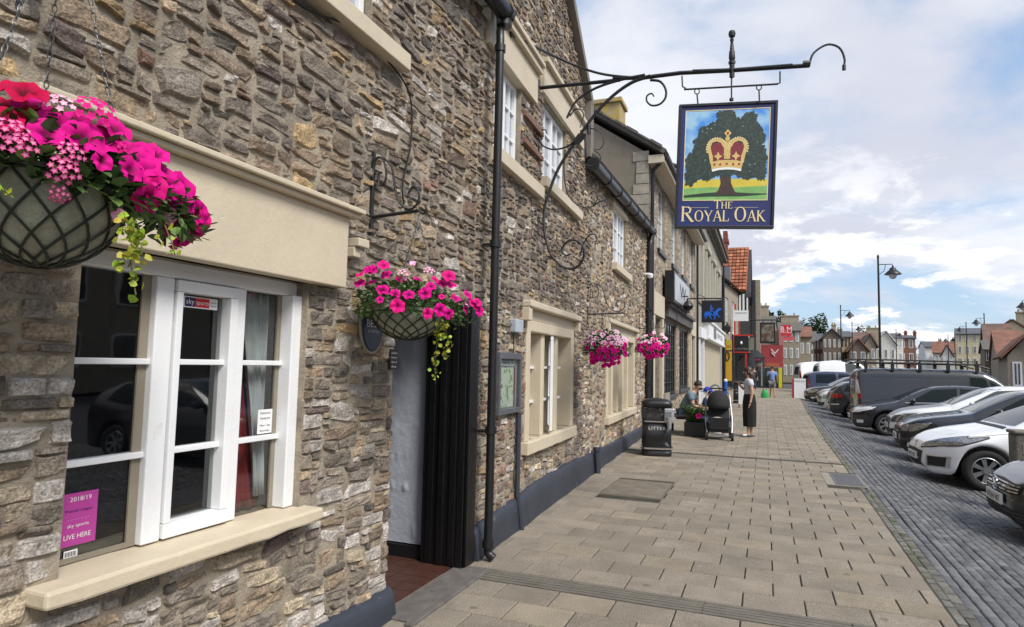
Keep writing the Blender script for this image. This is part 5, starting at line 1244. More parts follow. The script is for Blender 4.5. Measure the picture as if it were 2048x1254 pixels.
# dark shops beyond, red hoarding building, sign
D1=root('dark_shop',PY(1515,700,58),'grey stone shop with black awning and dark glass beyond the red shop box','shop')
m=MB(); fpx(m,1498,560,1522,790,61.2,6); m.build('wall',shopst,D1)
m=MB(); fpx(m,1503,560,1512,700,60.9,.28); m.build('timber_gable',bw,D1)
m=MB(); a,b=PY(1497,700,57),PY(1531,716,57); slabq(m,(a.x,57,b.z),(b.x,57,b.z),(b.x-.6,60,a.z),(a.x-.3,60,a.z),.06); m.build('awning',bl,D1)
m=MB(); fpx(m,1500,716,1530,785,60,.2); m.build('shop_window',dglass,D1)
m=MB(); fpx(m,1508,720,1511,775,58,.12); fpx(m,1522,722,1525,772,58,.12); m.build('post',mat('post_green',(.25,.32,.28),.6),D1)
hb=root('small_hanging_basket',PY(1514,727,55),'small magenta flower basket under the black awning','flower basket')
m=MB()
for i in range(60):
    d=V((R(-1,1),R(-1,1),R(-.6,1))).normalized(); leaf(m,PY(1515,727,55)+V((d.x*.42,d.y*.4,d.z*.28)),d,V((0,0,1)),.13,.12,(.45,.01,.16) if random.random()<.7 else (.05,.09,.03))
m.build('flowers',petm,hb,cols=True)
m=MB(); m.lathe([(.05,-.3),(.22,-.2),(.32,0)],PY(1515,727,55),10); m.build('bowl',linm,hb)
RH=root('red_hoarding_shop',PY(1544,700,68),'shop front clad in red hoarding with white chevrons beyond the framed sign','shop')
redh=mat('hoarding_red',(.33,.045,.05),.7,var=.15,ns=.8)
m=MB(); fpx(m,1521,690,1566,735,68,.5); m.build('hoarding',redh,RH)
m=MB(); fpx(m,1557.5,655,1566,690,68.05,.5); m.build('upper_strip',mat('hoarding_pale',(.42,.16,.17),.7),RH)
m=MB(); fpx(m,1530,726,1558,734,67.9,.1); m.build('orange_strip',mat('orange_strip',(.42,.12,.05),.6),RH)
m=MB(); 
for (x0,y0,x1,y1) in ((1542,699,1550,708),(1550,708,1557,700),(1543,706,1550,713)): a,b=PY(x0,y0,67.9),PY(x1,y1,67.9); m.obox(a,b-a,(0,0,.12),(0,.03,0))
m.build('white_chevron',wl,RH)
m=MB(); fpx(m,1524,660,1560,690,68.6,8); m.build('wall',shopst,RH); m=MB(); fpx(m,1523,735,1566,790,69,.3); m.build('shop_window',dglass,RH)
m=MB(); fpx(m,1557,736,1564.5,776,67.9,.4); m.build('yellow_post',mat('yellow_post',(.62,.55,.02),.6),RH)
bm=root('red_shop_sign',PY(1573,660,66),'red square hanging sign with white lettering above the red hoarding','sign')
m=MB(); fpx(m,1562,650,1583,671.5,66,.15); m.build('panel',mat('sign_red',(.58,.015,.03),.5),bm); m=MB(); fpx(m,1566,672.5,1586,681,66.05,.12); m.build('lower_panel',mat('sign_red_pale',(.60,.10,.12),.5),bm)
text('lettering','B M',wl,PY(1572.5,663.5,65.98),(1,0,0),(0,0,1),.5,.95,.003,bm); text('lettering','BARGAINS' if 0 else 'STORE',wl,PY(1572.5,666.5,65.98),(1,0,0),(0,0,1),.12,.9,.003,bm)
# ================= far buildings =================
WCOL=dict(stone=shopst,ash=ash,white=mat('house_white',(.66,.65,.60),.8,var=.06),cream=mat('house_cream',(.58,.50,.33),.8,var=.06),brick=mat('house_brick',(.20,.095,.07),.9,var=.2,bump=.3),brown=mat('house_brown',(.17,.13,.10),.9,var=.25,bump=.3))
RCOL=dict(slate=slate,red=mat('faded_red_tiles',(.15,.085,.065),.9,var=.35,ns=1.2,bump=.5,bs=9,dirt=((.11,.085,.07),1.1,.48,.68)),brown=mat('old_red_tiles',(.19,.09,.06),.9,var=.3,ns=1.5,bump=.4),stone=tilem,pale=mat('pale_roof',(.55,.55,.52),.7,var=.08))
def fhouse(label,x0,x1,eave,ridge,Y,wall,roof,gable=False,wins=None,chim=(),depth=9,wc=white,door=False,cat='house',zb=-.1,pts=None,name='terraced_house',rz=None):
    a=PY(x0,eave,Y); b=PY(x1,eave,Y); zr=PY((x0+x1)/2,ridge,Y+(depth/2 if not gable else 0)).z; ze=(a.z+b.z)/2; zr=max(zr,ze+.3)
    o=root(name,((a.x+b.x)/2,Y,0),label,cat); m=MB()
    if gable:
        m.prism([(a.x,Y,zb),(b.x,Y,zb),(b.x,Y,ze),((a.x+b.x)/2,Y,zr-.05),(a.x,Y,ze)],(0,depth,0))
    else: m.prism([(a.x,Y,zb),(a.x,Y+depth,zb),(a.x,Y+depth,ze),(a.x,Y+depth/2,zr-.05),(a.x,Y,ze)],(b.x-a.x,0,0))
    m.build('wall',WCOL[wall],o)
    m=MB()
    if gable:
        mx=(a.x+b.x)/2; slabq(m,(a.x-.3,Y-.3,ze-.15),(mx,Y-.3,zr),(mx,Y+depth,zr),(a.x-.3,Y+depth,ze-.15),.15); slabq(m,(b.x+.3,Y-.3,ze-.15),(mx,Y-.3,zr),(mx,Y+depth,zr),(b.x+.3,Y+depth,ze-.15),.15)
    else: slabq(m,(a.x-.15,Y-.3,ze-.1),(b.x+.15,Y-.3,ze-.1),(b.x+.15,Y+depth/2,zr),(a.x-.15,Y+depth/2,zr),.15); slabq(m,(a.x-.15,Y+depth+.3,ze-.1),(b.x+.15,Y+depth+.3,ze-.1),(b.x+.15,Y+depth/2,zr),(a.x-.15,Y+depth/2,zr),.15)
    m.build('roof',RCOL[roof],o)
    if wins:
        nc,nr=wins; wd=(b.x-a.x)/nc; st=ze/ (nr+.15)
        for i in range(nc):
            for j in range(nr):
                cx=a.x+wd*(i+.5); z0=st*j+ (1.0 if j else .9); hh=min(1.5,st*.62); ww=min(.95,wd*.5)
                f=MB(); f.box((cx-ww/2,Y-.05,z0),(cx+ww/2,Y+.01,z0+hh)); w_=f.build('window',wc,o)
                if Y<140:
                    f=MB(); f.box((cx-ww/2+.1,Y-.07,z0+.1),(cx-.04,Y-.051,z0+hh-.1)); f.box((cx+.04,Y-.07,z0+.1),(cx+ww/2-.1,Y-.051,z0+hh-.1)); f.build('pane',dglass,w_)
    for (cx,ct,wpx,mt) in chim:
        yy=Y+depth*.5; p=PY(cx,ct,yy); w_=wpx/1280*yy/2; m=MB(); m.box((p.x-w_,yy-.4,ze),(p.x+w_,yy+.4,p.z-.5)); m.box((p.x-w_-.08,yy-.48,p.z-.5),(p.x+w_+.08,yy+.48,p.z-.35))
        for k in range(2): m.lathe([(.13,0),(.1,.35)],(p.x+(k-.5)*w_,yy,p.z-.35),7)
        m.build('chimney',mt,o)
    if rz is None: rz=-.22 if x0>1860 else -.05
    o.rotation_euler=(0,0,rz)
    return o
chs=mat('chimney_buff',(.34,.29,.21),.9,var=.2,bump=.4); chb=cst
random.seed(2)
fhouse('stone house with buff chimney pots rising behind the framed hanging sign',1508,1548,652,634,84,'stone','stone',wins=(3,3),chim=((1523,606,18,chs),))
fhouse('tall stone house with a broad buff chimney right of the red sign',1552,1600,662,646,92,'stone','stone',wins=(4,3),chim=((1576,626,30,chs),))
fhouse('stone gabled cottage row behind the white van',1598,1622,674,655,98,'stone','brown',wins=(2,2))
fhouse('narrow dark stone house beside the brick house with white pilasters',1618,1628,684,676,104,'brown','stone',wins=(1,3))
fhouse('red brick house with tall white windows left of the pedimented house',1626,1646,682,669,112,'brick','slate',wins=(3,3),wc=WCOL['white'])
fhouse('brown house with a cream pediment gable and rows of white windows',1645,1683,677,658,110,'brown','stone',gable=True,wins=(4,3),chim=((1664,645,7,chs),),wc=WCOL['white'])
fhouse('small cream house behind the second street lamp',1682,1702,674,664,113,'cream','slate',wins=(3,3),chim=((1676,654,8,chs),),wc=WCOL['brown'])
fhouse('low stone house with a steep brown roof and white verge',1699,1735,702,678,104,'brown','brown',gable=True,wins=(2,2))
fhouse('red roofed house with a big stone chimney stack',1706,1752,690,666,112,'stone','red',wins=(3,3),chim=((1742,651,18,chs),))
fhouse('stone gable with a bright white verge behind the tall lamp post',1727,1752,694,668,106,'stone','stone',gable=True,wins=(2,2))
fhouse('white rendered house with a long pale gable roof',1752,1792,690,662,118,'white','pale',gable=True,wins=(3,2))
fhouse('white house beside the dark brick house',1786,1806,676,668,124,'white','slate',wins=(2,3))
fhouse('tall dark brick house with two chimneys and white bay windows',1796,1830,676,672,130,'brick','slate',wins=(2,3),chim=((1808,661,4,chb),(1826,661,4,chb)))
fhouse('pale grey hipped house at the end of the street',1850,1870,694,684,170,'white','slate',wins=(2,2))
fhouse('long red roofed white house left of the cream building',1866,1914,706,684,160,'white','brown',wins=(6,2),chim=((1869,676,5,chs),(1897,674,5,chs)))
fhouse('gabled white cottage with red roof below the lamps at the end of the street',1884,1904,712,690,150,'white','red',gable=True,wins=(2,2))
fhouse('cream three-storey Georgian building with slate roof on the right',1913,1970,668,658,118,'cream','slate',wins=(4,4),depth=14,wc=WCOL['white'],name='georgian_building')
fhouse('stone house with an orange-red roof at the right, behind the parked vans',1972,2026,690,650,72,'stone','red',wins=(4,2),depth=8)
fhouse('cream gable house with tall stone chimney at the right edge skyline',1996,2052,660,640,86,'cream','red',gable=True,chim=((2020,618,14,chs),(2032,619,11,chb)))
fhouse('dark roofed stone house behind the blue car on the right',1998,2052,716,664,56,'stone','brown',wins=(3,2),depth=10)
o=fhouse('near stone gable with white verge at the right edge',2016,2090,712,672,48,'stone','brown',gable=True,wins=(2,1),depth=8)
fhouse('timbered grey shop row between the cream building and the red roofs',1970,1999,700,684,66,'brown','stone',wins=(3,2))
for (a_,b_,e_,r_,Y_,w_,rf_,lb) in ((1622,1700,690,676,135,'brown','stone','long brown terrace filling in behind the pedimented house'),(1690,1770,694,680,140,'stone','brown','long stone terrace behind the tall lamp post'),(1760,1832,698,686,150,'stone','slate','slate-roofed terrace behind the pale gabled house'),(1862,1920,712,702,190,'brown','stone','low terrace at the far end of the street behind the red roofs'),(1960,2056,690,672,130,'brown','brown','brown terrace filling in behind the orange-red roof on the right'),(1540,1632,676,664,120,'brown','stone','dark stone terrace behind the buff chimneys')):
    fhouse(lb,a_,b_,e_,r_,Y_,w_,rf_,wins=(int((b_-a_)/9),3),chim=((a_+12,r_-9,5,chs),(b_-14,r_-8,6,chb)),wc=WCOL['white'])
# ---- trees
barkm=mat('bark',(.07,.055,.04),.95,var=.3,bump=.5); treem=mat('tree_leaf',(.03,.055,.02),.8,var=.3,ns=1,attr=True)
def tree(px,ptop,pbase,wpx,Y,label,seed,n=1500):
    rs=random.Random(seed); t=PY(px,ptop,Y); b=PY(px,pbase,Y); rx=wpx/2/1280*Y; h=t.z-b.z
    o=root('broadleaf_tree',(t.x,Y,0),label,'tree','trees rising behind the far houses'); m=MB(); zc=(t.z+b.z)/2
    m.tube([(t.x,Y,0),(t.x+.2,Y,zc*.6),(t.x,Y,zc+h*.2)],[.5,.35,.1],8)
    for k in range(6): a=rs.uniform(0,6.28); m.tube([(t.x,Y,zc*.75),(t.x+math.cos(a)*rx*.6,Y+math.sin(a)*rx*.5,zc+h*rs.uniform(0,.3))],[.2,.04],5)
    m.build('trunk',barkm,o); m=MB()
    cl=[(V((rs.uniform(-1,1)*.75*rx,rs.uniform(-.7,.7)*rx,rs.uniform(-.42,.36)*h)),rs.uniform(.22,.42)) for _ in range(15)]
    for i in range(n):
        c_,r_=rs.choice(cl); d=V((rs.gauss(0,1),rs.gauss(0,1),rs.gauss(0,1))).normalized()*rs.uniform(.6,1)**.5
        p=V((t.x,Y,zc))+c_+V((d.x*r_*rx,d.y*r_*rx,d.z*r_*h*.75)); s_=rs.uniform(.25,.55); k=rs.uniform(.6,1.5)
        leaf(m,p,V((rs.uniform(-1,1),rs.uniform(-1,1),rs.uniform(-1,1))),V((0,0,1)),s_,s_*.8,(.03*k,.058*k,.02*k))
    m.build('crown',treem,o,cols=True)
tree(1553,622,668,42,130,'broad tree rising between the two tall chimneys',1); tree(1616,632,700,62,140,'large dark tree behind the stone cottages right of the red sign',2,2200)
tree(1725,652,700,40,190,'low tree behind the red roofed house',3,700); tree(1850,706,732,42,230,'distant tree in the gap at the end of the street',4,700); tree(1868,700,735,24,260,'small distant tree right of the gap',5,400)
tree(1590,640,690,30,150,'tree just left of the largest dark tree',6,900)
# ---- street lamps
def lamp(px,ptop,dirx,hpx,lab,H=8.0,base=0):
    r_=ray(px,ptop); t=(H-HC)/r_.z; p=CAM+r_*t
    o=root('street_lamp',(p.x,p.y,0),lab,'street lamp','black lantern street lamps along the street')
    m=MB(); m.tube([(p.x,p.y,0),(p.x,p.y,1.2)],.10,10); m.tube([(p.x,p.y,1.2),(p.x,p.y,H)],[.07,.05],10); m.lathe([(.05,0),(.07,.1),(.01,.25)],(p.x,p.y,H),8); m.build('post',black,o,smooth=True)
    q=PY(hpx,ptop,p.y).x; ax=V((q-p.x,0,0)); hz=H-.35
    m=MB(); m.tube([(p.x,p.y,hz),(q,p.y,hz)],.025,6); m.tube(crom([(p.x,p.y,hz-.6),(p.x+ax.x*.4,p.y,hz-.35),(p.x+ax.x*.5,p.y,hz-.02)],4),.018,6); m.build('arm',black,o)
    m=MB(); c=(q,p.y,hz-.05); m.lathe([(.03,.0),(.05,-.12),(.16,-.18),(.17,-.26),(.24,-.32),(.42,-.50),(.43,-.54)],c,16); m.build('lamp_shade',black,o,smooth=True)
    m=MB(); m.lathe([(.03,-.80),(.14,-.75),(.2,-.62),(.21,-.54)],c,12); m.build('lamp_glass',mat('lamp_glass',(.55,.57,.58),.2,var=.05),o,smooth=True)
lamp(1756,517,1,1785,'tallest street lamp with post rising straight behind the dark grey van')
lamp(1681,614,1,1699,'street lamp in front of the pedimented house')
lamp(1704,646,1,1717,'street lamp with pale lantern right of the small cream house'); lamp(1792,660,1,1800,'far lamp beside the pale gable'); lamp(1829,668,1,1831,'farthest street lamp on the skyline by the dark brick house') if 0 else None
lamp(1968,630,-1,1952,'street lamp at the right with its lantern turned left, nearest the orange-red roof')
lamp(1932,647,-1,1919,'street lamp standing before the cream three-storey building')
lamp(2060,592,-1,2044,'street lamp whose lantern just enters at the right edge')
for (x,y,xx,lb) in ((1896,672,1891,'tiny far lamp, left of the pair over the red roofs'),(1909,671,1905,'tiny far lamp, right of the pair over the red roofs')): lamp(x,y,-1,xx,lb)
# ---- houses across the street (seen reflected in the window panes)
def across(y0,y1,h,wall,roof,label):
    F=Fac((24,y1),(24,y0)); o=root('terraced_house',(24,(y0+y1)/2,0),label,'house'); m=MB()
    m.box((24,y0,-.1),(33,y1,h)); m.build('wall',WCOL[wall],o); m=MB(); slabq(m,(23.7,y0,h),(23.7,y1,h),(28.5,y1,h+4),(28.5,y0,h+4)); slabq(m,(33.3,y0,h),(33.3,y1,h),(28.5,y1,h+4),(28.5,y0,h+4)); m.build('roof',RCOL[roof],o)
    n=int((y1-y0)/2.6)
    for i in range(n):
        for z in (1,4): w0=MB(); w0.box((23.93,y0+1+i*2.6,z),(24.01,y0+2.1+i*2.6,z+1.6)); w_=w0.build('window',WCOL['white'],o); g_=MB(); g_.box((23.9,y0+1.1+i*2.6,z+.1),(23.929,y0+2+i*2.6,z+1.5)); g_.build('pane',dglass,w_)
across(-8,4,7,'brick','slate','brick house across the road, out of frame behind the camera'); across(4.1,15,6.5,'brown','red','brown house across the road opposite the pub window'); across(15.1,27,7.5,'stone','slate','stone house across the road opposite the doorway'); across(27.1,40,6.8,'brick','red','brick house across the road farthest along the opposite side')
# ================= vehicles =================
random.seed(77)
ROADZ=-.25
def paint(name,c,metal=.0,rough=.32): return mat(name,c,rough,metal=metal,var=.03,ns=2,coat=.9,spec=.5)
pw=paint('car_white',(.74,.75,.76)); pb=paint('car_black',(.010,.010,.012)); pn=paint('car_black_blue',(.014,.017,.024),.3); pg=paint('car_slate',(.016,.019,.026),.4); pd=paint('van_graphite',(.035,.038,.042),.6); pbl=paint('car_blue',(.010,.020,.065),.3); psl=paint('car_silver',(.35,.37,.38),.6)
tyre=mat('tyre_rubber',(.016,.016,.017),.85,var=.15,bump=.2); rimm=mat('alloy_rim',(.42,.43,.44),.3,metal=.8,var=.05); rimd=mat('rim_dark',(.02,.02,.02),.6)
trimb=mat('black_plastic',(.014,.014,.015),.55,var=.1); chrome=mat('chrome',(.65,.66,.68),.12,metal=1,var=.02)
cg=glassmat('car_glass',(.02,.03,.032),1.5,.35); lampm=mat('headlamp_clear',(.30,.31,.33),.15,metal=.8,var=.55,ns=26,coat=1); redl=mat('tail_lamp_red',(.38,.008,.01),.2,var=.15,coat=1); amb=mat('lamp_inner',(.75,.76,.78),.25,var=.2,ns=40)
plate_w=mat('number_plate',(.75,.75,.72),.5,var=.02)
def interp(tab,x):
    if x<=tab[0][0]: return tab[0][1]
    for (a,b),(c,d) in zip(tab,tab[1:]):
        if x<=c:
            t=(x-a)/(c-a); return b+(d-b)*t
    return tab[-1][1]
class Car:
    def __init__(s,name,label,cat,L,Wd,top,belt,mt,wheels,rw=.32,zb=.19,nose=.80,tail=.35,tumble=.42,group='cars parked nose-in along the pavement'):
        s.L,s.Wd=L,Wd; s.mt=mt; s.top=top; s.belt=belt; s.wheels=wheels; s.rw=rw
        s.o=root(name,(0,0,0),label,cat,group)
        xs=sorted(set([0,.03,.07,.12,.2,.3,.42,.56,.7,.85]+[L-v for v in (0,.03,.08,.15,.25,.4,.55,.75)]+[i*.22+1 for i in range(int((L-1.6)/.22))]+[t[0] for t in top if .05<t[0]<L-.05]+[w+d for w in wheels for d in (-.40,-.36,-.28,-.18,-.06,.06,.18,.28,.36,.40)]))
        xx=[xs[0]]
        for x in xs[1:]:
            if x-xx[-1]>.028: xx.append(x)
        xx[-1]=L
        h=Wd/2; ra=rw+.055; V_=[]; NP=11
        for x in xx:
            e=1.0
            if x<nose: e=1-(1-x/nose)**2.3*(.50 if nose>.3 else .2)
            if x>L-tail: e=min(e,1-(1-(L-x)/tail)**2.6*.22)
            w=h*e; tz=interp(top,x); bz=min(interp(belt,x),tz-.03)
            z0=zb+ (.16*(1-min(1,x/.12))**1.5) + (.12*(1-min(1,(L-x)/.15))**1.5)
            ar=0
            for c in wheels:
                if abs(x-c)<ra: ar=max(ar,rw+math.sqrt(ra*ra-(x-c)**2)*1.02)
            zm=max(.52,z0+.12); 
            yin=w*.86
            if ar>z0: yin=w*.68
            za=max(z0,ar)
            p=[(0,z0+.06),(yin,za if ar<=z0 else za-.01),(w*.975,za),(w*.99,max(za+.03,(z0+zm)/2)),(w,max(za+.06,zm)),(w*.985,max(bz-.07,za+.085)),(w*.945,max(bz,za+.11))]
            dz=max(tz-bz,.02); y6=w*.945-dz*tumble if dz>.14 else w*.945*(1-.10*dz/.14)-.0
            y6=max(y6,w*.5)
            p+=[(y6,bz+dz*(.86 if dz>.14 else .72)),(y6*.86,bz+dz*.965),(y6*.5,bz+dz*.995),(0,bz+dz)]
            V_.append([(x,y,z) for y,z in p])
        m=MB(); n=len(V_)
        for sg in (1,-1):
            b=len(m.v)
            for r_ in V_:
                for (x,y,z) in r_: m.v.append((x,y*sg,z)); m.c.append((1,1,1))
            for i in range(n-1):
                for j in range(NP-1):
                    q=[b+i*NP+j,b+(i+1)*NP+j,b+(i+1)*NP+j+1,b+i*NP+j+1]
                    m.f.append(tuple(q if sg<0 else q[::-1])); m.m.append(0)
            for i,fl in ((0,1),(n-1,-1)):
                for j in range(1,NP-1):
                    q=[b+i*NP,b+i*NP+j,b+i*NP+j+1]; m.f.append(tuple(q if sg*fl<0 else q[::-1])); m.m.append(0)
        me=bpy.data.meshes.new('t'); me.from_pydata(m.v,[],m.f); bm=bmesh.new(); bm.from_mesh(me); bmesh.ops.remove_doubles(bm,verts=bm.verts,dist=.0005); bmesh.ops.recalc_face_normals(bm,faces=bm.faces); bm.to_mesh(me); bm.free()
        ob=bpy.data.objects.new('t',me); C.objects.link(ob); sb=ob.modifiers.new('s','SUBSURF'); sb.levels=1; sb.render_levels=1
        dg=bpy.context.evaluated_depsgraph_get(); dg.update(); me2=bpy.data.meshes.new_from_object(ob.evaluated_get(dg)); C.objects.unlink(ob)
        bpy.data.objects.remove(ob)
        me2.name='body'; me2.materials.clear(); me2.materials.append(mt); me2.polygons.foreach_set('use_smooth',[True]*len(me2.polygons))
        o=bpy.data.objects.new('body',me2); C.objects.link(o); o.parent=s.o; s.body=o; WM[o]=Matrix()
        s.bvh=BVHTree.FromPolygons([v.co.copy() for v in me2.vertices],[tuple(p.vertices) for p in me2.polygons])
        for c in wheels:
            for sg in (-1,1): s.wheel(c,sg)
    def wheel(s,x,sg):
        r=s.rw; key=('wheel',r); w=root('wheel',(0,0,0)); w.parent=s.o; w.location=(x,sg*(s.Wd/2-.125),r); w.rotation_euler=(0,0,0 if sg<0 else math.pi)
        WM[w]=Matrix()
        if key in FM:
            for nm,me in FM[key]:
                q=bpy.data.objects.new(nm,me); C.objects.link(q); q.parent=w
            return
        L_=[]; 
        def rev(prof,n=36):   # (radius, y)
            m=MB(); vs=[];fs=[]
            for (a,y) in prof:
                for k in range(n): t=2*math.pi*k/n; vs.append((a*math.cos(t),y,a*math.sin(t)))
            for i in range(len(prof)-1):
                for k in range(n): fs.append((i*n+k,(i+1)*n+k,(i+1)*n+(k+1)%n,i*n+(k+1)%n))
            return m.add(vs,fs)
        a=rev([(r*.64,.09),(r*.9,.095),(r*.99,.07),(r,.03),(r,-.05),(r*.985,-.085),(r*.93,-.105),(r*.80,-.11),(r*.68,-.098),(r*.655,-.085)]).build('tyre',tyre,w,local=True,smooth=2)
        m=rev([(r*.665,-.092),(r*.63,-.098),(r*.60,-.075),(r*.58,-.02),(r*.56,.0),(.02,.0)])
        m2=MB()
        for k in range(7):
            t=2*math.pi*k/7
            for dt in (-.10,.10):
                d=V((math.cos(t+dt),0,math.sin(t+dt))); e=V((-math.sin(t),0,math.cos(t)))*.017; p=d*r*.12+V((0,-.075,0)); q=d*r*.61+V((0,-.085,0))
                m2.prism([p-e,q-e*.9,q+e*.9,p+e],(0,.03,0))
        m2.prism([(r*.17*math.cos(-t),-.085,r*.17*math.sin(-t)) for t in [i*math.pi/6 for i in range(12)]],(0,.03,0))
        m2.add(m.v[:36*3],[f for f in m.f if max(f)<36*3])
        b=m2.build('rim',rimm,w,local=True); 
        m3=rev([(r*.585,-.02),(r*.56,.0),(.01,.0)]); c=m3.build('brake_disc',rimd,w,local=True)
        FM[key]=[('tyre',a.data),('rim',b.data),('brake_disc',c.data)]
    def hit(s,p,d):
        h=s.bvh.ray_cast(V(p),V(d)); return h[0],h[1]
    def patch(s,name,top,bot,axis,mt,off=.006,n=8,mk=6,sg=1,parent=None,thick=0):
        """top/bot: polylines in 2D. axis 'f' front (y,z), 'b' back (y,z), 's' side (x,z)."""
        def samp(pl,t):
            P=pl; L=[0]
            for a,b in zip(P,P[1:]): L.append(L[-1]+math.dist(a,b))
            x=t*L[-1]
            for i in range(len(P)-1):
                if x<=L[i+1]+1e-9:
                    k=(x-L[i])/max(1e-9,L[i+1]-L[i]); return (P[i][0]+(P[i+1][0]-P[i][0])*k,P[i][1]+(P[i+1][1]-P[i][1])*k)
            return P[-1]
        m=MB(); G_={}
        for i in range(n+1):
            a=samp(top,i/n); b=samp(bot,i/n)
            for j in range(mk+1):
                u=a[0]+(b[0]-a[0])*j/mk; v=a[1]+(b[1]-a[1])*j/mk
                if axis=='f': o_,d=(-3,u,v),(1,0,0)
                elif axis=='b': o_,d=(s.L+3,u,v),(-1,0,0)
                elif axis=='t': o_,d=(u,v,4),(0,0,-1)
                else: o_,d=(u,sg*3,v),(0,-sg,0)
                p,nn=s.hit(o_,d)
                if p is None: continue
                if nn.dot(V(d))>0: nn=-nn
                if axis in 'fb' and abs(nn.dot(V(d)))<.14: continue
                G_[(i,j)]=len(m.v); m.v.append(tuple(p+nn*off)); m.c.append((1,1,1))
        for i in range(n):
            for j in range(mk):
                q=[(i,j),(i+1,j),(i+1,j+1),(i,j+1)]
                if all(k in G_ for k in q): m.f.append(tuple(G_[k] for k in q)); m.m.append(0)
        if not m.f: return None
        o=m.build(name,mt,parent or s.o,local=True,smooth=2)
        return o
    def lamp(s,top,bot,axis,mt,n,mk,sg=1):
        g=.014; s.patch('headlight_rim',[(a+(0 if axis=='f' else 0),b+g) for a,b in top],[(a,b-g) for a,b in bot],axis,trimb,off=.006,n=n,mk=mk,sg=sg)
        return s.patch('headlight',top,bot,axis,mt,off=.011,n=n,mk=mk,sg=sg)
    def place(s,x,y,th,z=ROADZ):
        # local +x (nose to tail) points along the street-right axis turned by th degrees from +Y
        s.o.location=(x,y,z); s.o.rotation_euler=(0,0,math.radians(90-th)); WM[s.o]=Matrix.Translation((x,y,z))@Matrix.Rotation(math.radians(90-th),4,'Z')
    def handles(s,xs,z):
        for sg in (-1,1):
            for x in xs: s.patch('door_handle',[(x-.09,z+.018),(x+.09,z+.022)],[(x-.09,z-.014),(x+.09,z-.010)],'s',s.mt if s.mt.name!='car_white' else chrome,n=4,mk=2,off=.028,sg=sg)
    def mirror(s,x,z,mt=None,sz=1):
        for sg in (-1,1):
            p,nn=s.hit((x,sg*3,z-.03),(0,-sg,0))
            if p is None: continue
            m=MB(); y=p.y+sg*.12; vs=[]
            m.lathe([(.005,-.075),(.05,-.065),(.08,-.03),(.085,.02),(.06,.06),(.01,.07)],(x,y+sg*.02,z),10,sx=.75*sz,sy=1.35*sz)
            m.tube([p,V((x,y,z-.04))],.02,6); m.build('wing_mirror',mt or s.mt,s.o,local=True,smooth=2)
def glaze(c,ws,side,rear=None):
    """ws: (z0,z1,y0,y1); side: list of (top polyline, bottom polyline)"""
    z0,z1,y0,y1=ws
    c.patch('windscreen',[(-y1,z1),(0,z1+.015),(y1,z1)],[(-y0,z0),(0,z0+.0),(y0,z0)],'f',cg,n=14,mk=8)
    if rear: z0,z1,y0,y1=rear; c.patch('rear_window',[(-y1,z1),(y1,z1)],[(-y0,z0),(y0,z0)],'b',cg,n=10,mk=6)
    for sg in (-1,1):
        for t,b in side: c.patch('side_window',t,b,'s',cg,n=12,mk=5,sg=sg)
def front_plate(c,z,txt,y=0,w=.26,back=False):
    p,nn=c.hit((-3 if not back else c.L+3,y,z),(1 if not back else -1,0,0)); x=p.x-.03 if not back else p.x+.03
    m=MB(); m.box((x-.012,-w+y,z-.056),(x+.012,w+y,z+.056)); o=m.build('number_plate',plate_w,c.o,local=True)
    WM[c.o]=Matrix(); text('lettering',txt,bl,(x-.0135 if not back else x+.0135,y,z-.036),(0,-1,0) if not back else (0,1,0),(0,0,1),.07,.44,.0015,c.o)
TOPH=[(0,.60),(.05,.66),(.12,.715),(.3,.80),(.6,.885),(1.05,.975),(1.15,1.0),(1.5,1.19),(1.9,1.385),(2.2,1.46),(2.7,1.495),(3.2,1.475),(3.6,1.40),(3.95,1.24),(4.15,1.02),(4.25,.92),(4.3,.75)]
BELH=[(0,.54),(.12,.65),(.3,.74),(.6,.81),(1.1,.89),(2,.93),(3,.97),(4,.99),(4.3,.72)]
SIDEH=[([(1.62,1.10),(2.05,1.36),(2.65,1.405)],[(1.36,.965),(2.0,.985),(2.6,.995)]),([(2.72,1.405),(3.2,1.385),(3.5,1.33)],[(2.67,1.0),(3.2,1.015),(3.72,1.05)])]
def arch_trim(c,mt=trimb): pass
def lower_grille(c,z0,z1,y,mt=trimb,**k): return c.patch('grille',[(-y*.8,z1),(y*.8,z1)],[(-y,z0),(y,z0)],'f',mt,n=12,mk=5,**k)
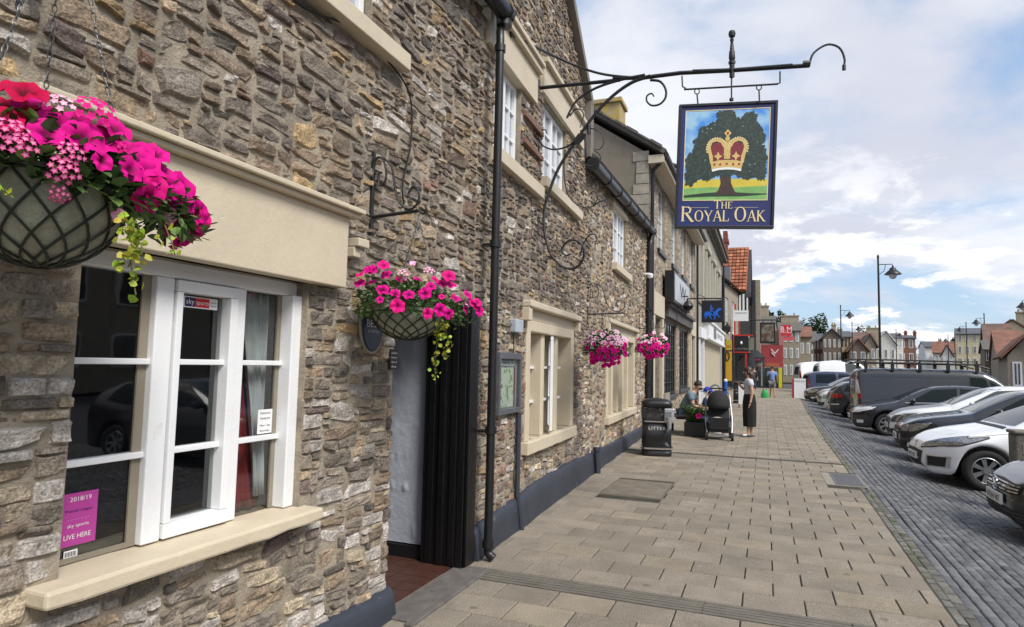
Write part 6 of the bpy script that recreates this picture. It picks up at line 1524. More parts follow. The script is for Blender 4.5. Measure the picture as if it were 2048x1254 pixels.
# 1: white hatchback, nearest clear one
c=Car('parked_car','white hatchback with open black grille and long swept-back headlights, nearest complete car','car',4.3,1.82,TOPH,BELH,pw,(.80,3.42))
glaze(c,(1.03,1.40,.70,.56),SIDEH)
c.patch('grille',[(-.46,.54),(0,.555),(.46,.54)],[(-.36,.27),(0,.26),(.36,.27)],'f',trimb,n=14,mk=6,off=.008)
for sg in (-1,1):
    c.lamp([(sg*.36,.655),(sg*.55,.735),(sg*.72,.80),(sg*.80,.835)],[(sg*.40,.60),(sg*.60,.635),(sg*.78,.70),(sg*.83,.80)],'f',lampm,14,5)
    c.lamp([(.30,.765),(.55,.80),(.85,.845)],[(.22,.66),(.45,.69),(.85,.84)],'s',lampm,12,4,sg)
    c.patch('fog_surround',[(sg*.52,.49),(sg*.78,.50)],[(sg*.50,.30),(sg*.76,.31)],'f',chrome,n=6,mk=4,off=.006)
    c.patch('fog_lamp',[(sg*.54,.475),(sg*.74,.48)],[(sg*.53,.32),(sg*.72,.325)],'f',trimb,n=6,mk=4,off=.012)
    c.patch('bonnet_line',[(.2,.735),(.6,.835),(1.2,.93)],[(.2,.731),(.6,.831),(1.2,.926)],'s',trimb,n=12,mk=1,off=.003,sg=sg)
    c.patch('sill_trim',[(1.3,.27),(3.0,.27)],[(1.3,.21),(3.0,.21)],'s',trimb,n=8,mk=2,off=.004,sg=sg)
    for x in (1.32,2.66): c.patch('door_gap',[(x,.93),(x+.03,.93)],[(x-.03,.25),(x-.02,.25)],'s',trimb,n=1,mk=8,off=.0025,sg=sg)
c.patch('emblem',[(-.055,.665),(.055,.665)],[(-.055,.585),(.055,.585)],'f',chrome,n=4,mk=4,off=.012)
c.patch('grille_slat',[(-.33,.42),(.33,.42)],[(-.32,.405),(.32,.405)],'f',chrome,n=10,mk=1,off=.016)
c.patch('wiper_cowl',[(1.16,-.62),(1.16,.62)],[(1.08,-.70),(1.08,.70)],'t',trimb,n=10,mk=2,off=.006)
front_plate(c,.44,'WR12 KXF'); c.mirror(1.52,1.03); c.handles((2.45,3.5),.86); c.place(2.42,13.15,88)
# 2: near black car cut by the frame
c=Car('parked_car','glossy black car with chrome-barred grille and round badge, cut by the right edge','car',4.3,1.80,TOPH,BELH,pb,(.86,3.45))
glaze(c,(1.03,1.40,.70,.56),SIDEH)
c.patch('grille',[(-.52,.665),(0,.68),(.52,.665)],[(-.50,.56),(0,.555),(.50,.56)],'f',trimb,n=14,mk=4,off=.008)
for z in (.585,.615,.645): c.patch('grille_bar',[(-.50,z+.006),(.50,z+.006)],[(-.50,z-.006),(.50,z-.006)],'f',chrome,n=14,mk=1,off=.018)
c.patch('bumper_grille',[(-.66,.40),(0,.41),(.66,.40)],[(-.60,.26),(0,.255),(.60,.26)],'f',trimb,n=14,mk=4,off=.008)
for z in (.30,.335,.37): c.patch('bumper_slat',[(-.62,z+.005),(.62,z+.005)],[(-.62,z-.005),(.62,z-.005)],'f',mat('slat_grey',(.06,.06,.065),.3),n=14,mk=1,off=.014)
c.patch('lip_trim',[(-.72,.235),(0,.225),(.72,.235)],[(-.72,.22),(0,.21),(.72,.22)],'f',chrome,n=14,mk=1,off=.012)
for sg in (-1,1):
    c.lamp([(sg*.54,.70),(sg*.70,.73),(sg*.80,.76)],[(sg*.54,.58),(sg*.72,.60),(sg*.82,.66)],'f',lampm,8,4)
    c.lamp([(.24,.74),(.5,.77)],[(.20,.62),(.42,.70)],'s',lampm,6,4,sg)
p,_n=c.hit((-3,0,.615),(1,0,0)); m=MB()
x=p.x-.035; m.tube([(x,.075*math.cos(t),.625+.075*math.sin(t)) for t in [i*math.pi/12 for i in range(25)]],.009,6,cap=False)
m.tube([(x,-.05,.67),(x,-.02,.575),(x,0,.62),(x,.02,.575),(x,.05,.67)],.007,5); m.build('emblem',chrome,c.o,local=True)
front_plate(c,.475,'WX64 VKF'); c.mirror(1.52,1.03); c.place(2.45,8.95,91)
# 3: dark slate car behind the white hatch
TOPS=[(0,.68),(.05,.74),(.12,.80),(.3,.90),(.6,.97),(1.05,1.04),(1.2,1.07),(1.6,1.28),(2.0,1.48),(2.4,1.56),(3.0,1.58),(3.5,1.55),(3.9,1.42),(4.2,1.12),(4.35,1.0),(4.4,.8)]
BELS=[(0,.62),(.12,.73),(.3,.82),(.6,.90),(1.1,.96),(2,1.0),(3,1.03),(4.1,1.05),(4.4,.78)]
SIDES=[([(1.72,1.20),(2.15,1.45),(2.7,1.49)],[(1.45,1.03),(2.1,1.05),(2.68,1.06)]),([(2.78,1.49),(3.3,1.48),(3.7,1.40)],[(2.75,1.06),(3.3,1.08),(3.85,1.12)])]
def suvish(label,pt,txt,rails=False,bright=False):
    c=Car('parked_car',label,'car',4.4,1.84,TOPS,BELS,pt,(.88,3.52),rw=.335,zb=.22)
    glaze(c,(1.10,1.49,.72,.58),SIDES)
    c.patch('grille',[(-.45,.70),(0,.715),(.45,.70)],[(-.42,.57),(0,.56),(.42,.57)],'f',trimb,n=12,mk=4,off=.008)
    c.patch('bumper_grille',[(-.60,.46),(.60,.46)],[(-.55,.30),(.55,.30)],'f',trimb,n=12,mk=4,off=.008)
    c.patch('grille_bar',[(-.43,.645),(.43,.645)],[(-.43,.63),(.43,.63)],'f',chrome,n=12,mk=1,off=.016)
    for sg in (-1,1):
        c.lamp([(sg*.48,.76),(sg*.7,.80),(sg*.80,.83)],[(sg*.47,.63),(sg*.7,.65),(sg*.82,.73)],'f',lampm,8,4)
        c.lamp([(.28,.82),(.55,.86)],[(.2,.68),(.45,.76)],'s',lampm,6,4,sg)
        c.patch('fog_lamp',[(sg*.62,.42),(sg*.76,.42)],[(sg*.61,.34),(sg*.75,.34)],'f',amb,n=4,mk=3,off=.012)
        for x in (1.4,2.74): c.patch('door_gap',[(x,1.0),(x+.03,1.0)],[(x-.03,.3),(x-.02,.3)],'s',trimb,n=1,mk=8,off=.0025,sg=sg)
    front_plate(c,.52,txt); c.mirror(1.62,1.12); c.handles((2.55,3.55),.90); return c
suvish('dark slate-grey car with angular headlights directly behind the white hatchback',pg,'VE17 OXM').place(2.6,15.9,94)
suvish('white car with smoked windows between the slate-grey car and the black hatchback',pw,'FD15 LNO').place(2.9,18.9,93)
# 5: black hatchback with bright alloy wheel
c=Car('parked_car','black hatchback with chrome-lit headlamps and bright alloy wheel in front of the graphite van','car',4.35,1.82,TOPH[:-1]+[(4.35,.75)],BELH[:-1]+[(4.35,.72)],pn,(.88,3.5))
glaze(c,(1.03,1.40,.70,.56),SIDEH)
c.patch('grille',[(-.34,.62),(.34,.62)],[(-.30,.36),(.30,.36)],'f',trimb,n=10,mk=5,off=.008)
for sg in (-1,1):
    c.lamp([(sg*.42,.70),(sg*.62,.765),(sg*.78,.82)],[(sg*.42,.61),(sg*.66,.64),(sg*.82,.74)],'f',amb,10,4)
    c.lamp([(.28,.765),(.62,.82)],[(.2,.65),(.5,.74)],'s',amb,8,4,sg)
    c.patch('fog_lamp',[(sg*.60,.42),(sg*.74,.42)],[(sg*.59,.33),(sg*.73,.33)],'f',amb,n=4,mk=3,off=.012)
    c.patch('chrome_strip',[(1.35,.975),(2.6,1.005),(3.7,1.06)],[(1.35,.96),(2.6,.99),(3.7,1.045)],'s',chrome,n=14,mk=1,off=.009,sg=sg)
front_plate(c,.5,'AK13 ZPU'); c.mirror(1.52,1.03); c.handles((2.45,3.5),.86); c.place(2.42,22.3,91)
# 6: van, rear to the pavement
TOPV=[(0,1.50),(.03,1.75),(.08,1.88),(.2,1.95),(.8,1.98),(3.3,1.98),(3.7,1.93),(4.0,1.76),(4.35,1.42),(4.6,1.17),(4.8,1.08),(5.1,.98),(5.25,.86),(5.3,.66)]
BELV=[(0,1.05),(1,1.10),(3.2,1.12),(4.2,1.08),(4.7,1.0),(5.1,.88),(5.3,.6)]
c=Car('parked_van','graphite panel van with roof rack and tall red tail lamp, rear to the pavement','van',5.3,1.98,TOPV,BELV,pd,(1.05,4.15),rw=.35,zb=.24,nose=.10,tail=.5,tumble=.16,group='vans in the parking rows')
c.patch('windscreen',[(-.62,1.80),(.62,1.80)],[(-.80,1.20),(.80,1.20)],'b',cg,n=12,mk=8)
for sg in (-1,1):
    c.patch('side_window',[(3.28,1.72),(3.66,1.70),(3.72,1.66)],[(3.25,1.14),(3.7,1.13),(3.8,1.13)],'s',cg,n=8,mk=6,sg=sg,off=.006)
    c.patch('quarter_window',[(3.80,1.62),(4.02,1.48)],[(3.88,1.13),(4.38,1.12)],'s',cg,n=8,mk=6,sg=sg,off=.006)
    c.patch('window_surround',[(3.22,1.76),(3.72,1.74),(4.10,1.48)],[(3.2,1.10),(3.8,1.09),(4.44,1.08)],'s',trimb,n=12,mk=6,sg=sg,off=.003)
    c.patch('tail_light',[(.015,1.62),(.07,1.62)],[(.015,.92),(.12,.92)],'s',redl,n=3,mk=8,sg=sg,off=.012)
    c.patch('tail_light_rear',[(sg*.80,1.62),(sg*.92,1.62)],[(sg*.84,.92),(sg*.96,.92)],'f',redl,n=3,mk=8,off=.012)
    c.patch('tail_light_clear',[(.02,1.56),(.065,1.56)],[(.02,1.10),(.10,1.10)],'s',amb,n=2,mk=6,sg=sg,off=.016)
    for (x0,x1,z) in ((.5,3.05,.78),(.45,3.0,1.68)): c.patch('panel_crease',[(x0,z+.012),(x1,z+.012)],[(x0,z-.012),(x1,z-.012)],'s',trimb,n=12,mk=1,sg=sg,off=.003)
    c.patch('panel_pressing',[(.5,1.02),(1.3,.95),(3.0,.90)],[(.5,.99),(1.3,.90),(3.0,.85)],'s',mat('van_graphite_dark',(.03,.034,.038),.35,coat=.8),n=12,mk=1,sg=sg,off=.004)
    c.patch('side_moulding',[(.2,.62),(3.6,.62)],[(.2,.50),(3.6,.50)],'s',trimb,n=12,mk=1,sg=sg,off=.010)
    for x in (2.1,3.15,4.05): c.patch('door_gap',[(x,1.74),(x+.02,1.74)],[(x,.34),(x+.02,.34)],'s',trimb,n=1,mk=10,off=.003,sg=sg)
c.patch('rear_door_gap',[(-.01,1.8),(.01,1.8)],[(-.01,.5),(.01,.5)],'f',trimb,n=1,mk=10,off=.004)
m=MB(); zr=2.13
for y in (-.72,.72): m.tube([(.0,y,zr),(.5,y,zr+.02),(3.4,y,zr+.01),(3.85,y,zr-.12)],.032,6)
for y in (-.62,.62): m.tube([(-.15,y,zr+.12),(1,y,zr+.13),(3.5,y,zr+.1)],.016,5)
for i in range(9): x=.1+i*.44; m.tube([(x,-.74,zr+.015),(x,.74,zr+.015)],.026,6); 
for i in range(5):
    x=.3+i*.8
    for y in (-.76,.76): m.box((x-.05,y-.03,1.90),(x+.05,y+.03,zr+.02)); m.box((x-.02,y-.02,zr),(x+.02,y+.02,zr+.13))
m.tube([(.0,-.72,zr),(-.28,-.3,zr+.07),(-.28,.3,zr+.07),(0,.72,zr)],.022,6)
m.build('roof_rack',trimb,c.o,local=True)
c.mirror(4.05,1.25,trimb,1.3); c.place(2.86,25.5,88)
# 7: black hatchback, rear to the pavement
TOPR=[(0,.70),(.04,.92),(.12,1.02),(.35,1.25),(.6,1.40),(1.0,1.47),(1.6,1.50),(2.2,1.46),(2.5,1.38),(2.9,1.18),(3.25,1.0),(3.4,.96),(3.8,.88),(4.1,.78),(4.25,.66),(4.3,.56)]
BELR=[(0,.66),(.12,.94),(.6,.99),(2,.95),(3.2,.90),(4.0,.76),(4.3,.5)]
def rearcar(label,pt,txt,grp='cars parked with their tails to the pavement'):
    c=Car('parked_car',label,'car',4.3,1.80,TOPR,BELR,pt,(.84,3.42),group=grp)
    c.patch('rear_window',[(-.52,1.38),(.52,1.38)],[(-.66,1.06),(.66,1.06)],'f',cg,n=10,mk=6)
    c.patch('windscreen',[(-.54,1.40),(.54,1.40)],[(-.70,1.02),(.70,1.02)],'b',cg,n=10,mk=6)
    for sg in (-1,1):
        for t,b in (([(.62,1.34),(1.0,1.40),(1.55,1.42)],[(.45,1.05),(1,1.02),(1.55,1.0)]),([(1.62,1.42),(2.15,1.39),(2.6,1.20)],[(1.62,1.0),(2.3,.98),(2.95,.98)])): c.patch('side_window',t,b,'s',cg,n=10,mk=5,sg=sg)
        c.patch('tail_light',[(.04,.93),(.30,.97)],[(.02,.80),(.22,.86)],'s',redl,n=6,mk=4,sg=sg,off=.01)
        c.patch('tail_light_rear',[(sg*.50,.92),(sg*.78,.93)],[(sg*.52,.78),(sg*.80,.80)],'f',redl,n=6,mk=4,off=.01)
        c.patch('bumper_reflector',[(.05,.56),(.3,.58)],[(.05,.52),(.3,.54)],'s',amb,n=3,mk=1,sg=sg,off=.008)
    c.mirror(2.78,1.02); front_plate(c,.60,txt); return c
rearcar('black hatchback with red tail lamp parked tail-first just beyond the graphite van',pn,'BX16 TYL').place(2.3,28.5,86)
c=suvish('small white car with black lower grille beyond the tail-first black hatchback',pw,'GN10 RSV'); c.place(2.25,31.9,85)
c=suvish('silver estate car half hidden between the small white car and the black SUV',psl,'HV09 EKA'); c.place(2.4,35.3,85)
c=suvish('black SUV nose-on at the far end of the first parking row',pb,'OU18 MBD'); c.place(2.05,38.6,82)
# distant vans and cars
TOPB=[(0,1.1),(.04,1.45),(.12,1.62),(.4,1.74),(1.2,1.80),(2.4,1.78),(2.8,1.66),(3.3,1.30),(3.6,1.12),(4.1,1.0),(4.4,.86),(4.5,.66)]
def boxy(label,pt,x,y,th,H=1.0,name='parked_van',cat='van',glassy=True,group='vans in the parking rows'):
    c=Car(name,label,cat,4.6,1.84,[(a,b*H) for a,b in TOPB[:-1]]+[(4.6,.66*H)],[(0,.9*H),(1,1.0*H),(3.2,1.0*H),(4.2,.85*H),(4.6,.55*H)],pt,(.9,3.7),tumble=.22,nose=.12,group=group)
    for sg in (-1,1):
        if glassy: c.patch('side_window',[(.5,1.62*H),(1.6,1.66*H)],[(.45,1.08*H),(1.6,1.08*H)],'s',cg,n=6,mk=4,sg=sg)
        c.patch('door_window',[(1.75,1.66*H),(2.5,1.62*H),(2.75,1.52*H)],[(1.75,1.08*H),(2.6,1.08*H),(3.15,1.08*H)],'s',cg,n=8,mk=4,sg=sg)
        c.patch('tail_light',[(.02,1.3*H),(.08,1.3*H)],[(.02,.9*H),(.12,.9*H)],'s',redl,n=2,mk=4,sg=sg,off=.01)
    c.patch('rear_window',[(-.6,1.5*H),(.6,1.5*H)],[(-.7,1.08*H),(.7,1.08*H)],'f',cg,n=6,mk=4)
    c.place(x,y,th); return c
boxy('dark blue people carrier with bright window reflections before the long white van',pbl,2.25,43.5,80,1.0)
boxy('long white high-sided van above the blue people carrier',pw,3.2,49,78,1.42,glassy=False)
boxy('white van seen end-on at the left end of the parking row',pw,2.15,52,75,1.38,glassy=False)
boxy('dark blue car across the road at the right edge',pbl,19.5,42,80,.86,'parked_car','car',group='cars parked across the road')
boxy('pale silver car across the road just right of the graphite van windscreen',psl,13.2,27.5,80,.80,'parked_car','car',group='cars parked across the road')
boxy('black car across the road behind the pale silver one',pb,17.0,38,100,.84,'parked_car','car',group='cars parked across the road')
boxy('small dark car seen far away over the roof rack of the graphite van',pb,22,66,80,.85,'parked_car','car',group='cars parked across the road')
# ================= people and street furniture =================
random.seed(91)
skin=mat('skin',(.50,.29,.20),.55,var=.06); skinb=mat('skin_tan',(.42,.23,.15),.55,var=.06)
hair=mat('hair_dark',(.025,.016,.011),.5,var=.3,ns=60); 
def skinmesh(name,J,E_,mt,par,lv=1,rootv=0):
    """J: list of (x,y,z,rx[,ry]); grown as one continuous surface"""
    me=bpy.data.meshes.new(name); me.from_pydata([j[:3] for j in J],E_,[]); ob=bpy.data.objects.new(name,me); C.objects.link(ob)
    md=ob.modifiers.new('k','SKIN'); md.use_smooth_shade=True; sv=me.skin_vertices[0].data
    for i,j in enumerate(J): sv[i].radius=(j[3],j[4] if len(j)>4 else j[3]); sv[i].use_root=(i==rootv)
    sb=ob.modifiers.new('s','SUBSURF'); sb.levels=lv; sb.render_levels=lv
    dg=bpy.context.evaluated_depsgraph_get(); dg.update(); m2=bpy.data.meshes.new_from_object(ob.evaluated_get(dg)); bpy.data.objects.remove(ob)
    m2.materials.clear(); m2.materials.append(mt); m2.polygons.foreach_set('use_smooth',[True]*len(m2.polygons))
    o=bpy.data.objects.new(name,m2); C.objects.link(o); o.parent=par; return o
def person(label,loc,rz,P,h,body=skin,group=None,hairf=None):
    """P: joint table, metres, facing +x, left is +y"""
    o=root('person',loc,label,'person',group,rz); WM[o]=Matrix()
    J=[];E_=[];ix={}
    def add(n,par,x,y,z,r,ry=None):
        ix[n]=len(J); J.append((x*h,y*h,z*h,r*h,(ry or r)*h)); 
        if par is not None: E_.append((ix[par],ix[n]))
    for row in P: add(*row)
    for s_ in ('l','r'):   # five fingers each
        if 'wr'+s_ in ix and 'ha'+s_ in ix:
            w=V(J[ix['wr'+s_]][:3]); k=V(J[ix['ha'+s_]][:3]); d=(k-w).normalized(); sd=d.cross(V((0,0,1))); sd=(sd if sd.length>.2 else V((1,0,0))).normalized(); 
            for i in range(4):
                p=k+sd*(i-1.5)*.019; L=[.062,.072,.067,.052][i]
                a=len(J); J.append((*p,.0085)); E_.append((ix['ha'+s_],a)); J.append((*(p+d*L*.55),.008)); E_.append((a,a+1)); J.append((*(p+d*L*.95+V((0,0,-.012))),.0065)); E_.append((a+1,a+2))
            a=len(J); J.append((*(w+d*.03+sd*.035),.009)); E_.append((ix['ha'+s_],a)); J.append((*(w+d*.06+sd*.05),.008)); E_.append((a,a+1))
    skinmesh('body',J,E_,body,o,1)
    return o,{k:V(J[i][:3]) for k,i in ix.items()}
def cloth(o,name,rows,h,mt,lv=1):
    J=[];E_=[];ix={}
    for n,par,x,y,z,r,*q in rows:
        ix[n]=len(J); J.append((x*h,y*h,z*h,r*h,(q[0] if q else r)*h))
        if par is not None: E_.append((ix[par],ix[n]))
    return skinmesh(name,J,E_,mt,o,lv)
def headparts(o,hd,h,hm=hair,long=0,beard=None,face=1,skinm=skin):
    m=MB(); c=hd
    # cap of hair hugging the back and top of the skull
    vs=[];fs=[];nu,nv=14,8
    for j in range(nv+1):
        t=math.pi*j/nv
        for i in range(nu):
            a=2*math.pi*i/nu; d=V((math.sin(t)*math.cos(a),math.sin(t)*math.sin(a),math.cos(t))); r_=.112 if d.x<.45+.5*max(0,d.z) or d.z>.55 else .088
            if d.z<-.35 and not long: r_=.07
            p=V((d.x*r_*.98-.012,d.y*r_*.86,d.z*r_*1.06+.02))*h/1.7; p+=p.normalized()*.006*noise.noise(p*60); vs.append(c+p)
    for j in range(nv):
        for i in range(nu): fs.append((j*nu+i,(j+1)*nu+i,(j+1)*nu+(i+1)%nu,j*nu+(i+1)%nu))
    m.add(vs,fs)
    if long:
        for k in range(9):
            a=math.radians(95+k*21); p=c+V((math.cos(a)*.075-.02,math.sin(a)*.075,.02)); m.tube([p,p+V((-.03,0,-.10)),p+V((-.035,math.sin(a)*.01,-.20)),p+V((-.02,math.sin(a)*.02,-long))],[.03,.034,.03,.012],7)
    m.build('hair',hm,o,local=True,smooth=2)
    f=MB(); 
    f.add([c+V((.094,0,.01)),c+V((.120,.0,-.022)),c+V((.092,.016,-.028)),c+V((.092,-.016,-.028))],[(0,2,1),(0,1,3),(1,2,3)]); f.build('nose',skinm,o,local=True)
    for s_ in (-1,1):
        e=MB(); e.lathe([(.002,-.004),(.008,0),(.002,.004)],c+V((.093,s_*.032,.012)),8); e.build('eye',bl,o,local=True)
        e=MB(); e.lathe([(.004,-.026),(.012,-.01),(.014,.015),(.006,.028)],c+V((-.005,s_*.086,-.005)),8,sy=.5); e.build('ear',skinm,o,local=True,smooth=2)
    l=MB(); l.box(c+V((.09,-.022,-.052)),c+V((.099,.022,-.044))); l.build('mouth',mat('lips',(.30,.10,.08),.5),o,local=True)
    if beard: b=MB(); b.lathe([(.02,-.085),(.055,-.07),(.07,-.04),(.068,-.03)],c+V((.032,0,-.01)),12,sy=.9); b.build('beard',hm,o,local=True,smooth=2)
def standing(arml,armr,legs=((.0,.055),(.0,-.055)),lean=0):
    P=[('pe',None,0,0,.53,.075,.06),('wa','pe',lean*.1,0,.61,.054,.050),('ch','wa',lean*.3,0,.73,.058,.054),('uc','ch',lean*.5,0,.80,.050,.046),('ne','uc',lean*.6,0,.865,.030),('hb','ne',.008+lean*.7,0,.895,.040,.038),('he','hb',.012+lean*.75,0,.935,.055,.048),('ht','he',.005+lean*.75,0,.975,.036,.032)]
    for s_,sg,A in (('l',1,arml),('r',-1,armr)):
        P+=[('sh'+s_,'uc',lean*.45,sg*.10,.805,.034),('el'+s_,'sh'+s_,*A[0],.025),('wr'+s_,'el'+s_,*A[1],.016),('ha'+s_,'wr'+s_,*A[2],.020,.011)]
    for s_,sg,L_ in (('l',1,legs[0]),('r',-1,legs[1])):
        x,y=L_; P+=[('hi'+s_,'pe',0,sg*.05,.50,.052),('kn'+s_,'hi'+s_,x*.5+.01,y,.285,.036),('an'+s_,'kn'+s_,x,y,.045,.022),('to'+s_,'an'+s_,x+.085,y*1.15,.017,.018)]
    return P
# woman in white tee and black culottes
hW=1.63; FA=math.pi+.25
arL=((-.015,.125,.64),(.01,.13,.50),(.025,.13,.46)); arR=((.03,-.13,.665),(.10,-.10,.73),(.125,-.09,.765))
P=standing(arL,arR,((.02,.045),(-.05,-.05)))
o,jj=person('woman with long brown hair in a pale grey T-shirt and wide black trousers, side on',(-.36,16.3,0),FA,P,hW)
headparts(o,jj['he'],hW,mat('hair_brown',(.05,.028,.018),.5,var=.3,ns=50),long=.28)
cloth(o,'t_shirt',[('pe',None,-.004,0,.56,.084,.074),('wa','pe',0,0,.63,.082,.074),('ch','wa',0,0,.73,.088,.080),('uc','ch',0,0,.795,.076,.070),('nk','uc',0,0,.838,.045,.04),('sl','uc',0,.105,.80,.046),('al','sl',-.012,.128,.715,.043),('sr','uc',0,-.105,.80,.046),('ar','sr',.012,-.132,.72,.043)],hW,mat('tee_pale',(.52,.54,.58),.85,var=.06,ns=10,bump=.4,bs=14))
m=MB(); prof=[(.165,.24),(.175,.5),(.178,.80),(.155,.95),(.135,1.00)]
vs=[];fs=[];n=28
for (r_,z) in prof:
    for k in range(n):
        t=2*math.pi*k/n; rr=r_*(1+.09*math.sin(7*t+z*3)*(1.05-z)); vs.append((rr*math.cos(t)*.85-.01,rr*math.sin(t),z))
for i in range(len(prof)-1):
    for k in range(n): fs.append((i*n+k,i*n+(k+1)%n,(i+1)*n+(k+1)%n,(i+1)*n+k))
m.add(vs,fs).build('wide_trousers',mat('cloth_black',(.010,.010,.011),.9,var=.2),o,local=True,smooth=2)
for s_ in 'lr':
    t=jj['to'+s_]; a=jj['an'+s_]; m=MB(); m.box((a.x-.06,t.y-.045,-.0),(t.x+.05,t.y+.045,.022)); m.build('sandal_sole',bl,o,local=True,bevel=.008); m=MB(); m.box((a.x+.05,t.y-.046,.022),(t.x+.0,t.y+.046,.062)); m.build('sandal_strap',white,o,local=True,bevel=.01)
# seated man
hM=1.78
def seated():
    P=[('pe',None,0,0,.28,.085,.07),('wa','pe',.03,0,.36,.06,.056),('ch','wa',.085,0,.46,.064,.058),('uc','ch',.125,0,.525,.054,.050),('ne','uc',.165,0,.585,.034),('hb','ne',.19,0,.615,.042),('he','hb',.215,0,.645,.054,.048),('ht','he',.225,0,.69,.036)]
    for s_,sg in (('l',1),('r',-1)):
        P+=[('sh'+s_,'uc',.12,sg*.11,.53,.038),('el'+s_,'sh'+s_,.17,sg*.13,.375,.028),('wr'+s_,'el'+s_,.30,sg*.09,.36,.019),('ha'+s_,'wr'+s_,.345,sg*.075,.365,.021,.012)]
        P+=[('hi'+s_,'pe',.01,sg*.055,.265,.058),('kn'+s_,'hi'+s_,.28,sg*.085,.225,.042),('an'+s_,'kn'+s_,.56 if sg<0 else .40,sg*.09,.05,.026),('to'+s_,'an'+s_,.63 if sg<0 else .48,sg*.10,.045,.022)]
    return P
o,jj=person('bearded man in a grey-blue T-shirt and jeans, seated and leaning towards the child',(-1.88,16.3,0),-.10,seated(),hM)
headparts(o,jj['he'],hM,mat('hair_short',(.03,.02,.015),.6),0,beard=1)
cloth(o,'t_shirt',[('pe',None,-.005,0,.29,.094,.078),('wa','pe',.03,0,.36,.09,.084),('ch','wa',.085,0,.46,.096,.088),('uc','ch',.125,0,.525,.086,.078),('nk','uc',.15,0,.565,.045),('sl','uc',.12,.112,.53,.05),('al','sl',.148,.13,.44,.045),('sr','uc',.12,-.112,.53,.05),('ar','sr',.148,-.13,.44,.045)],hM,mat('tee_blue_grey',(.14,.19,.23),.85,var=.08,bump=.3,bs=14))
jeans=mat('jeans',(.035,.06,.13),.85,var=.15,ns=14)
cloth(o,'jeans',[('pe',None,0,0,.275,.09,.076),('hl','pe',.01,.058,.265,.066),('kl','hl',.28,.085,.225,.052),('al','kl',.39,.09,.075,.038),('hr','pe',.01,-.058,.265,.066),('kr','hr',.28,-.085,.225,.052),('ar','kr',.53,-.09,.075,.038)],hM,jeans)
for s_ in 'lr': 
    t=jj['to'+s_]; a=jj['an'+s_]; m=MB(); m.tube([(a.x-.05,a.y,.035),(a.x+.04,a.y,.05),(t.x+.05,t.y,.035)],[.045,.05,.035],8); m.build('shoe',white,o,local=True,smooth=2)
b=root('bench',(-1.75,16.3,0),'low dark bench under the seated man beside the stone shop','bench')
m=MB(); m.box((-2.25,15.9,.40),(-1.5,16.7,.44)); m.build('seat',mat('bench_wood',(.06,.05,.045),.8),b)
for x in (-2.2,-1.56):
    for y in (15.93,16.63): m=MB(); m.box((x,y,0),(x+.05,y+.05,.3995)); m.build('leg',iron,b)
m=MB(); m.box((-2.3,15.9,.44),(-2.25,16.7,.95)); m.build('backrest',mat('bench_back',(.30,.27,.22),.8),b)
# child with blue cap
hC=1.08
P=standing(((.05,.14,.62),(.16,.10,.60),(.20,.09,.60)),((.05,-.14,.62),(.16,-.10,.60),(.20,-.09,.60)))
o,jj=person('small child in a bright blue cap and navy top between the man and the pushchair',(-1.28,16.25,0),math.pi-.5,P,hC)
headparts(o,jj['he'],hC*1.25,hair)
cloth(o,'top',[('pe',None,0,0,.50,.09,.075),('wa','pe',0,0,.61,.088,.07),('uc','wa',0,0,.78,.09,.065),('sl','uc',0,.11,.79,.05),('el','sl',.045,.14,.64,.042),('sr','uc',0,-.11,.79,.05),('er','sr',.045,-.14,.64,.042)],hC,mat('cloth_navy',(.012,.03,.12),.85))
cloth(o,'trousers',[('pe',None,0,0,.52,.08),('hl','pe',0,.05,.48,.06),('al','hl',0,.055,.08,.036),('hr','pe',0,-.05,.48,.06),('ar','hr',0,-.055,.08,.036)],hC,jeans)
m=MB(); c=jj['he']+V((0,0,.03)); m.lathe([(.108,-.02),(.112,.01),(.10,.05),(.07,.085),(.02,.105)],c,16); m.box((c.x+.07,c.y-.07,c.z-.02),(c.x+.18,c.y+.07,c.z-.008)); m.build('cap',mat('cap_blue',(.02,.04,.42),.6),o,local=True,smooth=2)
# man walking away in blue shirt, and a dark dressed person by the shops
hF=1.76
P=standing(((.03,.15,.68),(.12,.14,.72),(.15,.12,.77)),((-.01,-.14,.65),(.03,-.15,.53),(.035,-.15,.49)),((.10,.05),(-.10,-.05)))
o,jj=person('man in a light blue shirt and grey shorts walking away down the pavement',(.38,39.4,0),math.pi/2+.1,P,hF,skinb)
headparts(o,jj['he'],hF,hair)
cloth(o,'shirt',[('pe',None,0,0,.50,.092,.080),('wa','pe',0,0,.62,.09,.078),('uc','wa',0,0,.79,.086,.074),('sl','uc',0,.11,.80,.048),('el','sl',.03,.15,.70,.044),('sr','uc',0,-.11,.80,.048),('er','sr',-.01,-.14,.67,.044)],hF,mat('shirt_blue',(.16,.26,.52),.85,var=.1))
cloth(o,'shorts',[('pe',None,0,0,.50,.085),('hl','pe',.01,.055,.47,.066),('kl','hl',.05,.055,.31,.06),('hr','pe',-.01,-.055,.47,.066),('kr','hr',-.04,-.055,.31,.06)],hF,mat('shorts_grey',(.15,.16,.19),.9))
for s_ in 'lr': t=jj['to'+s_]; m=MB(); m.tube([(t.x-.17,t.y,.035),(t.x+.04,t.y,.035)],[.045,.035],8); m.build('shoe',mat('shoe_tan',(.35,.24,.16),.8),o,local=True)
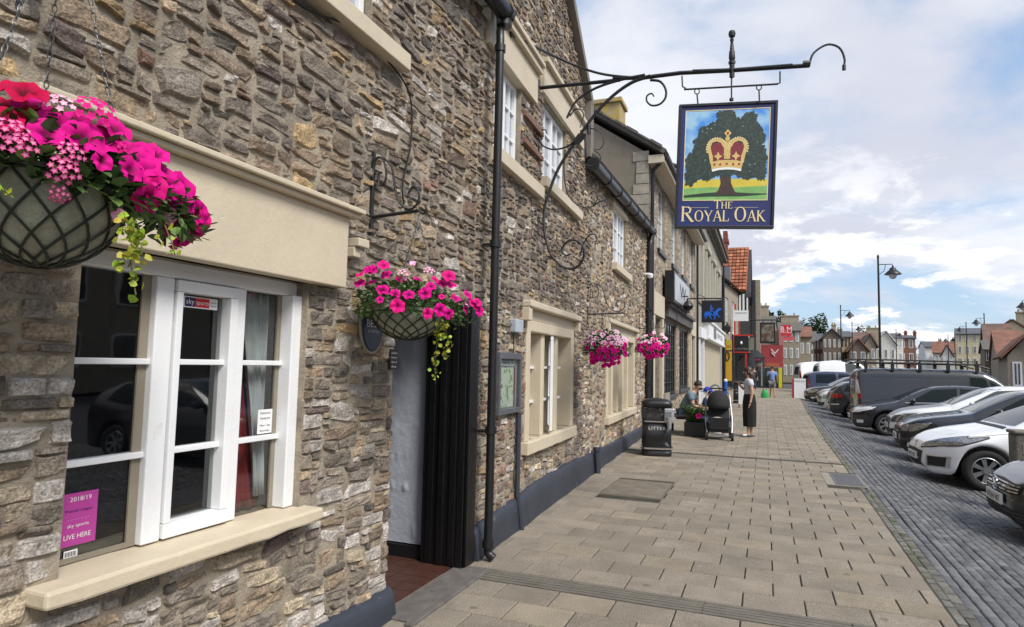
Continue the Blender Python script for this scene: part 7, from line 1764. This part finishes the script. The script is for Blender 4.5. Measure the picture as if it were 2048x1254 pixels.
gb=root('green_bag',(-.02,38.6,0),'bright green bag standing on the pavement beside the walking man','bag'); m=MB(); m.lathe([(.20,0),(.22,.18),(.15,.34),(.12,.40),(.07,.46)],(-.02,38.6,0),14,sy=.6); m.build('sack',mat('bag_green',(.02,.32,.07),.6,var=.2),gb,smooth=True); m=MB(); m.tube(crom([(-.12,38.6,.4),(-.02,38.6,.72),(.08,38.6,.4)],4),.015,5); m.build('handle',mat('bag_green'),gb) if 0 else m.build('handle',black,gb)
P=standing(((.0,.14,.65),(.03,.14,.52),(.04,.14,.48)),((-.0,-.14,.65),(.03,-.14,.52),(.035,-.14,.48)))
o,jj=person('dark-clothed person standing under the black awning',(-.75,50,0),-1.2,P,1.72); headparts(o,jj['he'],1.72,hair)
cloth(o,'coat',[('lo',None,0,0,.38,.11,.09),('pe','lo',0,0,.50,.095,.08),('uc','pe',0,0,.79,.095,.07),('sl','uc',0,.11,.80,.05),('el','sl',0,.14,.56,.036),('sr','uc',0,-.11,.80,.05),('er','sr',0,-.14,.56,.036)],1.72,mat('coat_dark',(.02,.02,.025),.9))
cloth(o,'trousers',[('pe',None,0,0,.50,.08),('hl','pe',0,.05,.46,.06),('al','hl',0,.055,.06,.036),('hr','pe',0,-.05,.46,.06),('ar','hr',0,-.055,.06,.036)],1.72,jeans)
# pushchair
pc=root('pushchair',(-.99,15.35,0),'black hooded pushchair with silver frame and blue bag in its basket','pushchair',None,.12); WM[pc]=Matrix()
sil_=mat('frame_silver',(.22,.225,.235),.35,metal=.6); fab=mat('hood_fabric',(.014,.015,.017),.85,var=.2,bump=.3,bs=30)
def pm(m,n,mt,**k): return m.build(n,mt,pc,local=True,**k)
for sg in (-1,1):
    m=MB(); m.tube(crom([(sg*.26,-.30,.13),(sg*.285,-.12,.42),(sg*.27,.05,.72),(sg*.25,.20,.98),(sg*.20,.30,1.08)],5),.016,8); m.tube([(sg*.26,.32,.13),(sg*.27,.05,.55)],.014,8); pm(m,'side_frame',sil_,smooth=True)
    for y in (-.32,.34):
        m=MB(); r_=.09 if y<0 else .125; m.tube([(sg*.27+.045*math.cos(0)*0+ (k-.5)*.05,y,r_) for k in (0,1)],r_,18); w_=pm(m,'wheel',tyre); m=MB(); m.tube([(sg*.27+(k-.5)*.058,y,r_) for k in (0,1)],r_*.45,12); q=m.build('hub',sil_,w_,local=True)
m=MB(); m.tube(crom([(-.20,.30,1.08),(-.15,.33,1.12),(.15,.33,1.12),(.20,.30,1.08)],5),.018,8); pm(m,'handlebar',fab,smooth=True)
m=MB(); m.tube([(-.26,-.31,.11),(.26,-.31,.11)],.012,6); m.tube([(-.26,.33,.13),(.26,.33,.13)],.012,6); pm(m,'axle_bar',sil_)
m=MB(); vs=[];fs=[];nu,nv=12,8     # hood
for j in range(nv+1):
    t=math.radians(-8+j*13.5)
    for i in range(nu+1):
        a=math.pi*i/nu; x=-.245*math.cos(a); rr=math.sin(a)**.7; vs.append((x,.02-.30*math.cos(t)*rr,.70+.36*math.sin(t)*rr+.04*(i%nu!=0)))
for j in range(nv):
    for i in range(nu): q=j*(nu+1)+i; fs.append((q,q+1,q+nu+2,q+nu+1))
m.add(vs,fs); hd_=pm(m,'hood',fab,smooth=2); sm=hd_.modifiers.new('t','SOLIDIFY'); sm.thickness=.006
m=MB(); m.prism([(-.22,.05,.78),(.22,.05,.78),(.23,-.20,.42),(-.23,-.20,.42)],(0,.04,0)); m.prism([(-.22,-.32,.45),(.22,-.32,.45),(.22,-.02,.40),(-.22,-.02,.40)],(0,0,.05)); pm(m,'seat',fab)
m=MB(); m.prism([(-.21,-.33,.47),(.21,-.33,.47),(.20,-.30,.24),(-.20,-.30,.24)],(0,.03,0)); pm(m,'footrest',fab)
m=MB(); m.prism([(-.23,-.27,.17),(.23,-.27,.17),(.23,.28,.17),(-.23,.28,.17)],(0,0,.10)); pm(m,'basket',mat('mesh_black',(.02,.02,.022),.9))
bb=root('blue_bag',(-.97,15.14,.27),'crumpled blue bag in the pushchair basket','bag'); m=MB(); m.lathe([(.09,0),(.12,.04),(.09,.09),(.02,.11)],(-.97,15.15,.275),10,sy=.7); m.build('bundle',mat('bag_blue',(.02,.06,.5),.6),bb)
bk=root('cream_blanket',(-1.0,15.12,.36),'cream blanket bundled in front of the pushchair seat','blanket'); m=MB(); m.lathe([(.08,0),(.15,.05),(.12,.11),(.03,.13)],(-1.0,15.12,.38),10,sy=.6); m.build('cloth',mat('blanket_cream',(.45,.40,.33),.9),bk,smooth=True)
# planter with fern and pink bloom
pt=root('planter',(-1.5,15.6,0),'black trough planter with a green fern and one pink flower beside the pushchair','planter')
m=MB(); m.prism([(-1.76,15.45,0),(-1.28,15.45,0),(-1.28,15.8,0),(-1.76,15.8,0)],(0,0,.34)); m.build('trough',black,pt,bevel=.02)
m=MB()
for i in range(70):
    a=R(0,6.28); p=V((-1.52+R(-.18,.18),15.62+R(-.1,.1),.34)); L_=R(.25,.55); out=V((math.cos(a)*R(.2,.9),math.sin(a)*R(.2,.7),R(.7,1.4))).normalized()
    P_=[p,p+out*L_*.5,p+out*L_*.85+V((0,0,-.02)),p+out*L_+V((math.cos(a)*.08,math.sin(a)*.08,-.07))]; k=R(.6,1.3)
    for a_,b_ in zip(P_,P_[1:]):
        for sg in (-1,1): leaf(m,a_,(b_-a_).normalized()+V((math.sin(a)*sg*.9,-math.cos(a)*sg*.9,0)),V((0,0,1)),.12,.045,(.06*k,.13*k,.03*k))
    m.tube(P_,.003,4,0,(.08,.12,.03))
m.build('fern',leafm[0],pt,cols=True)
f=bpy.data.objects.new('flower',fobj('p',0)); C.objects.link(f); f.parent=pt; f.location=PY(1397,832,15.35)-V((-1.5,15.6,0)); f.scale=(.07,.07,.07); f.rotation_euler=(math.radians(75),0,-.3)
# litter bins
def bin_(x,y,rz,label,full=True):
    o=root('litter_bin',(x,y,0),label,'litter bin','black litter bins on the pavement',rz); WM[o]=Matrix(); S_=.262
    def pm(m,n,mt,**k): return m.build(n,mt,o,local=True,**k)
    m=MB(); m.lathe([(S_*.98,0),(S_,.02),(S_,.12)],(0,0,0),32,sq=7); pm(m,'base',black,smooth=2)
    m=MB(); m.lathe([(S_*1.0,.12),(S_*1.09,.125),(S_*1.09,.155),(S_*1.0,.16)],(0,0,0),32,sq=7); pm(m,'lower_band',chrome)
    m=MB(); m.lathe([(S_*.98,.16),(S_*.98,.60)],(0,0,0),32,sq=7); pm(m,'body',mat('bin_black',(.013,.013,.015),.42,var=.2,ns=8,bump=.1),smooth=2)
    m=MB(); m.lathe([(S_*1.0,.60),(S_*1.07,.605),(S_*1.07,.63),(S_*1.0,.635)],(0,0,0),32,sq=7); pm(m,'upper_band',chrome)
    m=MB()
    for sx in (-1,1):
        for sy in (-1,1): m.box((sx*S_-.07*(sx>0)-0*(sx<0),sy*S_-.07*(sy>0),.635),(sx*S_+.07*(sx<0),sy*S_+.07*(sy<0),.87))
    m.box((-S_,-S_,.635),(S_,S_,.69)); pm(m,'pillar_frame',black,bevel=.01)
    m=MB(); m.box((-S_+.08,-S_+.08,.69),(S_-.08,S_-.08,.86)); pm(m,'liner',mat('bin_liner_grey',(.07,.07,.065),.7,var=.9,ns=7,dirt=((.5,.48,.42),6,.56,.60)))
    m=MB(); m.lathe([(S_*1.03,.87),(S_*1.03,.94),(S_*.97,.975),(S_*.8,1.0),(.01,1.035)],(0,0,0),32,sq=6); pm(m,'hood',black,smooth=2)
    text('lettering','LITTER',mat('letter_silver',(.6,.6,.6),.4),(0,-S_*.98-.002,.47),(1,0,0),(0,0,1),.055,.30,.002,o)
    if full:
        m=MB(); m.box((S_*.45,-S_-.05,.60),(S_+.03,-S_-.01,.86)); pm(m,'ashtray_frame',mat('ash_steel',(.45,.46,.48),.3,metal=.6),bevel=.02)
        m=MB(); m.box((S_*.55,-S_-.06,.66),(S_-.02,-S_-.051,.80)); pm(m,'ashtray_label',mat('ash_label',(.15,.16,.17),.5,var=.5,ns=60))
        m=MB(); m.lathe([(.03,0),(.045,.1),(.05,.2)],(S_-.06,-S_-.06,.50),10); pm(m,'ash_cup',mat('ash_steel'),smooth=True) if 0 else pm(m,'ash_cup',mat('ash_steel',(.45,.46,.48),.3,metal=.6),smooth=True)
    return o
bin_(-1.86,12.0,.22,'black square LITTER bin with silver bands and steel ashtray by the end of the pub')
bin_(-1.12,31.5,.1,'second black litter bin further down, left of the standing woman')
# hoop and blue bollard, white notice boards, timber bollard
hp=root('cycle_hoop',PX(1440,800,-1.5) if 0 else (-1.55,23,0),'grey steel cycle hoop in front of the cream shopfront','cycle hoop')
m=MB(); m.tube(crom([(-1.75,23,0),(-1.75,23,.8),(-1.65,23,1.0),(-1.5,23,1.0),(-1.42,23,.8),(-1.42,23,0)],5),.035,8); m.build('tube',mat('hoop_grey',(.22,.24,.26),.5),hp,smooth=True)
bbp=root('blue_post',(-1.22,23.0,0),'short bright blue post beside the grey cycle hoop','post'); m=MB(); m.tube([(-1.25,23,0),(-1.25,23,1.15)],.06,10); m.build('shaft',mat('post_blue',(.02,.10,.42),.5),bbp,smooth=True); m=MB(); m.lathe([(.06,1.15),(.065,1.2),(.01,1.24)],(-1.25,23,0),10); m.build('cap',white,bbp)
ab=root('white_notice_board',(-.62,28,0),'small white board on the pavement just left of the standing woman','board'); a_=PY(1477,770,28); b_=PY(1489,800,28); m=MB(); m.box((a_.x,28,.15),(b_.x,28.06,.95)); m.build('board',white,ab); m=MB(); m.box((a_.x,28,.0),(a_.x+.03,28.3,.1495)); m.build('foot',black,ab)
wb=root('white_barrier_sign',(1.75,42.5,0),'white sign board standing at the kerb by the white van','board'); a_=PY(1588,757,40); b_=PY(1612,795,40); m=MB(); m.box((a_.x,40,-.05),(b_.x,40.15,a_.z)); m.build('board',white,wb)
m=MB(); m.box((a_.x-.12,40.02,-.1),(a_.x-.002,40.12,a_.z)); m.build('red_edge',mat('sign_red_edge',(.35,.05,.05),.6),wb); text('lettering','PARKING',mat('print_grey',(.35,.35,.38),.6),((a_.x+b_.x)/2,39.99,.9),(1,0,0),(0,0,1),.12,.55,.002,wb)
tb=root('timber_bollard',(3.2,10.75,ROADZ),'weathered square timber bollard between the two nearest cars at the right edge','bollard')
m=MB(); p=PY(2044,860,10.75); m.box((p.x-.12,10.6,ROADZ),(p.x+.16,10.9,p.z-.05)); m.build('post',mat('weathered_timber',(.16,.15,.125),.95,var=.35,ns=12,bump=.8,bs=40),tb,bevel=.02)
m=MB(); m.box((p.x-.14,10.58,p.z-.05),(p.x+.18,10.92,p.z)); m.build('cap',mat('weathered_timber_cap',(.20,.19,.16),.95,var=.3,ns=12,bump=.8),tb,bevel=.02)
m=MB(); m.box((p.x-.04,10.595,p.z-.32),(p.x+.1,10.5995,p.z-.16)); m.build('reflector',mat('reflector_amber',(.45,.25,.03),.4),tb)
